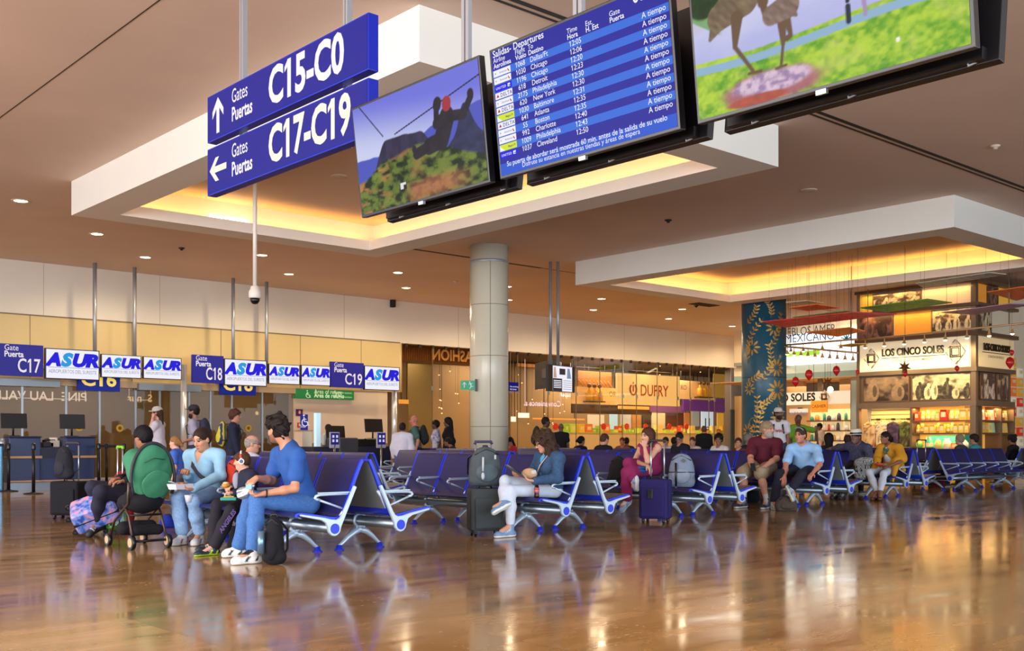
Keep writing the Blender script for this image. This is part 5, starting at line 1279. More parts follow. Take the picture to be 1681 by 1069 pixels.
goods(ys0, ys1, .80, WX + .14, [('souvenir_figure', .2, .22, MIX, 'fig'), ('souvenir_jar', .22, .3, MIX, 'jar'), ('gift_box', .2, .16, MIX, 'box')], 'goods on the lowest visible shop shelf', 'bright souvenir before the teal backing of the shop shelving', .05)
# shelves on the short face
e = empty('souvenir_shelves', ((WX + RX) / 2, CYc, 0)); tag(e, 'amber lit souvenir shelving round the corner at far right', 'shelving')
b = MB(); b.box2((WX + .35, CYc + .42, 0), (RX, CYc + .5, 1.92)); wpart(b, 'back', M_backlit, e)
for z in (1.56, 1.23, .80): b = MB(); b.box2((WX + .35, CYc, z - .04), (RX, CYc + .42, z)); wpart(b, 'shelf', M_shelfw, e)
for x in (WX + .33, WX + 1.5, RX): b = MB(); b.box2((x - .03, CYc - .02, 0), (x + .03, CYc + .42, 1.92)); wpart(b, 'upright', M_bronze, e)
for z, x0, x1, cols, nm in ((1.56, .45, 1.4, ['#d8321e', '#efe0c0', '#d8a860'], 'picture_book'), (1.56, 1.6, 2.1, ['#8a4a2a', '#d8a860'], 'picture_book'), (1.23, .45, 1.4, ['#8fc8a8', '#e6c860', '#d8a030'], 'picture_book'), (1.23, 1.6, 2.1, ['#e6b040'], 'picture_book')):
    x = WX + x0
    while x < WX + x1:
        wd = rnd.uniform(.14, .22); col = rnd.choice(cols); b = MB(); b.box((0, 0, .13), (wd, .06, .26), 0, Matrix.Rotation(-.1, 3, 'X')); b.box((0, -.035, .14), (wd * .7, .003, .12), 1, Matrix.Rotation(-.1, 3, 'X'))
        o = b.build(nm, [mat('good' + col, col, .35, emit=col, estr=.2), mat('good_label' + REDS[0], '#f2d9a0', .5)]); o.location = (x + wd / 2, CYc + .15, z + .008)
        tag(o, 'souvenir book standing on the lit shelves round the corner', 'book', 'books on the corner shelves'); x += wd + .02
# slat wall with clothes on hangers at the left of the long face
yc0, yc1 = LY - Wd * .06, LY - Wd * .455
e = empty('slat_wall', (WX, (yc0 + yc1) / 2, 0)); tag(e, 'backlit slat wall with clothes left of the souvenir shelves', 'slat wall')
b = MB(); b.box2((WX + .42, yc1, 0), (WX + .5, yc0, 1.92)); wpart(b, 'back', mat('slat_back', '#e0b878', .5, emit='#e6b468', estr=.35), e)
b = MB()
for k in range(9): b.box2((WX + .40, yc1, 1.86 - k * .12), (WX + .42, yc0, 1.875 - k * .12))
wpart(b, 'slats', M_shelfw, e)
for f in (.16, .5, .84):
    y = yc0 + (yc1 - yc0) * f; b = MB(); b.tube([(WX + .42, y, 1.62), (WX + .05, y, 1.60), (WX + .03, y, 1.63)], .012, 6); b.box((WX + .41, y, 1.62), (.03, .12, .05)); wpart(b, 'hook_arm', M_black, e)
cl = [('#e2c48a', '#a84a2a'), ('#3a2a3a', '#c8a060'), ('#f0dcb0', '#8a5a30'), ('#e8d0a0', '#c85030'), ('#3c2c48', '#6a4a60'), ('#5a4a2a', '#c8722a'), ('#453a20', '#7a8a3a')]
def garment_pic(c1, c2, sd):
    return lambda u, v: mixc(np.ones(u.shape + (3,)) * hexa(c1), np.ones(u.shape + (3,)) * hexa(c2), sst(.45, .55, fbm(u * 9 + sd, v * 22 + sd, 3)) * .9)
for i, (c1, c2) in enumerate(cl):
    y = yc0 - .14 + (yc1 - yc0 + .28) * i / (len(cl) - 1); x = WX + .08 + .10 * (i % 2)
    e = empty('hanging_shirt', (x, y, .85)); tag(e, 'patterned shirt on a hanger at the slat wall, %s from the left' % ['first', 'second', 'third', 'fourth', 'fifth', 'sixth', 'seventh'][i], 'shirt', 'shirts hanging at the slat wall')
    b = MB(); rings = []
    for z, hw, dp in ((0, .17, .05), (.35, .165, .05), (.52, .19, .055), (.62, .20, .05), (.66, .14, .04), (.69, .06, .03)):
        rings.append([(dp * math.cos(t), hw * math.sin(t), z) for t in [2 * PI * k / 20 for k in range(20)]])
    rr = []; 
    for k in range(len(rings) - 1):
        for q in range(4): rr.append([tuple(Vector(a).lerp(Vector(c), q / 4)) for a, c in zip(rings[k], rings[k + 1])])
    b.loft(rr + [rings[-1]])
    P = np.array(b.v); fn = garment_pic(c1, c2, i * 3); colr = np.concatenate([fn(P[:, 1] / .4 + .5, P[:, 2] / .7), np.ones((len(P), 1))], 1)
    b.build('cloth', mat('printed_cloth', '#ffffff', .8, attr='col', bump=(30, .2)), e, colors=colr)
    b = MB(); b.tube([(0, -.17, .60), (0, 0, .70), (0, .17, .60)], .008, 6); b.tube([(0, 0, .70), (0, 0, .76), (0, .02, .79), (0, .0, .80)], .004, 6); b.build('hanger', M_blackm, e)
# mirror door at the left end of the long face
e = empty('standing_mirror', (WX, LY + .1, 0)); tag(e, 'tall mirror at the left end of the souvenir shop reflecting a logo screen', 'mirror')
ym0 = at_X(1396, 680, WX).y; ym1 = LY - .02
b = MB(); b.box2((WX, ym1, 0), (WX + .06, ym0, 2.8)); wpart(b, 'frame', M_bronze, e)
b = MB(); b.box2((WX - .012, ym1 + .04, .1), (WX, ym0 - .03, 2.72)); wpart(b, 'glass', mat('mirror_glass', '#c8ccc0', .08, .6), e)
# lamps lighting the shop front: rail with little spots in front of the sign band
M_rail = mat('rail_bronze', '#c09a6c', .35, .3)
def spot_rail(p0, p1, z, xs, lab, power, dirn):
    a, c = Vector(p0), Vector(p1)
    e = empty('spot_rail', (a + c) / 2); tag(e, lab, 'lamp rail')
    b = MB(); b.tube([a, c], .025, 8); wpart(b, 'rail', M_rail, e)
    b = MB()
    for f in (.08, .92): q = a.lerp(c, f); b.cyl(q, (q.x, q.y, ZC), .012, 6); 
    wpart(b, 'drop_rod', M_bronze, e)
    for k, f in enumerate(xs):
        q = a.lerp(c, f)
        b = MB(); b.cyl(q, q + Vector((0, 0, -.1)), .012, 6); b.lathe([(.02, 0), (.03, -.05), (.055, -.11), (.058, -.12)], q + Vector((0, 0, -.1)), 14, caps=False); s = wpart(b, 'spot', M_rail, e)
        b = MB(); b.ell(q + Vector((0, 0, -.215)), (.045, .045, .035), 10); wpart(b, 'bulb', mat('spot_bulb', '#ffffff', .4, emit='#ffe2a8', estr=14), s)
        if k % 2 == 0 and power: light('rail_spot_lamp', 'SPOT', q + Vector((0, 0, -.30)), power, (1, .74, .36), .05, dirn, spot=1.9)
RXr = WX - 1.1
spot_rail(at_X(1405, 559, RXr), at_X(1681, 531, RXr), 0, [(k + .5) / 8 for k in range(8)], 'bronze lamp rail with eight small spots before the lit shop sign', 110, (0, -.75, 0))
a = at_d(1288, 569, 30.5); c = at_d(1408, 579.5, 27.8)
spot_rail(a, c, 0, [(k + .4) / 10 for k in range(10)], 'bronze lamp rail with ten small spots right of the teal column, sloping down', 14, (0, 0, 0))
a = at_d(1285, 567, 31.5); c = at_d(1407, 557, 28.2)
spot_rail(a, c, 0, [.12, .3, .56, .8], 'bronze lamp rail with four small spots right of the teal column, rising to the shop', 0, (0, 0, 0))
for z, pw in ((2.78, 20), (1.88, 26), (1.50, 14), (1.17, 14), (4.46, 16), (5.06, 16)):
    for k in (.28, .74) if z not in (1.5, 1.17) else (.74,):
        light('shelf_lamp', 'AREA', (WX - (.10 if z > 2.9 else -.12), LY - Wd * k, z), pw * (1.0 if z in (1.88, 1.5, 1.17) else .5), (1, .60, .20), .1, (0, 0, 0), 1.5)
light('corner_shelf_lamp', 'AREA', ((WX + RX) / 2, CYc + .12, 1.88), 24, (1, .62, .22), 2.0, (0, 0, 0), .1)
# perforated coloured panels hanging flat below the ceiling
def cut_paper(pts, z, col, lab, seed):
    ps = [at_z(x, y, z) for x, y in pts]; cc = sum(ps, Vector()) / 4
    e = empty('cut_paper_panel', cc); tag(e, lab, 'hanging panel')
    b = MB(); n, m = 26, 12; rr = random.Random(seed)
    g = lambda u, v: (ps[0] * (1 - u) + ps[1] * u) * (1 - v) + (ps[3] * (1 - u) + ps[2] * u) * v
    for i in range(n):
        for j in range(m):
            u0, u1, v0, v1 = i / n, (i + 1) / n, j / m, (j + 1) / m
            edge = i in (0, n - 1) or j in (0, m - 1)
            if edge or rr.random() < .34: P4 = [g(u0, v0), g(u1, v0), g(u1, v1), g(u0, v1)]
            else:
                du, dv = (u1 - u0) * .17, (v1 - v0) * .17; P4 = None
                A = [g(u0, v0), g(u1, v0), g(u1, v1), g(u0, v1)]; B = [g(u0 + du, v0 + dv), g(u1 - du, v0 + dv), g(u1 - du, v1 - dv), g(u0 + du, v1 - dv)]
                b.add(A + B, [(0, 1, 5, 4), (1, 2, 6, 5), (2, 3, 7, 6), (3, 0, 4, 7)])
            if P4: b.add(P4, [(0, 1, 2, 3)])
    o = wpart(b, 'sheet', mat('cut_paper' + col, col, .5), e)
    md = o.modifiers.new('thick', 'SOLIDIFY'); md.thickness = .02
    b = MB()
    for q in ps: p = q.lerp(cc, .12); b.cyl(p, (p.x, p.y, ZC - .02), .0025, 4)
    wpart(b, 'wire', M_blackm, e)
cut_paper([(1411, 506), (1455, 513), (1563, 497.5), (1522, 491.5)], 4.35, '#62b034', 'green cut-out panel hanging before the top tier of the shop', 1)
cut_paper([(1251, 529), (1290, 538), (1472, 516), (1400, 513)], 4.15, '#e0404a', 'long red cut-out panel hanging between teal column and shop', 2)
cut_paper([(1301, 521.5), (1330, 524), (1406, 513), (1390, 511)], 4.35, '#5f9a44', 'narrow green cut-out panel above the long red one', 3)
cut_paper([(1296, 506), (1325, 511), (1378, 506), (1340, 500)], 4.45, '#f07a3a', 'small orange cut-out panel hanging right of the teal column', 4)
cut_paper([(1290, 497), (1312, 501), (1352, 498), (1325, 494)], 4.6, '#cfc9a8', 'small pale cut-out panel highest right of the teal column', 5)
cut_paper([(1322, 546), (1375, 553), (1420, 544), (1395, 538)], 3.95, '#f59440', 'orange cut-out panel left of the dark sepia photograph', 6)
cut_paper([(1375, 568.5), (1400, 570), (1425, 565), (1398, 565)], 3.38, '#d8a82e', 'yellow cut-out panel at the left end of the lit shop sign', 7)
cut_paper([(1503, 466), (1516, 473), (1652, 451), (1625, 448)], 4.85, '#b9bcae', 'large white cut-out panel right under the dropped ceiling', 8)
cut_paper([(1545, 514), (1600, 517), (1700, 500), (1660, 499)], 4.12, '#a888a8', 'mauve cut-out panel before the upper right corner of the shop', 9)
cut_paper([(1620, 480), (1668, 494), (1730, 478), (1690, 470)], 4.6, '#f07a34', 'orange cut-out panel cut off by the right edge', 10)
# hearts and stars on threads
def heart(px, py, d, s, lab):
    p = at_d(px, py, d); e = empty('paper_heart', p); tag(e, lab, 'heart ornament', 'red heart ornaments')
    b = MB(); rings = []
    for t in range(13):
        z = s * (1 - t / 6.0); w = s * (.95 * math.sin(PI * min(t, 11.9) / 12) ** .7 * (1.15 - .75 * t / 12)) + .002
        rings.append([(p.x + w * RGT[0] * math.cos(a) + w * .6 * FWD[0] * math.sin(a), p.y + w * RGT[1] * math.cos(a) + w * .6 * FWD[1] * math.sin(a), p.z + z + (s * .25 * abs(math.cos(a)) if t < 3 else 0)) for a in [2 * PI * k / 16 for k in range(16)]])
    b.loft(rings); wpart(b, 'heart', mat('heart_red', '#c01818', .3), e)
    b = MB(); b.cyl(p + Vector((0, 0, s)), (p.x, p.y, ZC), .003, 4); wpart(b, 'thread', M_blackm, e)
for k, (px, py, s, lab) in enumerate(((1306, 628, .11, 'red heart ornament lowest right of the teal column'), (1328, 617, .12, 'red heart ornament second from the teal column'), (1373, 610, .11, 'red heart ornament third from the teal column'), (1408, 612, .06, 'tiny red heart at the left end of the lit shop sign'), (1486, 615, .07, 'small red heart under the star ornament'), (1571, 606, .07, 'small red heart under the right sun emblem'), (1658, 597, .13, 'large red heart at the right below the corner sign'), (1661, 580, .07, 'small red heart above the large one at far right'))):
    heart(px, py, 25.4, s, lab)
def star(px, py, d, r, lab):
    p = at_d(px, py, d); e = empty('star_ornament', p); tag(e, lab, 'star ornament')
    b = MB(); rr = Vector((RGT[0], RGT[1], 0)); n = Vector((-FWD[0], -FWD[1], 0)); vs = [p + n * r * .3, p - n * r * .3]
    for k in range(14): a = PI / 2 + k * PI / 7; q = r if k % 2 == 0 else r * .42; vs.append(p + rr * (q * math.cos(a)) + Vector((0, 0, q * math.sin(a))))
    b.add(vs, [(0, 2 + k, 2 + (k + 1) % 14) for k in range(14)] + [(1, 2 + (k + 1) % 14, 2 + k) for k in range(14)]); wpart(b, 'star', mat('star_gold', '#8a5c34', .3, .6), e)
    b = MB(); b.cyl(p + Vector((0, 0, r)), (p.x, p.y, ZC), .003, 4); wpart(b, 'thread', M_blackm, e)
star(1485, 603, 25.0, .17, 'brown star ornament hanging before the lit shop sign'); star(1359, 627, 25.5, .13, 'brown star ornament hanging right of the teal column')
p = at_d(1363, 640, 26); e = empty('pendant_bulb', p); tag(e, 'glowing bulb hanging just below the left star ornament', 'lamp')
b = MB(); b.ell(p, (.07, .07, .08), 12); wpart(b, 'bulb', mat('spot_bulb', '#ffffff'), e)
b = MB(); b.cyl(p + Vector((0, 0, .07)), (p.x, p.y, ZC), .004, 4); wpart(b, 'cord', M_blackm, e)
# next shop at the very right edge
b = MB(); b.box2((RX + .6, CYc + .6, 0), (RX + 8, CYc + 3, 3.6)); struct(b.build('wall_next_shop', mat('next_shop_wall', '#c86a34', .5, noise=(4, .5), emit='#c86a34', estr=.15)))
rnd = random.Random(4)
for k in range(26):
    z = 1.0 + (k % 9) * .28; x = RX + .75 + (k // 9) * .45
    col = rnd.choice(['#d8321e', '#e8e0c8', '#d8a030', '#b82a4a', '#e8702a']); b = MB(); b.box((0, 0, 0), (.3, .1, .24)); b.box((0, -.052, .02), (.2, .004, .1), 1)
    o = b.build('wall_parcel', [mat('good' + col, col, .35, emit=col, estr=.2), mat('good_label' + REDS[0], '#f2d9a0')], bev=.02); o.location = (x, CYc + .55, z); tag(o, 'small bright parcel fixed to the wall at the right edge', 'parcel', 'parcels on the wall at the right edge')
# ------------------------------------------------------------------ second shop far behind, between teal column and souvenir shop
FX = 36.0
zf = lambda py, px=1340: at_X(px, py, FX).z
yL, yR = at_X(1205, 600, FX).y, at_X(1420, 600, FX).y
def far(nm, p0, p1, py0, py1, col, lab=None, cat='panel', x=0.0, th=.2, estr=0, stru=False):
    a, c = at_X(p0, 600, FX + x).y, at_X(p1, 600, FX + x).y
    b = MB(); b.box2((FX + x, c, max(0, zf(py1))), (FX + x + th, a, zf(py0))); o = b.build(nm, mat(nm + col, col, .5, emit=col if estr else None, estr=estr))
    if stru: struct(o)
    else: tag(o, lab, cat)
    return o
far('wall_far_shop', 1205, 1425, 640, 800, '#d8b078', stru=True, x=2.5)
far('trim_18', 1205, 1425, 594, 612, '#e2d4b8', stru=True, x=.5)
far('trim_19', 1205, 1425, 586, 592, '#8a8a88', stru=True, x=.3)
far('trim_20', 1205, 1425, 612, 621, '#86a29c', stru=True, x=-.3, th=.8)
b = MB(); b.box2((FX - .3, yR - 1, zf(622)), (FX + 3, yL + 1, zf(621))); struct(b.build('ceiling_far_shop', mat('far_ceiling', '#cfa878', .6)))
far('wall_far_upper', 1205, 1425, 470, 594, '#e2cdaa', stru=True, x=.6)
e = empty('billboard', (FX, at_X(1350, 600, FX).y, zf(592))); tag(e, 'bright white billboard reading MEXICANO behind the spot rails', 'billboard')
a, c = at_X(1284, 600, FX).y, at_X(1409, 600, FX).y
b = MB(); b.box2((FX - .06, c, zf(596)), (FX + .58, a, zf(546))); wpart(b, 'board', mat('billboard_white', '#dfe8ee', .5, emit='#e4edf4', estr=1.5), e)
b = MB(); ya = at_X(1290, 600, FX).y
b.text('MEXICANO', (FX - .07, ya, zf(562, 1310)), U, V, .46, 0, xs=.92); b.text('PUEBLOS AMER', (FX - .07, ya + .35, zf(551, 1310)), U, V, .46, 0, xs=.82); wpart(b, 'lettering', mat('billboard_blue', '#4a6a98', .5), e)
b = MB(); b.box2((FX - .08, at_X(1347, 600, FX).y, zf(583)), (FX - .062, at_X(1292, 600, FX).y, zf(575))); wpart(b, 'green_band', mat('billboard_green', '#8fd03a', .5, emit='#8fd03a', estr=.5), e)
b = MB()
for k in range(5): t = PI * (k + .5) / 5; o0 = Vector((FX - .07, at_X(1391, 600, FX).y, zf(562))); b.tube([o0, o0 + U * (.22 * math.cos(t)) + V * (.28 * math.sin(t))], .025, 5)
wpart(b, 'agave', mat('agave_blue', '#3f8fb0', .5), e)
far('brown_recess', 1378, 1396, 623, 641, '#a07a52', 'brown recessed panel left of the tall mirror', x=.9)
far('warm_recess', 1288, 1319, 621.2, 642, '#b8895a', 'warm brown recessed panel right of the teal column', x=.9)
e = empty('far_shop_fascia', (FX, at_X(1350, 600, FX).y, zf(658))); tag(e, 'white fascia of the far shop reading CINCO SOLES', 'sign')
b = MB(); b.box2((FX, c, zf(664)), (FX + .15, a, zf(643))); wpart(b, 'board', mat('fascia_white', '#e6ded0', .5, emit='#e6dccb', estr=.35), e)
b = MB(); b.text('CINCO SOLES', (FX - .01, at_X(1338.5, 600, FX).y, zf(657.5)), U, V, .42, 0, align='RIGHT', xs=.95, bold=.03); wpart(b, 'lettering', M_let, e)
sun_emblem((FX - .02, at_X(1355, 600, FX).y, zf(652)), U, NF, .26, e)
b = MB(); b.box2((FX + .05, (a + c) / 2 - .1, zf(645)), (FX + .12, (a + c) / 2 + .1, zf(622.4))); wpart(b, 'bracket', M_bronze, e)
e = empty('cashier_sign', (FX - .3, at_X(1345, 600, FX).y, zf(677))); tag(e, 'orange hanging sign reading CASHIER', 'sign')
a2, c2 = at_X(1332, 600, FX - .3).y, at_X(1358, 600, FX - .3).y; zz = lambda p: at_X(1345, p, FX - .3).z
b = MB(); b.box2((FX - .33, c2, zz(677)), (FX - .27, a2, zz(658))); wpart(b, 'board', mat('cashier_orange', '#ee8a26', .5, emit='#ee8a26', estr=.5), e)
b = MB(); b.text('CASHIER', (FX - .335, (a2 + c2) / 2, zz(669.5)), U, V, .17, 0, align='CENTER', xs=.95, bold=.01); wpart(b, 'lettering', mat('cashier_letter', '#6a3410', .5), e)
b = MB()
for y in (a2 - .1, c2 + .1): b.cyl((FX - .3, y, zz(658)), (FX - .3, y, ZC), .008, 5)
wpart(b, 'wire', M_blackm, e)
o = far('patron_sign', 1296, 1322, 667, 674, '#d8d6cc', 'pale sign reading PATRON behind the person in green', 'sign', x=2.2, estr=.5)
b = MB(); b.text('PATRON', (FX + 2.19, at_X(1309, 600, FX + 2.2).y, zf(673.5) - .12), U, V, .2, 0, align='CENTER', spacing=1.2); b.build('lettering', M_l3, o)
b = MB(); b.box2((FX + 2.3, at_X(1309, 600, FX + 2.2).y - .05, zf(667)), (FX + 2.5, at_X(1309, 600, FX + 2.2).y + .05, zf(665))); b.build('support', M_blackm, o)
# glowing shelves of the far shop
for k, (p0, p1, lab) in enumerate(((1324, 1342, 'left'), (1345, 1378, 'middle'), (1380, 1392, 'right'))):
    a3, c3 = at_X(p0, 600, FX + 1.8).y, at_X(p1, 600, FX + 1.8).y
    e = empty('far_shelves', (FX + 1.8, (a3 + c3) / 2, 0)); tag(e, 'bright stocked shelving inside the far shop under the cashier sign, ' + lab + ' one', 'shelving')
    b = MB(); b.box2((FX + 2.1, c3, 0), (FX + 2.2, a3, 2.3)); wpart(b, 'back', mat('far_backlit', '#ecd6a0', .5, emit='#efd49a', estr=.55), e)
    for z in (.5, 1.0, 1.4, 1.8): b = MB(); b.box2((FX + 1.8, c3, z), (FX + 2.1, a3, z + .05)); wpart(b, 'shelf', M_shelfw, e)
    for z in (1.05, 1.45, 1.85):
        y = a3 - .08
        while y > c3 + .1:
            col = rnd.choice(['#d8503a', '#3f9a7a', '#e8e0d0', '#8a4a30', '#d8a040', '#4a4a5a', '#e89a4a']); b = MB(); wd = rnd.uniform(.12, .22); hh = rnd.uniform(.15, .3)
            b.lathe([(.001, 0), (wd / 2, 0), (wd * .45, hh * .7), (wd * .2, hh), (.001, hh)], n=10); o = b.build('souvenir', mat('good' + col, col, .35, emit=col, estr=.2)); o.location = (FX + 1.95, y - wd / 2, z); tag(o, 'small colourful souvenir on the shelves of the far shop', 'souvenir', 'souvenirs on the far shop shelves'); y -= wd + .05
light('far_shop_lamp', 'AREA', (FX + 1.0, (at_X(1290, 600, FX).y + at_X(1400, 600, FX).y) / 2, 3.2), 90, (1, .82, .55), 1.5, (0, 0, 0), 4)
light('far_hall_lamp', 'AREA', (FX - 4, 23, 5.5), 120, (1, .9, .75), 4, (0, 0, 0), 4)
# enclosing walls far away
b = MB(); b.box2((48, -14, 0), (48.3, 60, ZC)); struct(b.build('wall_far', mat('far_wall', '#c8a87c', .6)))
b = MB(); b.box2((XE + .3, YW + .2, 0), (48, YW + .4, ZC)); struct(b.build('wall_back', mat('back_wall', '#d8c0a0', .6)))
# ================================================================== people: smooth bodies grown round a posed skeleton
def V3(*a): return np.array(a, dtype=np.float64)
def nrm(v): v = np.asarray(v, float); return v / (np.linalg.norm(v) + 1e-9)
def rc(a, b, ra, rb=None, k=.03): return ('rc', np.asarray(a, float), np.asarray(b, float), ra, ra if rb is None else rb, k)
def el(c, ax, r, k=.03): return ('el', np.asarray(c, float), np.asarray(ax, float), np.asarray(r, float), k)
def inflate(p, t):
    return ('rc', p[1], p[2], p[3] + t, p[4] + t, p[5]) if p[0] == 'rc' else ('el', p[1], p[2], p[3] + t, p[4])
def field(prims, res, cuts=(), noise=None):
    lo = np.full(3, 1e9); hi = -lo; bb = []
    for p in prims:
        m = p[-1] * .3 + 2.5 * res + (noise[0] if noise else 0)
        if p[0] == 'rc': r = max(p[3], p[4]); a = np.minimum(p[1], p[2]) - r - m; b = np.maximum(p[1], p[2]) + r + m
        else: ext = np.sqrt(((p[2] * p[3][:, None]) ** 2).sum(0)); a = p[1] - ext - m; b = p[1] + ext + m
        bb.append((a, b)); lo = np.minimum(lo, a); hi = np.maximum(hi, b)
    n = np.ceil((hi - lo) / res).astype(int) + 1
    G = [(lo[i] + res * np.arange(n[i])).astype(np.float32) for i in range(3)]
    Fd = np.full(n, .06, np.float32)
    for p, (a, b) in zip(prims, bb):
        i0 = np.maximum(((a - lo) / res).astype(int), 0); i1 = np.minimum(np.ceil((b - lo) / res).astype(int) + 1, n)
        sl = tuple(slice(i0[i], i1[i]) for i in range(3))
        x, y, z = G[0][sl[0]][:, None, None], G[1][sl[1]][None, :, None], G[2][sl[2]][None, None, :]
        if p[0] == 'rc':
            A, B = p[1], p[2]; d = B - A; L = float(d @ d) + 1e-12
            px, py, pz = x - A[0], y - A[1], z - A[2]
            t = np.clip((px * d[0] + py * d[1] + pz * d[2]) / L, 0, 1)
            D = np.sqrt((px - t * d[0]) ** 2 + (py - t * d[1]) ** 2 + (pz - t * d[2]) ** 2) - (p[3] + (p[4] - p[3]) * t)
        else:
            c, R, r = p[1], p[2], p[3]; px, py, pz = x - c[0], y - c[1], z - c[2]
            q = [px * R[i, 0] + py * R[i, 1] + pz * R[i, 2] for i in range(3)]
            k0 = np.sqrt(sum((q[i] / r[i]) ** 2 for i in range(3))); k1 = np.sqrt(sum((q[i] / r[i] ** 2) ** 2 for i in range(3))) + 1e-6
            D = k0 * (k0 - 1) / k1
        f = Fd[sl]; k = p[-1]
        if k < 0: k = -k; h = np.clip(.5 - .5 * (f + D) / k, 0, 1); Fd[sl] = f * (1 - h) - D * h + k * h * (1 - h)
        else: h = np.clip(.5 + .5 * (f - D) / k, 0, 1); Fd[sl] = f * (1 - h) + D * h - k * h * (1 - h)
    X, Y, Z = G[0][:, None, None], G[1][None, :, None], G[2][None, None, :]
    if noise:
        am, fr = noise
        Fd += am * np.sin(fr * X + 2.1 * np.sin(fr * .43 * Z + 1)) * np.sin(fr * .8 * Y + 1.7 * np.sin(fr * .37 * X)) * np.sin(fr * .9 * Z + 2 * np.sin(fr * .31 * Y))
    for nn, dd in cuts: np.maximum(Fd, (X * nn[0] + Y * nn[1] + Z * nn[2] - dd).astype(np.float32), out=Fd)
    return Fd, lo
def nets(Fd, lo, res):
    s = Fd < 0; n = np.array(Fd.shape)
    c = np.zeros(n - 1, np.int8)
    for i in (0, 1):
        for j in (0, 1):
            for k in (0, 1): c += s[i:n[0] - 1 + i, j:n[1] - 1 + j, k:n[2] - 1 + k]
    cell = (c > 0) & (c < 8); idx = np.argwhere(cell); ids = np.full(cell.shape, -1, np.int32); ids[cell] = np.arange(len(idx))
    P = np.zeros((len(idx), 3)); W = np.zeros(len(idx))
    cor = [(i, j, k) for i in (0, 1) for j in (0, 1) for k in (0, 1)]
    val = {q: Fd[idx[:, 0] + q[0], idx[:, 1] + q[1], idx[:, 2] + q[2]] for q in cor}
    for a in cor:
        for ax in range(3):
            if a[ax]: continue
            b = list(a); b[ax] = 1; b = tuple(b); fa, fb = val[a], val[b]; m = (fa < 0) != (fb < 0)
            t = np.where(m, fa / (fa - fb + 1e-12), 0); q = np.zeros((len(idx), 3)) + np.array(a); q[:, ax] = t
            P += q * m[:, None]; W += m
    P = (idx + P / W[:, None]) * res + lo
    faces = []
    for ax in range(3):
        u, v = (ax + 1) % 3, (ax + 2) % 3
        sa = [slice(None)] * 3; sb = [slice(None)] * 3; sa[ax] = slice(0, -1); sb[ax] = slice(1, None)
        e = np.argwhere(s[tuple(sa)] != s[tuple(sb)])
        ok = (e[:, u] > 0) & (e[:, v] > 0) & (e[:, u] < n[u] - 1) & (e[:, v] < n[v] - 1); e = e[ok]
        if not len(e): continue
        q = []
        for du, dv in ((-1, -1), (0, -1), (0, 0), (-1, 0)):
            g = e.copy(); g[:, u] += du; g[:, v] += dv; q.append(ids[g[:, 0], g[:, 1], g[:, 2]])
        q = np.stack(q, 1); fl = ~s[tuple(e.T)]
        q[fl] = q[fl][:, ::-1]; faces.append(q)
    return P, np.concatenate(faces)
def blob(name, prims, res, m, parent, cuts=(), noise=None, colour=None):
    Fd, lo = field(prims, res, cuts, noise); P, Q = nets(Fd, lo, res)
    me = bpy.data.meshes.new(name); off = np.zeros(3); t = parent
    while t is not None: off += np.array(t.location); t = t.parent
    me.vertices.add(len(P)); me.vertices.foreach_set('co', (P - off).astype(np.float32).ravel())
    me.loops.add(Q.size); me.loops.foreach_set('vertex_index', Q.astype(np.int32).ravel())
    me.polygons.add(len(Q)); me.polygons.foreach_set('loop_start', np.arange(0, Q.size, 4, dtype=np.int32))
    me.polygons.foreach_set('use_smooth', np.ones(len(Q), bool))
    if colour is not None:
        c = colour(P); ca = me.color_attributes.new('col', 'FLOAT_COLOR', 'POINT')
        ca.data.foreach_set('color', np.concatenate([c, np.ones((len(P), 1))], 1).astype(np.float32).ravel())
    me.update(calc_edges=True); me.validate()
    me.materials.append(m); o = bpy.data.objects.new(name, me); COL.objects.link(o)
    if parent is not None: o.parent = parent
    return o
M_skin = mat('skin', '#ffffff', .5, attr='col', spec=.4)
M_shoe = mat('shoe_fabric', '#ffffff', .6, attr='col')
M_clothp = mat('patterned_cloth', '#ffffff', .85, attr='col', bump=(90, .15))
def cloth(c, rough=.85, tex=None):
    return mat('cloth_' + c.lstrip('#') + (tex or ''), c, rough, spec=.25, noise=(60, .16) if tex == 'denim' else (14, .06), bump=(160, .15))
def hairm(c): return mat('hair_' + c.lstrip('#'), c, .6, spec=.2, noise=(90, .35), bump=(120, .6))
def head_axes(f, up=(0, 0, 1)):
    f = nrm(f); r = nrm(np.cross(f, up)); u = np.cross(r, f); return np.array([r, f, u])
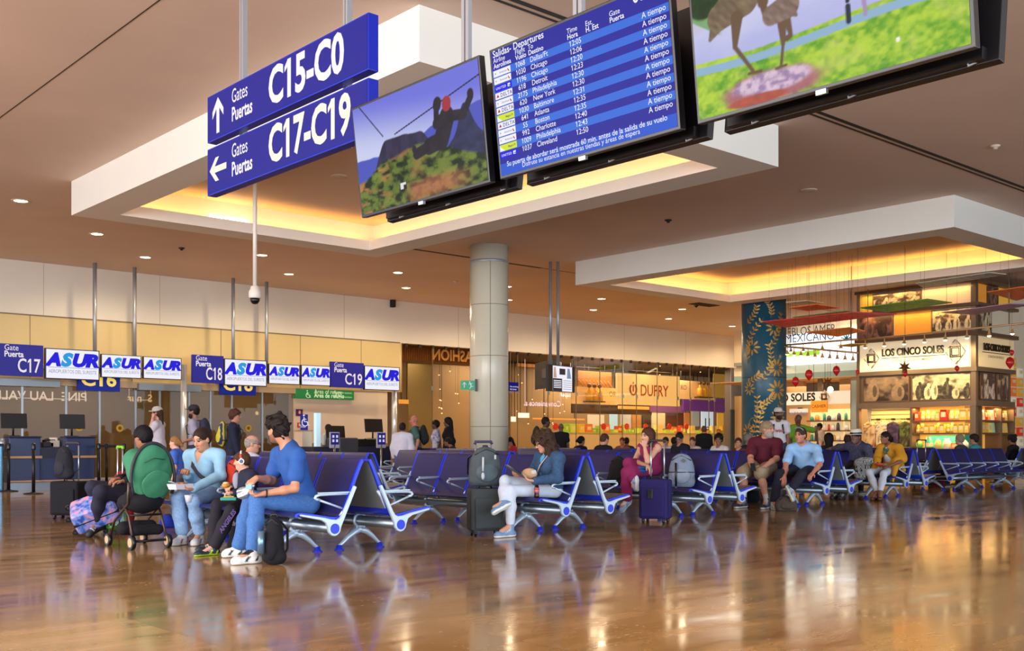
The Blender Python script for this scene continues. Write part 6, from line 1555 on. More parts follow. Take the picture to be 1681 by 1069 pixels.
def person(label, J, s=1.0, face=(0, -1, 0), up=(0, 0, 1), res=.009, skin='#c99678', top=None, pants=None, shoes=('#3a3a40', '#d8d8d8'), hair=None, brow=None, beard=None, hands=None, fem=False, belly=0.0, fat=1.0, socks=None, extra=(), group=None, rest=None, hat=None, lip='#9a5a50', glasses=None):
    j = {k: np.asarray(v, float) for k, v in J.items()}
    C, N, Hd = j['C'], j['N'], j['H']
    root = empty('person', (C[0], C[1], 0)); tag(root, label, 'person', group)
    U = nrm(N - C); Rt = j['RS'] - j['LS']; Rt = nrm(Rt - U * (Rt @ U)); Fr = np.cross(U, Rt); T = np.array([Rt, Fr, U]); L = np.linalg.norm(N - C)
    w = .92 if fem else 1.0; w *= fat
    tor = [el(C + U * .05 * s, T, V3(.165 * w, .125 * w, .13) * s, .05), el(C + U * L * .38 + Fr * (.01 + belly * .35) * s, T, V3(.142 * w + belly * .5, .108 * w + belly, .17) * s, .06),
           el(C + U * L * .70 + Fr * .012 * s, T, V3(.158 * w, .112 * w, .17) * s, .06), rc(j['LS'] + (N - j['LS']) * .1, j['RS'] + (N - j['RS']) * .1, .056 * s * w, None, .05), rc(N - U * .02 * s, j['LS'], .052 * s, .05 * s, .05), rc(N - U * .02 * s, j['RS'], .052 * s, .05 * s, .05)]
    if fem: tor += [el(C + U * L * .66 + Fr * .09 * s * w + Rt * q * .072 * s, T, V3(.062, .06, .062) * s * w, .05) for q in (-1, 1)]
    arms = {}; legs = {}
    for q in 'LR':
        S, E, W = j[q + 'S'], j[q + 'E'], j[q + 'W']; f2 = (fat + 1) / 2
        arms[q] = (rc(S, E, .050 * s * w * f2, .038 * s * w * f2, .03), rc(E, E + (W - E) * .35, .038 * s * w * f2, .040 * s * w * f2, .02), rc(E + (W - E) * .35, W, .038 * s * w * f2, .026 * s * w, .02))
        Hp = C + Rt * (.088 if q == 'R' else -.088) * s * w; K, A = j[q + 'K'], j[q + 'A']
        bk = np.cross(np.cross(nrm(K - Hp), nrm(A - K)), nrm(A - K)); bk = bk / (np.linalg.norm(bk) + 1e-6) * .018 * s
        legs[q] = (rc(Hp, K, .088 * s * f2 * w, .056 * s * f2, .04), rc(K, K + (A - K) * .4 - bk * .0, .054 * s * f2, .055 * s * f2, .03), rc(K + (A - K) * .35, A, .054 * s * f2, .034 * s, .03))
    # head
    hs = s * 1.0; R = head_axes(face, up); q = lambda a, b, c: Hd + (R[0] * a + R[1] * b + R[2] * c) * hs
    head = [el(q(0, -.012, .03), R, V3(.073, .092, .088) * hs, .02), el(q(0, .022, -.042), R, V3(.057, .062, .074) * hs, .03), rc(q(0, .062, -.092), q(0, .058, -.092), .021 * hs, None, .03),
            rc(q(-.036, .073, .024), q(.036, .073, .024), .013 * hs, None, .012), rc(q(0, .086, .006), q(0, .104, -.028), .008 * hs, .0125 * hs, .012), rc(q(-.012, .09, -.034), q(.012, .09, -.034), .008 * hs, None, .008),
            el(q(-.032, .094, .004), R, V3(.015, .014, .010) * hs, -.008), el(q(.032, .094, .004), R, V3(.015, .014, .010) * hs, -.008),
            rc(q(-.038, .052, -.022), q(-.03, .056, -.03), .02 * hs, None, .02), rc(q(.038, .052, -.022), q(.03, .056, -.03), .02 * hs, None, .02),
            el(q(0, .080, -.063), R, V3(.024, .012, .006) * hs, .006), el(q(0, .079, -.072), R, V3(.021, .012, .006) * hs, .006),
            el(q(.076, -.008, -.006), R, V3(.010, .020, .031) * hs, .008), el(q(-.076, -.008, -.006), R, V3(.010, .020, .031) * hs, .008)]
    neck = rc(N - U * .03 * s, q(0, -.022, -.05), (.050 if fem else .058) * s, (.046 if fem else .054) * s, .03)
    body = tor + [neck] + head
    for a in 'LR':
        body += list(arms[a]); body += list(legs[a])
        A, To = j[a + 'A'], j[a + 'T']; body.append(rc(A, A + (To - A) * .6, .034 * s, .03 * s, .03))
    # hands: palm, four bent fingers, thumb
    for a in 'LR':
        W = j[a + 'W']; hd = nrm(j[a + 'F'] - W) if a + 'F' in j else nrm(W - j[a + 'E'])
        pn = j.get(a + 'P', V3(0, 0, -1)); pn = nrm(pn - hd * (pn @ hd)); ac = np.cross(hd, pn) * (1 if a == 'L' else -1)
        cu = (hands or {}).get(a, .5); g = s * 1.0
        if res > .0125:
            body += [rc(W, W + hd * .09 * g, .027 * g, .024 * g, .02), rc(W + hd * .09 * g, W + (hd * .14 + pn * .03) * g, .024 * g, .016 * g, .02)]; continue
        kp = []
        for i, (o, ln) in enumerate(((-.030, .062), (-.010, .074), (.010, .078), (.030, .070))):
            kn = W + (hd * (.088 - abs(o) * .25) + ac * o) * g; kp.append(kn); body.append(rc(W + (hd * .012 + ac * o * .6) * g, kn, .0155 * g, .0125 * g, .012))
            d1 = nrm(hd * math.cos(cu) + pn * math.sin(cu)); d2 = nrm(hd * math.cos(cu * 2.1) + pn * math.sin(cu * 2.1)); m1 = kn + d1 * ln * .52 * g
            body += [rc(kn, m1, .0098 * g, .0086 * g, .005), rc(m1, m1 + d2 * ln * .5 * g, .0086 * g, .0072 * g, .004)]
        tb = W + (hd * .025 + ac * .026) * g; tm = tb + nrm(hd * .7 + ac * .8 + pn * .25) * .042 * g
        body += [rc(tb, tm, .0135 * g, .0105 * g, .01), rc(tm, tm + nrm(hd * .95 + ac * .25 + pn * .4) * .034 * g, .0102 * g, .008 * g, .005)]
    sk = hexa(skin); lp = hexa(lip); br = hexa(brow or '#2a1c14')
    def colour(P):
        c = np.ones((len(P), 3)) * sk; l = ((P - Hd) @ R.T) / hs; a, b, cc = np.abs(l[:, 0]), l[:, 1], l[:, 2]; hm = (np.linalg.norm(l, axis=1) < .16)
        f = hm & (b > .04)
        ck = f & (np.hypot(a - .04, cc + .035) < .025); c[ck] *= (1.04, .9, .88)
        if beard: m = hm & (b > -.01) & (cc < -.035 - .35 * np.maximum(0, .03 - np.abs(b - .05))) & ~((a < .02) & (np.abs(cc + .067) < .006)) & (cc > -.14); c[m] = c[m] * .35 + hexa(beard) * .65
        m = f & (a < .023 - np.abs(cc + .067) * .9) & (np.abs(cc + .067) < .013); c[m] = lp
        m = f & (np.abs(a - .032) < .0155) & (np.abs(cc - .004) < .0065); c[m] = sk * .5 + hexa('#b0a49c') * .5
        m = f & (np.hypot(a - .031, cc - .004) < .0080); c[m] = hexa('#20140e')
        m = f & (np.abs(a - .032) < .020) & (np.abs(cc - .0115 + (a - .032) ** 2 * 9) < .0042); c[m] = br * .8
        m = f & (a > .012) & (a < .054) & (np.abs(cc - .031 + (a - .034) ** 2 * 6) < .0055); c[m] = br
        if socks is not None:
            for e in 'LR': A = j[e + 'A']; d = nrm(j[e + 'K'] - A); m = (np.abs((P - A) @ d - .02) < .075 * s) & (np.linalg.norm(P - A, axis=1) < .12); c[m] = hexa(socks)
        return c
    bo = blob('body', body, res, M_skin, root, colour=colour)
    # clothes
    if top:
        t = top.get('t', .012) * s; sl = top.get('sleeve', .5); pr = [inflate(p, t) for p in tor]
        for a in 'LR':
            A0, A1, A2 = arms[a]; S, E, W = j[a + 'S'], j[a + 'E'], j[a + 'W']; lo_ = top.get('loose', .008) * s
            if sl > 0: pr.append(rc(S, S + (E - S) * min(sl, 1), A0[3] + t, (A0[3] if sl < 1 else A0[4]) + t + lo_, .03))
            if sl > 1: pr.append(rc(E, E + (W - E) * min(sl - 1, .97), A1[3] + t + lo_, A2[4] + t + lo_ * .4, .025))
        pr += top.get('extra', [])
        hem = top.get('hem', .10) * s; cuts = [] if top.get('nohem') else [(-U, -(C @ U) + hem)]
        for c0 in top.get('cuts', []): cuts.append(c0)
        nk = top.get('neck', .062) * s; pr += [rc(N + U * .0 * s + Fr * .008 * s, q(0, 0, -.06), nk, nk * 1.1, -.012), el(N + U * .015 * s + Fr * .05 * s, T, V3(.055, .06, .05) * s * top.get('open', 1.0), -.015)]
        if top.get('v'): pr.append(rc(N + Fr * .09 * s, N - U * top['v'] * s + Fr * .13 * s, .045 * s, .004, -.01))
        if top.get('tank'):
            for a in (-1, 1): pr.append(rc(j['LS' if a < 0 else 'RS'] + Rt * a * .05 * s + U * .06 * s, j['LS' if a < 0 else 'RS'] + Rt * a * .045 * s - U * .08 * s, .062 * s, None, -.015))
        mm = top['m'] if 'm' in top else cloth(top['c'], tex=top.get('tex'))
        blob(top.get('name', 'shirt'), pr, max(res, .008), mm, root, cuts, (.0045 * s, 34), top.get('col'))
    if pants:
        t = pants.get('t', .014) * s; ln = pants.get('len', 2); fl = pants.get('flare', .0) * s; pr = [el(C + U * .025 * s, T, V3(.160 * w, .122 * w, .112) * s + t * .8, .05)]
        for a in 'LR':
            G0, G1, G2 = legs[a]; K, A = j[a + 'K'], j[a + 'A']; Hp = G0[1]
            pr.append(rc(Hp, Hp + (K - Hp) * min(ln, 1), G0[3] + t, (G0[4] if ln >= 1 else G0[4] + .012 * s) + t + (fl if ln <= 1 else 0), .035))
            if ln > 1: e = min(ln - 1, 1.0); pr += [rc(K, K + (A - K) * min(e, .45), G1[3] + t, G1[4] + t + fl * .3, .03), rc(K + (A - K) * min(e, .45), K + (A - K) * e, G1[4] + t + fl * .3, G2[4] + t + .006 * s + fl, .03)]
        hw = pants.get('waist', .11) * s
        blob(pants.get('name', 'trousers'), pr, max(res, .008), cloth(pants['c'], tex=pants.get('tex')) if 'm' not in pants else pants['m'], root, (), (.004 * s, 30), pants.get('col'))
    if shoes:
        up_c, so_c = shoes[0], shoes[1]; ac_c = shoes[2] if len(shoes) > 2 else None
        for a in 'LR':
            A, To, K = j[a + 'A'], j[a + 'T'], j[a + 'K']; d = To - A; sh = nrm(K - A)
            upv = sh - nrm(d) * (sh @ nrm(d)); upv = nrm(upv)
            if A[2] < .16 and abs(To[2] - .0) < .08: upv = V3(0, 0, 1); base = V3(A[0], A[1], 0.0); d = V3(d[0], d[1], 0); tp = base + nrm(d) * max(np.linalg.norm(d), .14 * s)
            else: d = d - upv * (d @ upv); base = A - upv * .075 * s; tp = base + nrm(d) * .19 * s
            f = nrm(d); hp = base - f * .045 * s
            pr = [rc(hp + upv * .034 * s, base + f * .02 * s + upv * .034 * s, .036 * s, .038 * s, .02), rc(base + upv * .034 * s, tp - f * .03 * s + upv * .03 * s, .038 * s, .040 * s, .02), rc(tp - f * .045 * s + upv * .028 * s, tp - f * .028 * s + upv * .022 * s, .040 * s, .030 * s, .02), rc(base + upv * .04 * s, A + sh * .015 * s, .042 * s, .038 * s, .03), rc(A, base + f * .09 * s + upv * .05 * s, .036 * s, .026 * s, .03)]
            uc, sc_, acx = hexa(up_c), hexa(so_c), None if ac_c is None else hexa(ac_c)
            def scol(P, base=base, upv=upv, f=f):
                h = ((P - base) @ upv) / s; t_ = ((P - base) @ f) / s; c = np.ones((len(P), 3)) * uc
                if acx is not None: m = (np.sin(t_ * 70 + h * 60) > .55) & (t_ > -.03) & (t_ < .1) & (h < .07); c[m] = acx
                m = (np.abs(t_ - .07) < .04) & (h > .062 - (t_ - .07) * .3) & (np.sin(t_ * 260) > 0); c[m] = c[m] * .4 + hexa('#e8e8e8') * .6
                c[h < .024] = sc_; return c
            blob('shoe', pr, min(max(res, .007), .012), M_shoe, root, [(-upv, -(base @ upv) - .002)], None, scol)
    if hair:
        st = hair.get('st', 'short'); t = hair.get('t', .012); nz = hair.get('noise', (.004, 90))
        pr = [el(q(0, -.014, .036), R, (V3(.073, .092, .086) + t) * hs, .02), el(q(0, -.05, -.01), R, (V3(.066, .05, .06) + t * .6) * hs, .03)]
        for p in hair.get('add', []): pr.append(rc(q(*p[0]), q(*p[1]), p[2] * hs, (p[3] if len(p) > 3 else p[2]) * hs, .03))
        fo = hair.get('fore', 0.0)
        pr.append(el(q(0, .105, -.045 + fo), R, V3(.072, .085, .105) * hs, -.012))
        if st == 'short': pr += [el(q(a * .075, .035, -.055), R, V3(.05, .062, .06) * hs, -.01) for a in (-1, 1)] + [el(q(0, -.05, -.13), R, V3(.12, .09, .055) * hs, -.01)]
        elif st == 'bald': pr += [el(q(0, .0, .10), R, V3(.09, .11, .055) * hs, -.01)] + [el(q(a * .075, .035, -.055), R, V3(.05, .062, .06) * hs, -.01) for a in (-1, 1)]
        if hat: pr.append(el(q(0, .0, .125), R, V3(.13, .15, .07) * hs, -.006))
        blob('hair', pr, max(res * .8, .0065), hairm(hair['c']), root, (), (nz[0] * hs, nz[1] / hs))
    if beard and hair is not None:
        t = .008; pr = [el(q(0, .03, -.07), R, (V3(.053, .058, .060) + t) * hs, .02), rc(q(0, .066, -.105), q(0, .06, -.115), .028 * hs, .02 * hs, .03), el(q(0, .085, -.064), R, V3(.02, .03, .007) * hs, -.006), el(q(0, .06, .03), R, V3(.1, .1, .07) * hs, -.012)]
        if beard[-1] != '~': blob('beard', pr, max(res * .8, .0065), hairm(beard), root, (), (.003 * hs, 140 / hs))
    if hat:
        k = hat['k']; cm = mat('hat_' + hat['c'].lstrip('#'), hat['c'], .8, noise=(60, .1)); b = MB(); Rm = Matrix([list(x) for x in R]).transposed().to_4x4(); O = Matrix.Translation(Vector(q(0, -.005, 0))) @ Rm @ Matrix.Scale(hs, 4)
        if k == 'straw':
            b.lathe([(.19, .055), (.188, .062), (.15, .052), (.098, .06), (.096, .075), (.09, .13), (.078, .155), (.05, .15), (.001, .145)], n=32, sy=1.18); b.move(O); wpart(b, 'hat', cm, root)
            b = MB(); b.lathe([(.0995, .060), (.099, .092)], n=32, caps=False, sy=1.18); b.move(O); wpart(b, 'hat_band', M_black, root)
        else:
            b.lathe([(.087, .035), (.089, .06), (.082, .10), (.055, .132), (.001, .143)], n=24, sy=1.17); b.loft([[(x, .085 + d, .043 + z) for x, z in ((-.06, 0), (-.03, .008), (0, .011), (.03, .008), (.06, 0), (.06, -.006), (0, .004), (-.06, -.006))] for d in (-.02, .03, .065)], smooth=False); b.move(O); wpart(b, 'cap', cm, root)
    if glasses:
        b = MB()
        for a in (-1, 1): b.tube([q(a * .033 + .022 * math.cos(t), .103, .002 + .017 * math.sin(t)) for t in [k * PI / 6 for k in range(13)]], .0026 * hs, 5); b.tube([q(a * .055, .10, .006), q(a * .078, .03, .008), q(a * .08, -.01, .0)], .0026 * hs, 5)
        b.tube([q(-.012, .107, .004), q(.012, .107, .004)], .0026 * hs, 5); wpart(b, 'glasses', M_black, root)
    root['_R'] = [float(x) for x in R.ravel()]; root['_H'] = [float(x) for x in Hd]; root['_s'] = hs
    del root['_R'], root['_H'], root['_s']
    return root, q, T
def D(px, py, d): return np.array(at_d(px, py, d))
def seated(x, y, f, s=.92, lean=.05, z=.46, arms=.0, hd=None):
    f = V3(*nrm((f[0], f[1], 0))); l = V3(-f[1], f[0], 0); u = V3(0, 0, 1); C = V3(x, y, z)
    N = C + u * .49 * s + f * lean
    J = dict(C=C, N=N, H=N + u * .165 * s + f * (.03 + lean * .3))
    for q, sg in (('L', 1), ('R', -1)):
        S = N - u * .055 * s + l * sg * .165 * s; E = S - u * .26 * s + f * (.06 + arms * .1) + l * sg * .04; K = C + f * .40 * s + l * sg * .10 + u * .0; A = V3(K[0], K[1], .085 * s) + f * .02
        W = E + f * .22 * s - l * sg * .10 * s + u * (.01 + arms * .12)
        J.update({q + 'S': S, q + 'E': E, q + 'W': W, q + 'K': K, q + 'A': A, q + 'T': A + f * .17 * s - u * A[2]})
    return J
def standing(x, y, f, s=1.0, stride=.0, armf=(0, 0), lean=.0):
    f = V3(*nrm((f[0], f[1], 0))); l = V3(-f[1], f[0], 0); u = V3(0, 0, 1); C = V3(x, y, .90 * s)
    N = C + u * .52 * s + f * lean; J = dict(C=C, N=N, H=N + u * .17 * s + f * (.02 + lean * .4))
    for q, sg, st in (('L', 1, stride), ('R', -1, -stride)):
        S = N - u * .055 * s + l * sg * .17 * s; E = S - u * .27 * s + l * sg * .03 - f * st * .25 - f * .02; am = armf[0 if q == 'L' else 1]
        W = E + (u * -.23 * (1 - abs(am)) + f * (.06 + am * .2) + u * .12 * am) * s; K = C + (u * -.43 + l * sg * .09) * s + f * (st * .5 + .03 + (.05 if st < 0 else 0)); A = V3(K[0], K[1], .085 * s) + f * (st * .5 - .03 - (.08 if st < 0 else 0))
        J.update({q + 'S': S, q + 'E': E, q + 'W': W, q + 'K': K, q + 'A': A, q + 'T': A + f * .17 * s - u * A[2]})
    return J
CF = np.array([CA, SA, 0.]); CR = np.array([SA, -CA, 0.])
def fdir(r, f, z=0.0): return CR * r + CF * f + V3(0, 0, z)
def JJ(d): return {k: D(*v) for k, v in d.items()}
# man in the blue T-shirt
J = JJ(dict(C=(500, 828, 9.38), N=(474, 731, 9.32), H=(455, 706, 9.3), LS=(489, 749, 9.15), RS=(457, 747, 9.5), LE=(484, 802, 9.02), LW=(433, 811, 8.92), LF=(406, 817, 8.85), RE=(446, 789, 9.42), RW=(421, 785, 9.15), RF=(404, 800, 9.05), LK=(422, 822, 8.98), LA=(416, 905, 8.76), LT=(381, 925, 8.64), RK=(412, 818, 9.32), RA=(391, 902, 9.25), RT=(366, 912, 9.2)))
J['LP'] = V3(0, 0, 1.0); J['RP'] = V3(-.3, 0, -1)
pr, q, T = person('person in blue T-shirt and jeans sitting turned away to the left, holding a packet', J, .94, fdir(-.8, .5, -.12), res=.0065, skin='#c48a6c', top=dict(c='#2f589e', sleeve=.62, hem=.14, loose=.016), pants=dict(c='#456fae', tex='denim', t=.014, len=1.92, flare=.012), shoes=('#dfe3e0', '#e9e9e4', '#2a3a36'), socks='#1a1a20',
    hair=dict(c='#1e1713', t=.026, noise=(.026, 62), fore=-.005, add=[((0, .05, .105), (0, -.03, .12), .035), ((.03, .06, .09), (-.03, .06, .09), .03)]), beard='#4a3428~', hands=dict(L=.75, R=.7))
b = MB(); c = J['LW'] + (J['LE'] - J['LW']) * .08; b.tube([c + .031 * (np.cross(nrm(J['LE'] - J['LW']), V3(0, 0, 1)) * math.cos(t) + V3(0, 0, 1) * math.sin(t)) for t in [k * PI / 8 for k in range(17)]], .007, 6); wpart(b, 'watch', M_black, pr)
# woman in the pale blue cardigan
J = JJ(dict(C=(345, 808, 10.66), N=(335, 743, 10.56), H=(331, 722, 10.48), LS=(359, 748, 10.45), RS=(311, 749, 10.66), LE=(362, 780, 10.36), LW=(317, 803, 10.08), LF=(300, 803, 10.0), RE=(313, 787, 10.6), RW=(306, 781, 10.35), RF=(305, 769, 10.28), LK=(318, 822, 10.18), LA=(328, 877, 10.36), LT=(317, 893, 10.2), RK=(292, 818, 10.3), RA=(300, 879, 10.36), RT=(285, 895, 10.22)))
J['LP'] = V3(0, 0, 1.0); J['RP'] = -CF
pr, q, T = person('person in pale blue cardigan and light jeans sitting with a tray of food', J, .93, fdir(-.42, -.85, -.30), res=.0065, skin='#c08a6c', fem=True, top=dict(c='#8fbcd8', sleeve=1.98, hem=.16, v=.10, t=.014, loose=.010, name='cardigan'), pants=dict(c='#8aaed8', tex='denim', len=1.86, flare=.014), shoes=('#c6ccd2', '#e2ded6', '#b0483c'),
    hair=dict(c='#2a1c16', t=.008, fore=.012, noise=(.002, 120), add=[((0, -.09, .02), (0, -.12, -.01), .035)]), hands=dict(L=.6, R=.9))
b = MB(); pa, pb = np.array(q(-.045, .01, -.16)), J['C'] + (J['LS'] - J['C']) * .45
tc = [J['N'] + T[1] * .05 + T[0] * .075 - T[2] * .005, J['N'] * .75 + J['C'] * .25 + T[1] * .145 + T[0] * .03, J['N'] * .52 + J['C'] * .48 + T[1] * .150 - T[0] * .06, J['N'] * .35 + J['C'] * .65 + T[1] * .11 - T[0] * .14]
b.tube(tc, .019, 8, squash=.35); wpart(b, 'bag_strap', mat('dark_strap', '#2c2a38', .7), pr)
# boy with headphones
J = JJ(dict(C=(408, 823, 9.95), N=(403, 777, 9.98), H=(397, 757, 9.95), LS=(415, 784, 9.85), RS=(394, 781, 10.12), LE=(411, 803, 9.78), LW=(384, 810, 9.62), LF=(370, 808, 9.6), RE=(390, 801, 10.12), RW=(381, 799, 9.95), RF=(369, 802, 9.85), LK=(380, 838, 9.55), LA=(352, 897, 9.42), LT=(320, 915, 9.28), RK=(357, 830, 9.85), RA=(349, 893, 9.75), RT=(322, 908, 9.65)))
pr, q, T = person('person in white and red headphones, dark hooded jacket and joggers, sitting and eating', J, .68, fdir(-.96, -.12, -.10), res=.0065, skin='#d8a288', fem=False, top=dict(c='#23283a', sleeve=1.95, hem=.10, v=.12, t=.020, loose=.016, name='jacket'), pants=dict(c='#24222c', len=1.95, t=.026, flare=.014), shoes=('#1c2a3a', '#b4e02a', '#b4e02a'),
    hair=dict(c='#4a3020', t=.014, fore=-.012, noise=(.003, 100), add=[((-.03, .07, .06), (.03, .07, .06), .025)]), hands=dict(L=.8, R=.8))
b = MB(); b.tube([q(.092 * math.cos(t), -.005, .02 + .115 * math.sin(t)) for t in [PI * k / 16 for k in range(17)]], .010 * .8, 8); wpart(b, 'headphone_band', mat('headphone_white', '#e4e2e0', .4), pr)
for a in (-1, 1):
    b = MB(); b.cyl(q(a * .072, -.005, -.004), q(a * .096, -.005, -.004), .026, 20); hp = wpart(b, 'headphone_cup', mat('headphone_white', '#e4e2e0'), pr)
    b = MB(); b.cyl(q(a * .096, -.005, -.004), q(a * .101, -.005, -.004), .017, 20); wpart(b, 'cup_pad', mat('headphone_slate', '#4c566a', .5), hp)
    b = MB(); b.tube([q(a * .094, -.004, .045), q(a * .088, -.003, .07), q(a * .074, -.003, .092)], .011, 8); wpart(b, 'headphone_accent', mat('headphone_red', '#d2432a', .4), pr)
pt = J['N'] + T[1] * .085; b = MB(); b.ell(J['N'] * .72 + J['C'] * .28 + T[1] * .086, (.045, .045, .09), 14, 0, Matrix([list(x) for x in T]).transposed()); wpart(b, 'grey_shirt', cloth('#8f8fa0'), pr)
b = MB(); b.text('ANGELES', D(364, 876, 9.40), nrm(D(383, 848, 9.40) - D(364, 876, 9.40)), nrm(D(357, 868, 9.40) - D(364, 876, 9.40)), .055, 0, bold=.03); wpart(b, 'print', mat('purple_print', '#4a3478', .6), pr)
# person behind the pushchair
J = JJ(dict(C=(228, 812, 11.45), N=(240, 742, 11.4), H=(234, 718, 11.32), LS=(254, 752, 11.25), RS=(224, 750, 11.55), LE=(246, 788, 11.15), LW=(205, 790, 10.95), LF=(184, 791, 10.9), RE=(214, 786, 11.5), RW=(196, 786, 11.25), RF=(180, 788, 11.15), LK=(165, 808, 10.98), LA=(158, 856, 11.15), LT=(150, 868, 11.1), RK=(152, 800, 11.25), RA=(170, 858, 11.5), RT=(155, 865, 11.5)))
person('person in black hooded jacket sitting half hidden behind the green pushchair', J, .94, fdir(-.85, .35, -.1), res=.009, skin='#9a6a50', top=dict(c='#1c1a22', sleeve=1.9, hem=.14, t=.022, loose=.012, name='jacket', extra=[rc(D(244, 737, 11.45), D(256, 740, 11.42), .075, .06, .05)]), pants=dict(c='#2a2a3c', len=1.9, t=.02), shoes=('#17161c', '#26252c'), hair=dict(c='#120e12', t=.02, noise=(.004, 80)), hands=dict(L=.6, R=.6))
# woman with the tablet
J = JJ(dict(C=(905, 803, 11.62), N=(904, 745, 11.55), H=(892, 726, 11.5), LS=(917, 753, 11.38), RS=(887, 751, 11.72), LE=(915, 785, 11.32), LW=(877, 790, 11.18), LF=(860, 787, 11.15), RE=(874, 776, 11.72), RW=(855, 782, 11.5), RF=(842, 780, 11.4), RK=(829, 790, 11.32), RA=(826, 826, 11.14), RT=(803, 838, 11.05), LK=(838, 806, 11.22), LA=(838, 864, 11.2), LT=(813, 879, 11.05)))
J['LP'] = V3(0, 0, 1); J['RP'] = V3(0, 0, 1)
den = mat('denim_jacket', '#2c4a6c', .85, noise=(40, .25), bump=(160, .2))
pr, q, T = person('person in denim jacket and white trousers sitting cross-legged and reading a tablet', J, .92, fdir(-.88, -.35, -.34), res=.0068, skin='#c8957c', fem=True, top=dict(m=den, c='#2c4a6c', sleeve=1.95, hem=.12, v=.30, t=.020, loose=.012, name='jacket'), pants=dict(c='#c9d3e2', len=1.9, t=.009), shoes=('#6f8fb6', '#e6e6e2'),
    hair=dict(c='#3a261c', st='long', t=.030, fore=.0, noise=(.026, 55), add=[((.07, -.01, .02), (.095, .005, -.16), .045, .055), ((-.07, -.01, .02), (-.09, .0, -.17), .045, .055), ((0, -.075, .03), (0, -.085, -.20), .075, .07), ((.06, -.05, .06), (.08, -.05, -.18), .05, .06), ((-.06, -.05, .06), (-.08, -.05, -.18), .05, .06)]), hands=dict(L=.5, R=.5), glasses=True, lip='#a04a48')
b = MB(); b.ell(J['N'] * .62 + J['C'] * .38 + T[1] * .085, (.085, .05, .15), 16, 0, Matrix([list(x) for x in T]).transposed()); wpart(b, 'blue_shirt', cloth('#4d9ad0'), pr)
b = MB(); b.tube([J['N'] + T[1] * .075 - T[0] * .085 + T[2] * .02, J['N'] * .75 + J['C'] * .25 + T[1] * .165 - T[0] * .05, J['N'] * .45 + J['C'] * .55 + T[1] * .175 + T[0] * .02], .012, 8, squash=.4); wpart(b, 'bag_strap', mat('cream_strap', '#d8c4a4', .6), pr)
# woman in magenta
J = JJ(dict(C=(1071, 768, 14.2), N=(1070, 729, 14.12), H=(1063, 716, 14.03), LS=(1079, 736, 13.95), RS=(1053, 734, 14.28), LE=(1063, 758, 13.75), LW=(1058, 733, 13.82), LF=(1058, 722, 13.85), RE=(1041, 758, 14.1), RW=(1062, 764, 13.82), RF=(1068, 771, 13.78), RK=(1031, 760, 13.95), RA=(1040, 790, 13.7), RT=(1040, 806, 13.6), LK=(1028, 776, 13.8), LA=(1029, 822, 13.8), LT=(1016, 837, 13.7)))
J['LP'] = CF; J['RP'] = V3(0, 0, -1)
person('person in magenta top and trousers sitting chin on hand behind the purple suitcase', J, .90, fdir(-.80, -.5, -.05), res=.0075, skin='#cf9c82', fem=True, top=dict(c='#8a2a52', sleeve=0, tank=True, hem=.10, t=.010, open=1.3), pants=dict(c='#8f2a5c', len=1.88, t=.018, flare=.02), shoes=('#8fb4d4', '#e4e6e8', '#5a88b8'), socks='#d8d4d0',
    hair=dict(c='#4a2c1e', st='long', t=.012, noise=(.003, 90), add=[((.06, -.02, .03), (.075, .0, -.15), .035, .04), ((-.06, -.02, .03), (-.075, .0, -.13), .035, .04), ((0, -.07, .03), (0, -.09, -.17), .06, .05)]), hands=dict(L=1.0, R=.5))
# bearded man in maroon
J = JJ(dict(C=(1253, 766, 16.75), N=(1257, 719, 16.62), H=(1260, 705, 16.5), LS=(1277, 728, 16.45), RS=(1236, 727, 16.65), LE=(1275, 753, 16.3), LW=(1252, 768, 16.05), LF=(1240, 770, 15.98), RE=(1232, 752, 16.5), RW=(1234, 767, 16.2), RF=(1243, 771, 16.1), RK=(1220, 777, 16.25), RA=(1222, 820, 16.15), RT=(1207, 833, 15.95), LK=(1249, 778, 16.02), LA=(1258, 822, 15.95), LT=(1252, 836, 15.72)))
J['LP'] = V3(0, 0, -1); J['RP'] = V3(0, 0, 1)
person('person in maroon polo shirt and khaki shorts sitting and looking right', J, .99, fdir(.72, -.68, .02), res=.0078, skin='#c88e74', fat=1.12, belly=.05, top=dict(c='#571c2c', sleeve=.62, hem=.14, loose=.02), pants=dict(c='#a5947a', len=.98, t=.022, flare=.016, name='shorts'), shoes=('#27324a', '#dcdcd8', '#4a5a78'), socks='#c8c4c0',
    hair=dict(c='#8f7a62', t=.016, noise=(.006, 70)), beard='#a39a90', hands=dict(L=.7, R=.7), brow='#8a7058')
# woman in light blue T-shirt
J = JJ(dict(C=(1322, 772, 16.2), N=(1319, 728, 16.05), H=(1314, 715, 15.92), LS=(1341, 738, 15.85), RS=(1298, 737, 16.1), LE=(1346, 763, 15.62), LW=(1334, 777, 15.42), LF=(1328, 784, 15.35), RE=(1290, 764, 15.9), RW=(1288, 783, 15.65), RF=(1287, 794, 15.6), RK=(1280, 779, 15.72), RA=(1270, 826, 15.62), RT=(1277, 837, 15.42), LK=(1316, 779, 15.45), LA=(1299, 803, 15.36), LT=(1307, 820, 15.28)))
J['LP'] = V3(0, 0, -1); J['RP'] = CF
pr, q, T = person('person in light blue T-shirt and black trousers sitting and looking left', J, .96, fdir(-.72, -.62, .0), res=.0078, skin='#bf7f68', fat=1.06, belly=.05, fem=True, top=dict(c='#8fb9e2', sleeve=.72, hem=.12, loose=.012, v=.03), pants=dict(c='#232432', len=1.9, t=.016, flare=.006), shoes=('#8fa8b8', '#d8d6c0', '#5f7f98'),
    hair=dict(c='#3a2a22', t=.010, noise=(.003, 90)), hands=dict(L=.5, R=.4))
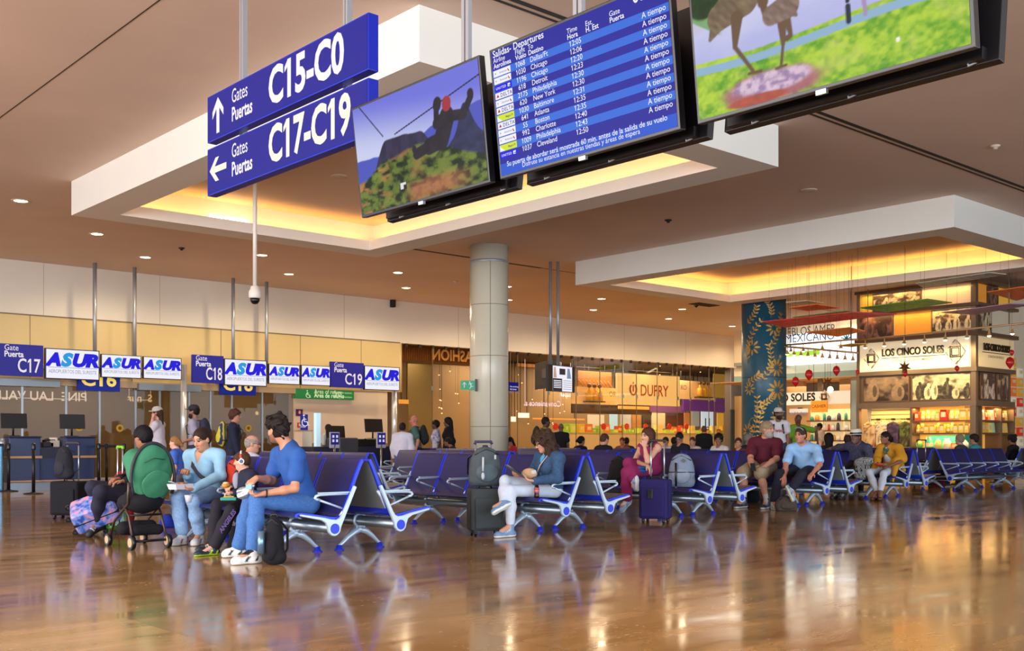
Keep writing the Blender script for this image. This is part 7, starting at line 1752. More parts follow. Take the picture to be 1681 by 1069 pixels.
b = MB(); b.tube([q(.075 * math.cos(t), .035 + .02 * math.sin(t), .075 + .045 * math.sin(t)) for t in [PI * k / 12 for k in range(13)]], .008, 6); wpart(b, 'sunglasses', mat('sunglass_frame', '#8f9aa8', .2, .4), pr)
# man in the straw hat
J = JJ(dict(C=(1410, 762, 19.2), N=(1411, 729, 19.1), H=(1405, 718, 18.98), LS=(1425, 736, 18.85), RS=(1392, 733, 19.3), LE=(1428, 752, 18.75), LW=(1410, 757, 18.55), RE=(1377, 735, 19.6), RW=(1363, 737, 19.9), RK=(1389, 773, 18.85), RA=(1372, 814, 18.6), RT=(1364, 822, 18.5), LK=(1400, 775, 18.65), LA=(1384, 814, 18.5), LT=(1378, 822, 18.4)))
navy = mat('speckled_shirt', '#3c3f58', .85, noise=(28, .5))
person('person in straw hat and speckled navy shirt sitting with arm along the seat backs', J, .98, fdir(-.72, -.66, -.05), res=.009, skin='#7a5240', fat=1.08, top=dict(m=navy, c='#3c3f58', sleeve=1.6, hem=.14, loose=.016), pants=dict(c='#2a2832', len=1.9), shoes=('#1e1c20', '#2a2828'), hair=dict(c='#2a2422', t=.006), beard='#6a6058~', hat=dict(k='straw', c='#d9d0bc'))
# woman in yellow
J = JJ(dict(C=(1464, 767, 18.9), N=(1460, 730, 18.8), H=(1453, 719, 18.7), LS=(1476, 736, 18.6), RS=(1446, 736, 18.88), LE=(1482, 756, 18.4), LW=(1460, 765, 18.2), LF=(1448, 766, 18.15), RE=(1437, 758, 18.7), RW=(1444, 765, 18.4), RF=(1452, 767, 18.3), RK=(1427, 776, 18.4), RA=(1440, 808, 18.2), RT=(1430, 821, 18.05), LK=(1451, 778, 18.25), LA=(1445, 807, 18.12), LT=(1444, 820, 17.98)))
yel = mat('yellow_shawl', '#c98e1c', .85, noise=(12, .08), bump=(60, .2))
ex = [rc(J['LS'], D(1481, 752, 18.45), .06, .075, .05), rc(J['RS'], D(1440, 752, 18.75), .06, .065, .05), rc(D(1472, 757, 18.45), D(1466, 790, 18.25), .075, .015, .05), rc(D(1440, 757, 18.65), D(1433, 771, 18.5), .07, .045, .05), rc(D(1474, 750, 18.75), D(1483, 772, 18.6), .07, .04, .05)]
pr, q, T = person('person in mustard yellow shawl and white trousers sitting with a red bowl', J, .90, fdir(-.9, -.28, -.05), res=.0085, skin='#8a5a42', fem=True, top=dict(m=yel, c='#c98e1c', sleeve=.9, hem=.05, t=.015, v=.22, loose=.02, name='shawl', extra=ex, nohem=True), pants=dict(c='#ccd2de', len=1.9, t=.012), shoes=('#5a3226', '#3a221c'),
    hair=dict(c='#17110f', t=.008, noise=(.002, 120), add=[((0, -.09, .0), (.02, -.14, -.03), .045, .05), ((.02, -.13, -.02), (.05, -.19, -.11), .05, .03)]), hands=dict(L=.5, R=.5))
b = MB(); b.ell(J['N'] * .6 + J['C'] * .4 + T[1] * .085, (.09, .055, .16), 16, 0, Matrix([list(x) for x in T]).transposed()); wpart(b, 'white_shirt', cloth('#d4d2da'), pr)
b = MB(); b.tube([J['N'] + T[1] * .05 + T[0] * .08, J['N'] * .8 + J['C'] * .2 + T[1] * .155, J['N'] * .72 + J['C'] * .28 + T[1] * .17 - T[0] * .02], .028, 8); b.tube([J['N'] + T[1] * .05 - T[0] * .08, J['N'] * .8 + J['C'] * .2 + T[1] * .155], .028, 8); wpart(b, 'scarf', mat('green_scarf', '#4a6252', .8, noise=(30, .4)), pr)
# ---------------------------------------------------------------- walkers and seated people farther away
def XY(px, d): p = at_d(px, 725, d); return p.x, p.y
def walker(label, px, d, s, f, **k):
    x, y = XY(px, d); st = k.pop('stride', .3); af = k.pop('armf', (0, 0)); ln = k.pop('lean', .02); hd = k.pop('face', f); mod = k.pop('mod', None)
    J = standing(x, y, f, s, st, af, ln)
    if mod: mod(J)
    return (J,) + person(label, J, s, hd, res=k.pop('res', .012), **k)
def sitter(label, x, y, f, s, **k):
    hd = k.pop('face', f); hd = V3(hd[0], hd[1], hd[2] if len(hd) > 2 else 0); ln = k.pop('lean', .03); ar = k.pop('arms', .2)
    J = seated(x, y, f, s, ln, .45, ar)
    return (J,) + person(label, J, s, hd, res=k.pop('res', .0125), **k)
def backpack_on(J, q, T, col, parent, name='backpack', lab=None, s=1.0, m=None, strap=True):
    C, N = J['C'], J['N']; e = empty(name, tuple(C * .3 + N * .7 - T[1] * .2)); tag(e, lab, 'backpack')
    c = C * .36 + N * .64 - T[1] * .185 * s
    blob('bag', [el(c, T, V3(.15, .09, .23) * s, .04), el(c - T[1] * .05 * s - T[2] * .07 * s, T, V3(.12, .07, .12) * s, .03)], .012, m or cloth(col), e, (), (.004, 40))
    b = MB()
    for a in (-1, 1): b.tube([c + T[0] * a * .09 * s + T[1] * .07 + T[2] * .18 * s, N + T[0] * a * .09 * s + T[1] * .02 - T[2] * .0, N * .8 + C * .2 + T[0] * a * .10 * s + T[1] * .145 * s, N * .5 + C * .5 + T[0] * a * .125 * s + T[1] * .12 * s, c + T[0] * a * .12 * s - T[2] * .12 * s], .018, 6, squash=.5)
    wpart(b, 'strap', M_blackm, e); return e
Lf, Rf = fdir(-1, .05), fdir(1, .05); AW = fdir(0, 1); TO = fdir(0, -1)
dark = dict(c='#1c1a1e'); HB = dict(c='#1a1412', t=.012); HBR = dict(c='#3a2418', t=.014)
def hand_face(J): J['RE'] = J['RS'] + V3(0, 0, -.20) + Lf * .14; J['RW'] = J['H'] - V3(0, 0, .10) + Lf * .05 - CF * .10; J['RF'] = J['H'] + Lf * .02 - CF * .09; J['LE'] = J['LS'] + V3(0, 0, -.2) + Lf * .14; J['LW'] = J['H'] - V3(0, 0, .12) + Lf * .06 - CF * .08; J['LF'] = J['H'] + Lf * .03 - CF * .09
J, pr, q, T = walker('person in pale cap and white T-shirt walking with hands raised to the face', 262, 20, .96, Lf, skin='#d09a86', fem=True, top=dict(c='#c3bfca', sleeve=.5, hem=.2), pants=dict(c='#4a5266'), hair=dict(c='#3c281e', st='long', add=[((0, -.07, 0), (0, -.08, -.2), .05)]), hat=dict(k='cap', c='#b6b2ac'), mod=hand_face)
J, pr, q, T = walker('person in black cap and lavender-grey T-shirt walking left with a dark backpack', 322, 20.2, .985, Lf, skin='#9c6a58', top=dict(c='#a3a0b6', sleeve=.6, hem=.2, loose=.02), pants=dict(c='#35384a'), hair=HB, hat=dict(k='cap', c='#201f26'), beard='#2a1e1a', armf=(.5, .5))
backpack_on(J, q, T, '#33384c', pr, lab='dark backpack on the walking person in black cap')
J, pr, q, T = walker('person in navy jacket walking right with a yellow and blue backpack', 382, 19, .915, Rf, skin='#b07c66', top=dict(c='#22263a', sleeve=1.9, hem=.2, t=.02), pants=dict(c='#2a2c3c'), hair=dict(c='#4c2c22', t=.03, noise=(.012, 50)))
m = mat('yellow_blue_bag', '#ffffff', .8); nt = m.node_tree; wv = nt.nodes.new('ShaderNodeTexWave'); wv.inputs['Scale'].default_value = 4.5; wv.inputs['Distortion'].default_value = 5; rp = nt.nodes.new('ShaderNodeValToRGB'); rp.color_ramp.interpolation = 'CONSTANT'; rp.color_ramp.elements[0].color = lin('#1d2a6a') + (1,); rp.color_ramp.elements[1].color = lin('#c9bb2c') + (1,); rp.color_ramp.elements[1].position = .42; tcn = nt.nodes.new('ShaderNodeTexCoord'); nt.links.new(tcn.outputs['Object'], wv.inputs[0]); nt.links.new(wv.outputs['Fac'], rp.inputs[0]); nt.links.new(rp.outputs[0], nt.nodes['Principled BSDF'].inputs[0])
backpack_on(J, q, T, '', pr, lab='yellow and blue patterned backpack on a walking person', m=m)
walker('person in loose white shirt standing with back to us at the refuge counter', 660, 21, .80, AW, skin='#7a5040', top=dict(c='#c6c4d2', sleeve=1.9, hem=.25, t=.03, loose=.03), pants=dict(c='#5a5a68'), hair=HB, stride=.05, lean=.06)
J, pr, q, T = walker('person in teal-green T-shirt and dark shorts walking left with a backpack', 683, 24, .925, Lf, skin='#b06f5c', top=dict(c='#44625c', sleeve=.6, hem=.2, loose=.02), pants=dict(c='#26262c', len=.95, flare=.02), hair=None)
backpack_on(J, q, T, '#23272a', pr, lab='dark backpack on the person in teal-green')
fl = mat('floral_dress', '#ffffff', .8); nt = fl.node_tree; vr = nt.nodes.new('ShaderNodeTexVoronoi'); vr.inputs['Scale'].default_value = 16; rp = nt.nodes.new('ShaderNodeValToRGB'); rp.color_ramp.elements[0].color = lin('#2a2c78') + (1,); rp.color_ramp.elements[1].color = lin('#b9b9d8') + (1,); rp.color_ramp.elements[1].position = .55; tcn = nt.nodes.new('ShaderNodeTexCoord'); nt.links.new(tcn.outputs['Object'], vr.inputs['Vector']); nt.links.new(vr.outputs['Distance'], rp.inputs[0]); nt.links.new(rp.outputs[0], nt.nodes['Principled BSDF'].inputs[0])
walker('person in blue and white patterned dress walking left of the cream column', 718, 26, .885, Lf, skin='#5a3a30', fem=True, top=dict(m=fl, c='', sleeve=.6, hem=.5, t=.02, loose=.02, name='dress'), pants=dict(c='#3a3c80', len=1.2, flare=.03), hair=dict(c='#15100e', t=.022, noise=(.008, 60)))
walker('person in long black coat walking just left of the cream column', 738, 25.6, .92, Lf, skin='#6a4436', fem=True, top=dict(c='#141318', sleeve=1.9, hem=.5, t=.035, loose=.03, name='coat'), pants=dict(c='#16151a', flare=.03), hair=dict(c='#100c0c', st='long', t=.02, add=[((0, -.08, 0), (0, -.1, -.2), .06)]))
J, pr, q, T = walker('person in yellow-green T-shirt standing with a camouflage backpack', 893, 24, .905, Rf, skin='#4a3028', top=dict(c='#7c8a30', sleeve=.6, hem=.2), pants=dict(c='#3a3a38'), hair=HB, stride=.05)
backpack_on(J, q, T, '#2f3326', pr, lab='dark camouflage backpack on the person in yellow-green')
walker('person in black T-shirt standing with back to us, right of the camouflage backpack', 921, 26.5, .85, AW, skin='#6a4a3c', top=dict(c='#191a1e', sleeve=.6, hem=.2), pants=dict(c='#222228'), hair=None, stride=.05)
walker('person in black jacket standing with back to us before the long shop counter', 1156, 26.5, .81, AW, skin='#a87a5c', top=dict(c='#141416', sleeve=1.9, hem=.25, t=.03), pants=dict(c='#1c1c20'), hair=dict(c='#5a3c28', t=.008), stride=.03)
J, pr, q, T = walker('person in pale cap and white T-shirt with red lettering before the teal column', 1278, 24.5, 1.03, fdir(-.3, -1), skin='#8a5c4a', top=dict(c='#d3d2d8', sleeve=.55, hem=.22, loose=.02), pants=dict(c='#3a4050'), hair=HB, hat=dict(k='cap', c='#cfc9c4'), beard='#2c211c', stride=.15, face=fdir(.5, -1))
b = MB(); c = J['C'] * .45 + J['N'] * .55 + T[1] * .17; b.text('Twins', c - T[0] * -.0, -T[0], T[2], .11, 0, align='CENTER', bold=.02); wpart(b, 'print', mat('red_print', '#b03040', .6), pr)
backpack_on(J, q, T, '#202228', pr, lab='dark backpack with straps on the person in white T-shirt')
def akimbo(J): J['LE'] = J['LS'] + CR * .30 + V3(0, 0, -.08); J['LW'] = J['LS'] + CR * .34 + V3(0, 0, -.34)
walker('person in green T-shirt standing near the cashier sign with an arm out', 1309, 27, .985, fdir(.1, -1), skin='#5a3a2a', top=dict(c='#6a9a2c', sleeve=.7, hem=.22, loose=.02), pants=dict(c='#5a4a38'), hair=None, stride=.05, mod=akimbo, face=fdir(-.9, -.4))
# seated people in the rows behind
sitter('person in white cap and grey T-shirt sitting right beside the cream column', 17.36, 20.1, (-1, 0), .87, skin='#7a5440', top=dict(c='#7d8794', sleeve=.6), pants=dict(c='#3a3c46'), hair=HB, hat=dict(k='cap', c='#d8d4da'))
sitter('person in red top sitting right of the person in white cap', 17.36, 19.5, (-1, 0), .85, face=fdir(-.7, -.5, -.4), skin='#b8826a', fem=True, top=dict(c='#c83a48', sleeve=1.9), pants=dict(c='#2c2c38'), hair=dict(c='#1c1512', st='long', add=[((.05, -.04, 0), (.06, -.02, -.2), .04), ((0, -.07, 0), (0, -.08, -.18), .05)]))
sitter('person in black sweater seen from behind, sitting between tablet reader and magenta trousers', 14.86, 14.1, (1, 0), .90, face=fdir(.75, .5, -.2), skin='#c08a74', top=dict(c='#17171c', sleeve=1.9, t=.02), pants=dict(c='#24242c'), hair=dict(c='#4a3022', t=.010), res=.010)
sitter('person in black top sitting far behind, just right of the tablet reader', 18.08, 17.9, (1, 0), .86, face=fdir(.6, .3), skin='#8a6250', fem=True, top=dict(c='#151518', sleeve=1.9), pants=dict(c='#202024'), hair=dict(c='#100d0d', t=.02, add=[((0, -.1, .02), (0, -.15, .0), .04)]))
sitter('person in glasses and navy sweater sitting and looking down behind the grey backpack', 17.34, 14.2, (-1, 0), .95, face=fdir(-.45, -.8, -.5), skin='#b07c64', top=dict(c='#1c1e2a', sleeve=1.9, t=.02), pants=dict(c='#2a2c3a'), hair=dict(c='#1e1714', t=.012), glasses=True, res=.010)
sitter('person in white top sitting right of the person standing in black jacket', 17.34, 13.2, (-1, 0), .90, face=fdir(-.3, -.9, -.1), skin='#8a5e48', top=dict(c='#c9c4c4', sleeve=.8), pants=dict(c='#3a3a44'), hair=dict(c='#15110f', t=.03, noise=(.012, 50)))
sitter('person in dark shirt sitting and looking right, left of the maroon polo shirt', 18.08, 13.1, (1, 0), .91, face=fdir(.9, -.2), skin='#8f6450', top=dict(c='#24243a', sleeve=.7), pants=dict(c='#2a2a34'), hair=dict(c='#77706c', t=.008))
sitter('person in dark blue shirt sitting close behind the maroon polo shirt', 18.08, 12.6, (1, 0), .91, face=fdir(.5, -.6, -.2), skin='#7f5846', top=dict(c='#2c2c48', sleeve=.8), pants=dict(c='#2a2a34'), hair=HB)
sitter('person in dark red top sitting low, left of the maroon polo shirt', 17.34, 12.72, (-1, 0), .80, face=fdir(-.2, -.9), skin='#b88468', fem=True, top=dict(c='#5a2a34', sleeve=.8), pants=dict(c='#2a2a34'), hair=dict(c='#4a1f1a', st='long', t=.014))
for px, hc, sk, tc, lab in ((1094, '#241a16', '#a87c64', '#c8c0bc', 'small seated person with pale collar, left of the person in navy sweater'), (1107, '#15110f', '#6a4838', '#4a3a34', 'small seated person turned away, just left of the person in navy sweater'), (1138, '#4a2c20', '#b88a78', '#d2b8a8', 'small seated person in pale pink top right of the person in navy sweater'), (1023, '#5a2c1e', '#a8684a', '#8a4a34', 'small seated person in rusty brown top far behind, left one of two'), (1029, '#1a1412', '#7a5040', '#2c2c34', 'small seated person in dark top turned away far behind, right one of two')):
    x, y = XY(px, 27.4 if px < 1090 else 25.0)
    sitter(lab, x, y, fdir(0, 1)[:2] if px in (1107, 1029) else fdir(-.5, -1)[:2], .84, skin=sk, top=dict(c=tc, sleeve=.8), pants=dict(c='#33343e'), hair=dict(c=hc, t=.012), res=.014)
    b = MB(); b.box((0, 0, .18), (.42, .38, .34)); o = b.build('stool', M_seatf, bev=.03); o.location = (x, y, 0); tag(o, 'dark seat block under the ' + ' '.join(lab.split(',')[0].replace('small ', '').split()[:9]), 'seat')
sitter('person in white shirt and glasses seen over the seat backs beside the red backpack', 5.64, 10.72, (1, 0), .80, face=fdir(.95, .2, -.1), skin='#bf8a74', top=dict(c='#c2c4d6', sleeve=.8), pants=dict(c='#3a3c4a'), hair=dict(c='#8f857c', t=.006, st='bald'), glasses=True, res=.009)
x, y = XY(293, 13.2)
walker('person in bright blue top standing behind the benches left of the cardigan', 293, 13.2, .62, Lf, skin='#cf9c86', fem=True, top=dict(c='#3f62b8', sleeve=.6), pants=dict(c='#5a5a68'), hair=dict(c='#8a6238', t=.012, add=[((0, -.09, .03), (0, -.15, -.06), .035, .03)]), stride=.03, res=.009)
sitter('person in dark grey top seen from behind, sitting before the souvenir shelves', 22.75, 10.84, (0, 1), .90, skin='#b98a70', top=dict(c='#3a3a44', sleeve=.8), pants=dict(c='#33343e'), hair=dict(c='#8a7a62', t=.018))
sitter('person in teal top seen from behind, sitting before the souvenir shelves', 23.42, 10.84, (0, 1), .91, face=fdir(-.9, .3), skin='#b07a66', fem=True, top=dict(c='#3f8f94', sleeve=.8), pants=dict(c='#33343e'), hair=dict(c='#2a1e1c', t=.026))
sitter('person in black seen from behind, sitting at the far right', 25.35, 10.84, (0, 1), .90, face=fdir(-.6, .6), skin='#7a5442', top=dict(c='#151519', sleeve=1.9), pants=dict(c='#24242c'), hair=dict(c='#17110f', t=.026, noise=(.014, 50), add=[((0, -.06, .08), (0, -.1, .11), .04)]))
x, y = XY(1344, 22.6); sitter('person in black top seen from behind, sitting below the cashier sign', 18.06, 11.25, (1, 0), .90, face=fdir(.2, 1), skin='#8a6250', fem=True, top=dict(c='#1a1a20', sleeve=.8), pants=dict(c='#24242c'), hair=dict(c='#120e0e', st='long', t=.028, add=[((0, -.06, 0), (0, -.07, -.2), .08)]))
sitter('person in brown top seen from behind, sitting just left of the straw hat', 18.06, 10.85, (1, 0), .88, face=fdir(.2, 1), skin='#5a3c2a', top=dict(c='#4a3a34', sleeve=.8), pants=dict(c='#24242c'), hair=dict(c='#2e1f18', t=.006))
walker('person in loose cream blouse bending in the far shop', 1353, 34.5, .93, Lf, skin='#8a6250', fem=True, top=dict(c='#e2cfc4', sleeve=.8, hem=.2, t=.03), pants=dict(c='#24242c'), hair=HB, stride=.03, res=.014, lean=.1)
# agent at the refuge counter
x = at_Y(537, 720, RC + 1.05).x
def desk(J): J['RW'] = J['RE'] + Rf * .2; J['LW'] = J['LE'] + Rf * .2
J, pr, q, T = walker('person in white shirt and lime scarf behind the refuge counter', 537, (x * CA + (RC + 1.1) * SA), .83, fdir(.8, -.3), skin='#7a5040', fem=True, top=dict(c='#c9c6c2', sleeve=.8, hem=.2), pants=dict(c='#24242c'), hair=dict(c='#120e0e', t=.010, add=[((-.03, -.07, 0), (-.06, -.03, -.20), .028)]), stride=.03, mod=desk)
b = MB(); b.tube([q(-.05, .0, -.12), q(0, .07, -.15), q(.05, 0, -.12)], .025, 8); wpart(b, 'scarf', mat('lime_scarf', '#a8d03a', .7), pr)
# small group bent over luggage left of the cream column
x, y = XY(760, 24.6); sitter('person in dark clothes bending over a bag at the foot of the cream column', x, y, Lf[:2], .82, lean=.25, skin='#8a5a44', top=dict(c='#241d22', sleeve=1.9), pants=dict(c='#2a2430'), hair=HB)
b = MB(); b.box((0, 0, .2), (.45, .4, .4)); b.tube([(-.1, 0, .4), (-.1, 0, .52), (.1, 0, .52), (.1, 0, .4)], .02, 6); o = b.build('travel_bag', cloth('#5a4a44'), bev=.05); o.location = (x, y, 0); tag(o, 'brown travel bag the person bending over sits on by the cream column', 'bag')
# ================================================================== luggage, pushchair and small things
def rotz_to(f): return math.atan2(f[1], f[0]) + PI / 2      # local -y looks along f
def suitcase(name, p, f, w, d, h, col, lab, handle=0.0, soft=True, pat=None, panel=None, tilt=None, hcol=None, grip=None, wheelc=None):
    e = empty(name, (p[0], p[1], p[2] if len(p) > 2 else 0), rotz_to(f)); tag(e, lab, 'suitcase')
    if tilt: e.rotation_euler = tilt
    m = pat or cloth(col); wz = .05
    b = MB(); b.box((0, 0, wz + (h - wz) / 2), (w, d, h - wz)); b.build('body', m, e, bev=.035 if soft else .05, seg=3)
    dk = cloth(panel) if panel else M_blackm
    if soft:
        b = MB(); b.box((0, -d / 2 - .008, wz + (h - wz) * .42), (w * .80, .03, (h - wz) * .72)); b.build('front_pocket', m, e, bev=.014)
        b = MB()
        for y in (-d * .28, d * .30): b.loft([[(x * sx, y + dy, wz + .02 + z) for x, z in ((w / 2 + .002, .02), (w / 2 + .002, h - wz - .06), (w / 2 - .03, h - wz - .018), (-w / 2 + .03, h - wz - .018), (-w / 2 - .002, h - wz - .06), (-w / 2 - .002, .02))] for dy, sx in ((-.004, 1), (.004, 1))], closed=False, caps=False, smooth=False)
        b.build('zip', dk, e)
    else:
        b = MB(); b.box((0, 0, wz + (h - wz) / 2), (w + .004, .03, h - wz + .004)); b.build('centre_band', dk, e, bev=.03)
    b = MB(); b.tube([(-.07, 0, h - .005), (-.06, 0, h + .025), (.06, 0, h + .025), (.07, 0, h - .005)], .010, 8); b.build('top_handle', dk, e)
    if handle:
        hm = mat('handle_rod', '#b9c0c8', .25, .7); b = MB(); hx = min(.085, w * .25)
        for x in (-hx, hx): b.cyl((x, d * .32, h - .03), (x, d * .32, handle), .009, 8)
        hd = b.build('telescopic_handle', hm, e)
        b = MB(); b.tube([(-hx - .01, d * .32, handle - .015), (-hx, d * .32, handle + .012), (hx, d * .32, handle + .012), (hx + .01, d * .32, handle - .015)], .017, 8); b.build('grip', mat('grip_' + (grip or 'x'), grip or '#22222a', .5), hd)
    for x in (-w / 2 + .05, w / 2 - .05):
        for y in (-d / 2 + .04, d / 2 - .04):
            b = MB(); b.cyl((x - .012, y, .028), (x + .012, y, .028), .028, 14); b.cyl((x - .0135, y, .028), (x + .0135, y, .028), .016, 12, 1); b.box((x, y, .052), (.03, .04, .02)); b.build('wheel', [M_black, mat('wheel_hub', wheelc or '#3a3a42', .4)], e)
    return e
def backpack(name, p, f, w, d, h, col, lab, col2=None, straps=True, cat='backpack', lean=0, pocket=True):
    e = empty(name, p, 0); tag(e, lab, cat)
    f = nrm((f[0], f[1], 0)); r = V3(-f[1], f[0], 0); u = nrm(V3(0, 0, 1) - f * lean); f2 = np.cross(r, u) * -1; f2 = f2 if f2 @ f > 0 else -f2; R = np.array([r, f2, u]); c = V3(*p) + u * h * .5
    pr = [el(c - u * h * .12, R, V3(w / 2, d / 2, h * .38), .05), el(c + u * h * .14, R, V3(w * .44, d * .44, h * .36), .05), rc(c - u * h * .34 - r * w * .3, c - u * h * .34 + r * w * .3, d * .36, None, .04)]
    blob('body', pr, .009, cloth(col), e, [(-u, -(V3(*p) @ u) - .002)], (.004, 38))
    if pocket: blob('front_pocket', [el(c - u * h * .16 + f2 * d * .38, R, V3(w * .36, d * .22, h * .24), .03)], .008, cloth(col2 or col), e, (), (.003, 40))
    b = MB(); b.tube([c + u * h * .44 - r * .03, c + u * h * .52 - r * .02, c + u * h * .52 + r * .02, c + u * h * .44 + r * .03], .010, 6); wpart(b, 'top_loop', M_blackm, e)
    b = MB(); t = c + u * h * .12 + f2 * d * .47; b.tube([c + u * h * .30 - r * w * .38 + f2 * d * .25, c + u * h * .43 + f2 * d * .28, c + u * h * .30 + r * w * .38 + f2 * d * .25], .006, 6); wpart(b, 'zip', M_black, e)
    if straps:
        b = MB()
        for a in (-1, 1): b.tube([c + u * h * .38 + r * a * w * .22 - f2 * d * .3, c + u * h * .2 + r * a * w * .42 - f2 * d * .75, c - u * h * .2 + r * a * w * .45 - f2 * d * .7, c - u * h * .36 + r * a * w * .36 - f2 * d * .3], .016, 6, squash=.4)
        wpart(b, 'strap', M_blackm, e)
    return e, c, R
gx = np.array(at_z(796, 880, 0)); f = fdir(.30, -1)
gx = gx + CF * .12
e = suitcase('suitcase', gx, f, .36, .24, .50, '#3f4446', 'tall dark grey suitcase with a backpack on top, left of the tablet reader', .985, grip='#2a2a44')
e, c, R = backpack('backpack', (gx[0], gx[1], .525), f, .35, .22, .42, '#4c5558', 'dark grey backpack standing on top of the tall grey suitcase', '#55646c')
b = MB(); b.tube([c + R[0] * -.06 + R[1] * .14 + R[2] * .1, c + R[0] * -.065 + R[1] * .15 - R[2] * .05], .012, 6); b.ell(c + R[0] * -.065 + R[1] * .15 - R[2] * .1, (.02, .02, .04), 10); wpart(b, 'luggage_tag', mat('tag_white', '#b9bdc0', .5), e)
b = MB(); b.box(c + R[0] * .07 + R[1] * .150 + R[2] * .10, (.014, .014, .045)); wpart(b, 'badge', mat('tag_white', '#b9bdc0'), e)
pp = np.array(at_z(1078, 859, 0)) + CF * .1
e = suitcase('suitcase', pp, fdir(-.42, -.9), .36, .26, .535, '#2c2560', 'purple suitcase with raised silver handle in front of the person in magenta', 1.0, grip='#1c1a20')
b = MB(); b.box((-.02, -.165, .36), (.07, .012, .12)); b.build('side_handle', M_black, e, bev=.005)
bp = np.array(at_z(108, 853, 0)) + CF * .1
suitcase('suitcase', bp, fdir(-.2, -1), .40, .25, .49, '#191920', 'black suitcase at the left with a black backpack on top', .97)
backpack('backpack', (bp[0] - CR[0] * .06, bp[1] - CR[1] * .06, .52), fdir(-.5, -.9), .25, .20, .42, '#25262e', 'black backpack standing on the black suitcase at the left', '#2c2d36')
# patterned pink and blue suitcase tipped over
m = mat('pink_blue_shell', '#ffffff', .25, spec=.5); nt = m.node_tree; vr = nt.nodes.new('ShaderNodeTexNoise'); vr.inputs['Scale'].default_value = 15; vr.inputs['Detail'].default_value = 3; rp = nt.nodes.new('ShaderNodeValToRGB'); cr = rp.color_ramp; cr.elements[0].position = .36; cr.elements[0].color = lin('#2f58b8') + (1,); cr.elements[1].position = .62; cr.elements[1].color = lin('#d89ab0') + (1,)
for ps, cl_ in ((.46, '#6f8ed8'), (.52, '#8f8cd0')): q_ = cr.elements.new(ps); q_.color = lin(cl_) + (1,)
tcn = nt.nodes.new('ShaderNodeTexCoord'); nt.links.new(tcn.outputs['Object'], vr.inputs['Vector']); nt.links.new(vr.outputs['Fac'], rp.inputs[0]); nt.links.new(rp.outputs[0], nt.nodes['Principled BSDF'].inputs[0])
wl = np.array(at_z(112, 884, 0)); ax = nrm(fdir(.86, .18, .34)); nf = nrm(fdir(.0, -.55, 1)); nf = nrm(nf - ax * (nf @ ax)); sx = np.cross(nf * -1, ax)
e = suitcase('suitcase', (wl[0] + .05, wl[1] + .12, .17), (1, 0), .34, .25, .52, '', 'pink and blue patterned hard suitcase tipped over at the left', 0, soft=False, pat=m, wheelc='#9aa0ac')
e.rotation_euler = Matrix((Vector(sx), Vector(-nf), Vector(ax))).transposed().to_euler()
gm = mat('green_shell', '#4fae1e', .12, spec=.6, noise=(14, .4), coat=.5); gp = np.array(at_z(182, 878, 0)) + CF * .1
suitcase('suitcase', gp, fdir(-.75, -.66), .28, .20, .49, '', 'bright green shiny small suitcase with raised handle, by the pushchair', .93, soft=False, pat=gm, grip='#6fbf2a')
b = MB(); b.quad((-.10, -.101, .12), (.10, -.101, .12), (.10, -.101, .42), (-.10, -.101, .42))
o = b.build('graphic', mat('green_graphic', '#5a6a2a', .3, noise=(30, .7)), [x for x in bpy.data.objects if x.get('label', '').startswith('bright green')][0])
# --- pushchair seen from behind
W1, W2, W3 = np.array(at_z(216, 903, 0)), np.array(at_z(267, 897, 0)), np.array(at_z(181, 888, 0))
ctr = (W1 + W2) / 2; rx = V3(1, .02, 0); fy = V3(-.0, 1, 0); wd = .35; ctr = W1 + rx * .175
e = empty('pushchair', tuple(ctr)); tag(e, 'green pushchair with black frame seen from behind, between green suitcase and person in cardigan', 'pushchair')
PQ = lambda x, y, z: ctr + rx * x + fy * y + V3(0, 0, z)
for x, y, r in ((-wd / 2, 0, .066), (wd / 2, 0, .066), (-wd / 2 + .0, .56, .058), (wd / 2, .56, .058)):
    b = MB(); b.cyl(PQ(x - .018, y, r), PQ(x + .018, y, r), r, 20); b.cyl(PQ(x - .0195, y, r), PQ(x + .0195, y, r), r * .66, 16, 1); wpart(b, 'wheel', [M_black, mat('wheel_cream', '#c9a780', .5)], e)
bm_ = mat('bronze_frame', '#4a362c', .35, .4)
for sx_ in (-1, 1):
    b = MB(); x = sx_ * wd / 2; b.tube([PQ(x * .94, 0, .07), PQ(x * .9, .10, .30), PQ(x * .95, .22, .42)], .012, 8); b.tube([PQ(x * .95, .56, .06), PQ(x * .95, .42, .25), PQ(x * .95, .10, .42), PQ(x * 1.12, .02, .62)], .012, 8); wpart(b, 'frame_leg', bm_, e)
b = MB(); b.tube([PQ(-wd * .47, 0, .075), PQ(wd * .47, 0, .075)], .012, 8); b.tube([PQ(-wd * .45, .10, .31), PQ(wd * .45, .10, .31)], .010, 8); wpart(b, 'axle', M_blackm, e)
blob('basket', [rc(PQ(-wd * .32, .08, .17), PQ(wd * .32, .08, .17), .05, None, .04), rc(PQ(-wd * .36, .30, .18), PQ(wd * .36, .30, .18), .07, None, .06)], .010, cloth('#1a191e'), e, (), (.005, 30))
blob('seat', [el(PQ(0, .16, .45), np.array([rx, fy, [0, 0, 1]]), V3(.19, .15, .13), .05), rc(PQ(-.12, .3, .42), PQ(.12, .3, .42), .07, None, .05)], .010, cloth('#1b1a20'), e, (), (.004, 30))
gt = math.radians(-14); up2 = nrm(V3(0, 0, 1) * math.cos(gt) + fy * -math.sin(gt) * -1); bk = np.cross(rx, up2)
Rg = np.array([rx, np.cross(up2, rx), up2])
grn = mat('pushchair_green', '#2f7a58', .75, bump=(50, .2), noise=(6, .06))
cc = PQ(.05, .10, .70)
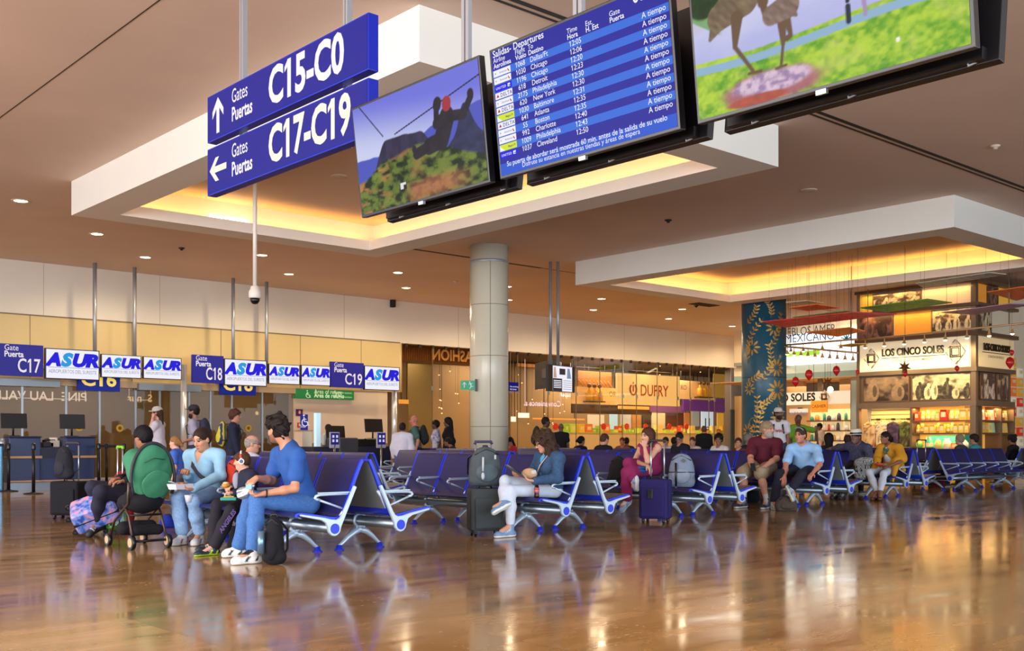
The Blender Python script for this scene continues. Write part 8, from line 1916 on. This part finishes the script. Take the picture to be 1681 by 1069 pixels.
blob('canopy', [el(cc, Rg, V3(.19, .09, .28), .05), rc(cc + V3(-.11, .1, .12), cc + V3(.11, .1, .12), .11, None, .09), rc(cc + V3(-.11, .03, .0), cc + V3(.11, .03, .0), .085, None, .08), rc(cc + V3(-.09, .0, -.17), cc + V3(.09, .0, -.17), .07, None, .08)], .008, grn, e, [(V3(0, 0, -1), -.43)], (.006, 24))
b = MB(); b.tube([PQ(.05 + .212 * math.cos(t), .045, .66 + .325 * math.sin(t)) for t in [-.5 + (PI + 1.0) * k / 24 for k in range(25)]], .016, 8); wpart(b, 'canopy_rim', mat('rim_slate', '#23252c', .6), e)
b = MB(); b.tube([PQ(-.06, -.018, .80), PQ(.03, -.032, .845), PQ(.14, -.018, .83)], .007, 6, squash=.5); wpart(b, 'canopy_zip', mat('dark_green', '#1a3c2c', .7), e)
blob('canopy_pocket', [el(PQ(.06, -.012, .60), Rg, V3(.145, .02, .14), .03)], .008, grn, e, (), (.004, 30))
o, c, R = backpack('neck_pillow', tuple(np.array(at_z(264, 869, 0)) + CF * .25 + V3(0, 0, .0)), fdir(0, -1), .16, .13, .15, '#2038b0', 'blue cushion lying on the floor behind the pushchair wheel', straps=False, cat='cushion', pocket=False)
# --- bags around the front row
p = np.array(at_z(441, 932, 0)) + CF * .2
e, c, R = backpack('backpack', tuple(p), fdir(-.2, -1), .15, .16, .40, '#17171c', 'black backpack on the floor behind the jeans of the person in blue')
b = MB(); b.cyl(c + R[0] * -.07 + R[1] * .10 - R[2] * .10, c + R[0] * -.07 + R[1] * .10 + R[2] * .08, .028, 14); wpart(b, 'bottle', mat('steel_blue_bottle', '#6a8aa8', .25, .6), e)
p = np.array(at_z(388, 908, 0)) + CF * .12
e, c, R = backpack('backpack', tuple(p), fdir(-.25, -1), .19, .17, .40, '#1b1b20', 'black backpack with small white logo standing between the dark joggers and the blue jeans')
b = MB(); o_ = D(382, 858, 9.0); b.text('THE', o_ + V3(0, 0, .022), CR, (0, 0, 1), .018, 0, bold=.03); b.text('NORTH', o_ + V3(0, 0, .008), CR, (0, 0, 1), .018, 0, bold=.03); b.text('FACE', o_ - V3(0, 0, .006), CR, (0, 0, 1), .018, 0, bold=.03)
b.tube([o_ + CR * (.065 + .02 * math.cos(t)) + V3(0, 0, .0 + .03 * math.sin(t)) for t in [k * PI / 16 for k in range(9)]], .004, 5)
b.move(Matrix.Translation(Vector(c + R[1] * .105 + R[2] * .05 - R[0] * .0) - Vector(o_ + CR * .03))); wpart(b, 'logo', mat('logo_white', '#d0d0d4', .5), e)
e, c, R = backpack('backpack', (4.98, 9.60, .415), (-1, -.15), .26, .17, .42, '#b0341f', 'red backpack standing on the seat between the pale blue cardigan and the headphones', '#a02c1c', lean=-.2)
sx1, sy1 = ROWX[2] - .40, ROWY[2] + .38
e, c, R = backpack('backpack', (sx1, sy1, .405), fdir(-.25, -1), .34, .20, .44, '#7a869a', 'light grey backpack with black patch standing on the end seat', '#8792a4')
b = MB(); k = c + R[1] * .098 + R[2] * .13 - R[0] * -.03; b.prism([(-.03, 0), (0, -.03), (.03, 0), (0, .03)], k, R[0], R[2], R[1] * .004); wpart(b, 'patch', M_black, e)
b = MB(); b.tube([c - R[0] * .17 + R[1] * .07 - R[2] * .02, c + R[1] * .125 - R[2] * .02, c + R[0] * .17 + R[1] * .07 - R[2] * .02], .006, 6); b.tube([c - R[0] * .06 + R[1] * .13 - R[2] * .2, c - R[0] * .065 + R[1] * .115 + R[2] * .1], .014, 6); wpart(b, 'webbing', M_black, e)
backpack('backpack', (ROWX[2] - .42, ROWY[2] + 1.5, .405), fdir(-.4, -1), .26, .18, .40, '#1c1a1c', 'black backpack on the seat left of the person in magenta', lean=.25)
p = np.array(at_z(1240, 826, 0)) + CF * .3; backpack('backpack', tuple(p), fdir(0, -1), .26, .18, .36, '#17171d', 'black backpack on the floor under the seat of the person in maroon')
p = np.array(at_z(1295, 840, 0)) + CF * .15
e, c, R = backpack('shoulder_bag', tuple(p), fdir(.1, -1), .32, .18, .21, '#4a4038', 'brown shoulder bag on the floor in front of the person in light blue', straps=False, cat='bag')
b = MB(); b.tube([c - R[0] * .08 + R[2] * .08, c - R[0] * .07 + R[2] * .2, c + R[2] * .25, c + R[0] * .07 + R[2] * .2, c + R[0] * .08 + R[2] * .08], .011, 6); wpart(b, 'carrying_loop', mat('brown_strap', '#3a302a', .6), e)
# black and white bag on the lap of the man in the hat
m = mat('meander_cloth', '#ffffff', .8); nt = m.node_tree; wv = nt.nodes.new('ShaderNodeTexChecker'); wv.inputs['Scale'].default_value = 34; wv2 = nt.nodes.new('ShaderNodeTexVoronoi'); wv2.inputs['Scale'].default_value = 14; wv2.distance = 'CHEBYCHEV'; mm_ = nt.nodes.new('ShaderNodeMath'); mm_.operation = 'MULTIPLY'; mm_.inputs[1].default_value = 40; sn = nt.nodes.new('ShaderNodeMath'); sn.operation = 'SINE'; rp = nt.nodes.new('ShaderNodeValToRGB'); rp.color_ramp.interpolation = 'CONSTANT'; rp.color_ramp.elements[0].color = lin('#15151a') + (1,); rp.color_ramp.elements[1].color = lin('#d2d2d0') + (1,); rp.color_ramp.elements[1].position = .5; tcn = nt.nodes.new('ShaderNodeTexCoord'); nt.links.new(tcn.outputs['Object'], wv2.inputs['Vector']); nt.links.new(wv2.outputs['Distance'], mm_.inputs[0]); nt.links.new(mm_.outputs[0], sn.inputs[0]); nt.links.new(sn.outputs[0], rp.inputs[0]); nt.links.new(rp.outputs[0], nt.nodes['Principled BSDF'].inputs[0])
c = D(1416, 769, 18.45); e = empty('patterned_bag', tuple(c - V3(0, 0, .17))); tag(e, 'black and white maze-patterned bag on the lap of the person in the hat', 'bag')
Rb = np.array([CR, CF, [0, 0, 1]]); blob('bag', [el(c, Rb, V3(.13, .07, .19), .05), rc(c + V3(0, 0, .10) - CR * .08, c + V3(0, 0, .13) + CR * .13, .06, None, .05), rc(c - V3(0, 0, .12) - CR * .1, c - V3(0, 0, .15) - CR * .02, .05, None, .05)], .010, m, e, (), (.006, 26))
b = MB(); b.tube([c + V3(0, 0, .17) - CR * .04, c + V3(0, 0, .23), c + V3(0, 0, .18) + CR * .07], .008, 6); wpart(b, 'bag_loop', M_black, e)
# small things held or standing on seats
def simple(name, lab, cat, loc): e = empty(name, tuple(loc)); tag(e, lab, cat); return e
c = D(296, 799, 10.02); e = simple('food_tray', 'white paper tray of food held by the person in cardigan', 'food tray', c)
b = MB(); Rm = Matrix.Rotation(-_a, 3, 'Z'); b.loft([[tuple(Vector(c) + Matrix.Rotation(.2, 3, 'Z') @ Vector((x * k, y * k, z))) for x, y in ((-.10, -.07), (.10, -.07), (.10, .07), (-.10, .07))] for k, z in ((.85, -.025), (1, .025), (.97, .025), (.82, -.015))], smooth=False); wpart(b, 'tray', mat('paper_white', '#d8dae6', .6), e)
b = MB(); b.ell(c + V3(.02, 0, .015), (.06, .045, .025), 12); wpart(b, 'food', mat('fried_food', '#a8562c', .7, noise=(60, .3)), e)
b = MB(); b.box(c + V3(-.06, .02, .035), (.07, .08, .004), 0, Matrix.Rotation(.4, 3, 'Y')); wpart(b, 'napkin', mat('paper_white', '#d8dae6'), e)
c = D(310, 816, 10.12); e = simple('paper_cup', 'white paper cup on the lap of the person in cardigan', 'cup', c - V3(0, 0, .03)); b = MB(); b.lathe([(.001, -.05), (.028, -.05), (.038, .0), (.04, .012), (.001, .012)], c, 18); wpart(b, 'cup', mat('paper_white', '#d8dae6'), e); b = MB(); b.lathe([(.001, .014), (.041, .013), (.041, .018), (.001, .018)], c, 18); wpart(b, 'lid', M_white, e)
c = D(399, 810, 8.98); e = simple('crisp_packet', 'silver and blue crisp packet in the hands of the person in blue', 'packet', c)
foil = mat('foil', '#a8b8cc', .22, .7, bump=(40, .6)); blob('packet', [el(c, Rb, V3(.055, .03, .055), .03), rc(c + CR * .05 + V3(0, 0, .03), c + CR * .08 + V3(0, 0, .06), .022, .018, .02)], .006, foil, e, (), (.008, 60))
b = MB(); b.box(c + CR * .055 + V3(0, 0, .055) - CF * .028, (.05, .006, .04), 0, Matrix.Rotation(-(PI / 2 - _a), 3, 'Z')); wpart(b, 'packet_label', mat('pale_blue_label', '#7fb4d8', .4), e)
c = D(376, 819, 9.52); e = simple('lunch_box', 'teal lunch box on the lap of the person in headphones', 'lunch box', c); b = MB(); b.box(c, (.14, .10, .03), 0, Matrix.Rotation(-.6, 3, 'Z')); wpart(b, 'box', mat('teal_plastic', '#1f8a7a', .4), e, bev=.008); b = MB(); b.box(c + V3(0, 0, .018), (.09, .06, .01), 0, Matrix.Rotation(-.6, 3, 'Z')); wpart(b, 'snack', mat('snack_yellow', '#c9a83a', .6), e)
c = D(371, 797, 9.58); e = simple('sandwich', 'half-eaten bread roll in the hand of the person in headphones', 'bread roll', c); b = MB(); b.ell(c, (.04, .035, .026), 12); wpart(b, 'roll', mat('bread', '#c98a3c', .7, noise=(50, .3)), e); b = MB(); b.ell(c + V3(0, 0, .02), (.03, .028, .012), 10); wpart(b, 'filling', mat('filling', '#d8c48a', .7), e)
c = D(846, 774, 11.22); e = simple('tablet_computer', 'black tablet in folding cover held by the tablet reader', 'tablet', c); RT_ = Matrix((Vector(nrm(CR * .75 - V3(0, 0, .42))), Vector(nrm(CF * .8 + CR * -.2)), Vector((0, 0, 0)))).transposed()
ux = Vector(nrm(CR * .8 - V3(0, 0, .5))); uy = Vector(nrm(CF * .95 + CR * .1)); uz = ux.cross(uy); Rt_ = Matrix((ux, uy, uz)).transposed()
b = MB(); b.box(c, (.25, .18, .012), 0, Rt_); wpart(b, 'cover', M_black, e, bev=.004); b = MB(); b.box(Vector(c) + uz * .009, (.23, .165, .004), 0, Rt_); wpart(b, 'glass', mat('tablet_glass', '#1c2430', .15), e)
c = D(869, 778, 11.3); e = simple('tan_pouch', 'tan shoulder pouch with white tag on the lap of the tablet reader', 'pouch', c - V3(0, 0, .05)); blob('pouch', [el(c, Rb, V3(.085, .04, .06), .03)], .008, cloth('#c09a74'), e); b = MB(); b.box(c + CR * .045 + V3(0, 0, .02) - CF * .035, (.05, .008, .035), 0, Matrix.Rotation(-.2, 3, 'Y') @ Matrix.Rotation(-(PI / 2 - _a), 3, 'Z')); wpart(b, 'label_tag', mat('tag_white', '#b9bdc0'), e)
c = np.array(at_z(881, 817, .41)); e = simple('cola_bottle', 'small cola bottle with red label standing on the seat edge', 'bottle', c)
b = MB(); b.lathe([(.001, 0), (.026, .0), (.028, .02), (.025, .05), (.028, .09), (.022, .12), (.011, .145), (.011, .155)], c, 18); wpart(b, 'bottle', mat('cola_dark', '#2a0f0c', .1), e); b = MB(); b.lathe([(.0285, .055), (.0285, .10)], c, 18, caps=False); b.lathe([(.013, .15), (.013, .172), (.001, .172)], c, 12); wpart(b, 'label_and_cap', mat('cola_red', '#b01c24', .35), e); b = MB(); b.text('Coca-Cola', c - CF * .0295 - CR * .02 + V3(0, 0, .07), CR, (0, 0, 1), .012, 0); wpart(b, 'lettering', M_white, e)
c = D(1236, 767, 15.95); e = simple('mobile_phone', 'black mobile phone in the hands of the person in maroon', 'phone', c); Rp = Matrix.Rotation(-(PI / 2 - _a), 3, 'Z') @ Matrix.Rotation(-.5, 3, 'X'); b = MB(); b.box(c, (.075, .012, .13), 0, Rp); wpart(b, 'case', M_black, e, bev=.005); b = MB(); b.box(Vector(c) + Rp @ Vector((0, -.008, 0)), (.066, .003, .118), 0, Rp); wpart(b, 'glass', mat('tablet_glass', '#1c2430'), e)
c = D(1443, 762, 18.15); e = simple('red_bowl', 'red food bowl in the hands of the person in yellow', 'bowl', c); b = MB(); b.lathe([(.001, -.03), (.06, -.03), (.10, .012), (.094, .012), (.056, -.02), (.001, -.02)], c, 20); wpart(b, 'bowl', mat('bowl_red', '#b8321e', .4), e); b = MB(); b.ell(c, (.075, .075, .02), 12); wpart(b, 'food', mat('chips_orange', '#c9622c', .7, noise=(50, .4)), e)
c = D(1480, 778, 18.55); e, c2, R = backpack('handbag', tuple(V3(ROWX[4] - .42, ROWY[4] + .2, .405)), fdir(0, -1), .2, .12, .2, '#5a3420', 'brown leather handbag on the seat right of the person in yellow', straps=False, cat='handbag')
c = D(1052, 771, 13.9); e = simple('blue_pouch', 'bright blue pouch on the lap of the person in magenta', 'pouch', c - V3(0, 0, .04)); blob('pouch', [el(c, Rb, V3(.09, .05, .045), .03)], .009, cloth('#2f62b8'), e, (), (.006, 40)); b = MB(); b.tube([c - CR * .08 - CF * .04, c - CF * .055 + V3(0, 0, .01), c + CR * .08 - CF * .04], .005, 5); wpart(b, 'zip', M_black, e)
x, y = XY(1513, 23.2); suitcase('suitcase', (x, y), fdir(-.3, -1), .40, .25, .58, '#18181c', 'black suitcase with raised handle before the brownish-lit bench', 1.02)
x, y = XY(1538, 23.4); backpack('travel_bag', (x, y - .0, 0), fdir(0, -1), .34, .22, .24, '#6a2028', 'dark red travel bag on the floor under the benches at right', straps=False, cat='bag')
x, y = XY(200, 12.6); backpack('travel_bag', (x, y, .0), fdir(-.3, -1), .30, .2, .66, '#8a1c24', 'tall red bag standing behind the green suitcase', straps=False, cat='bag')
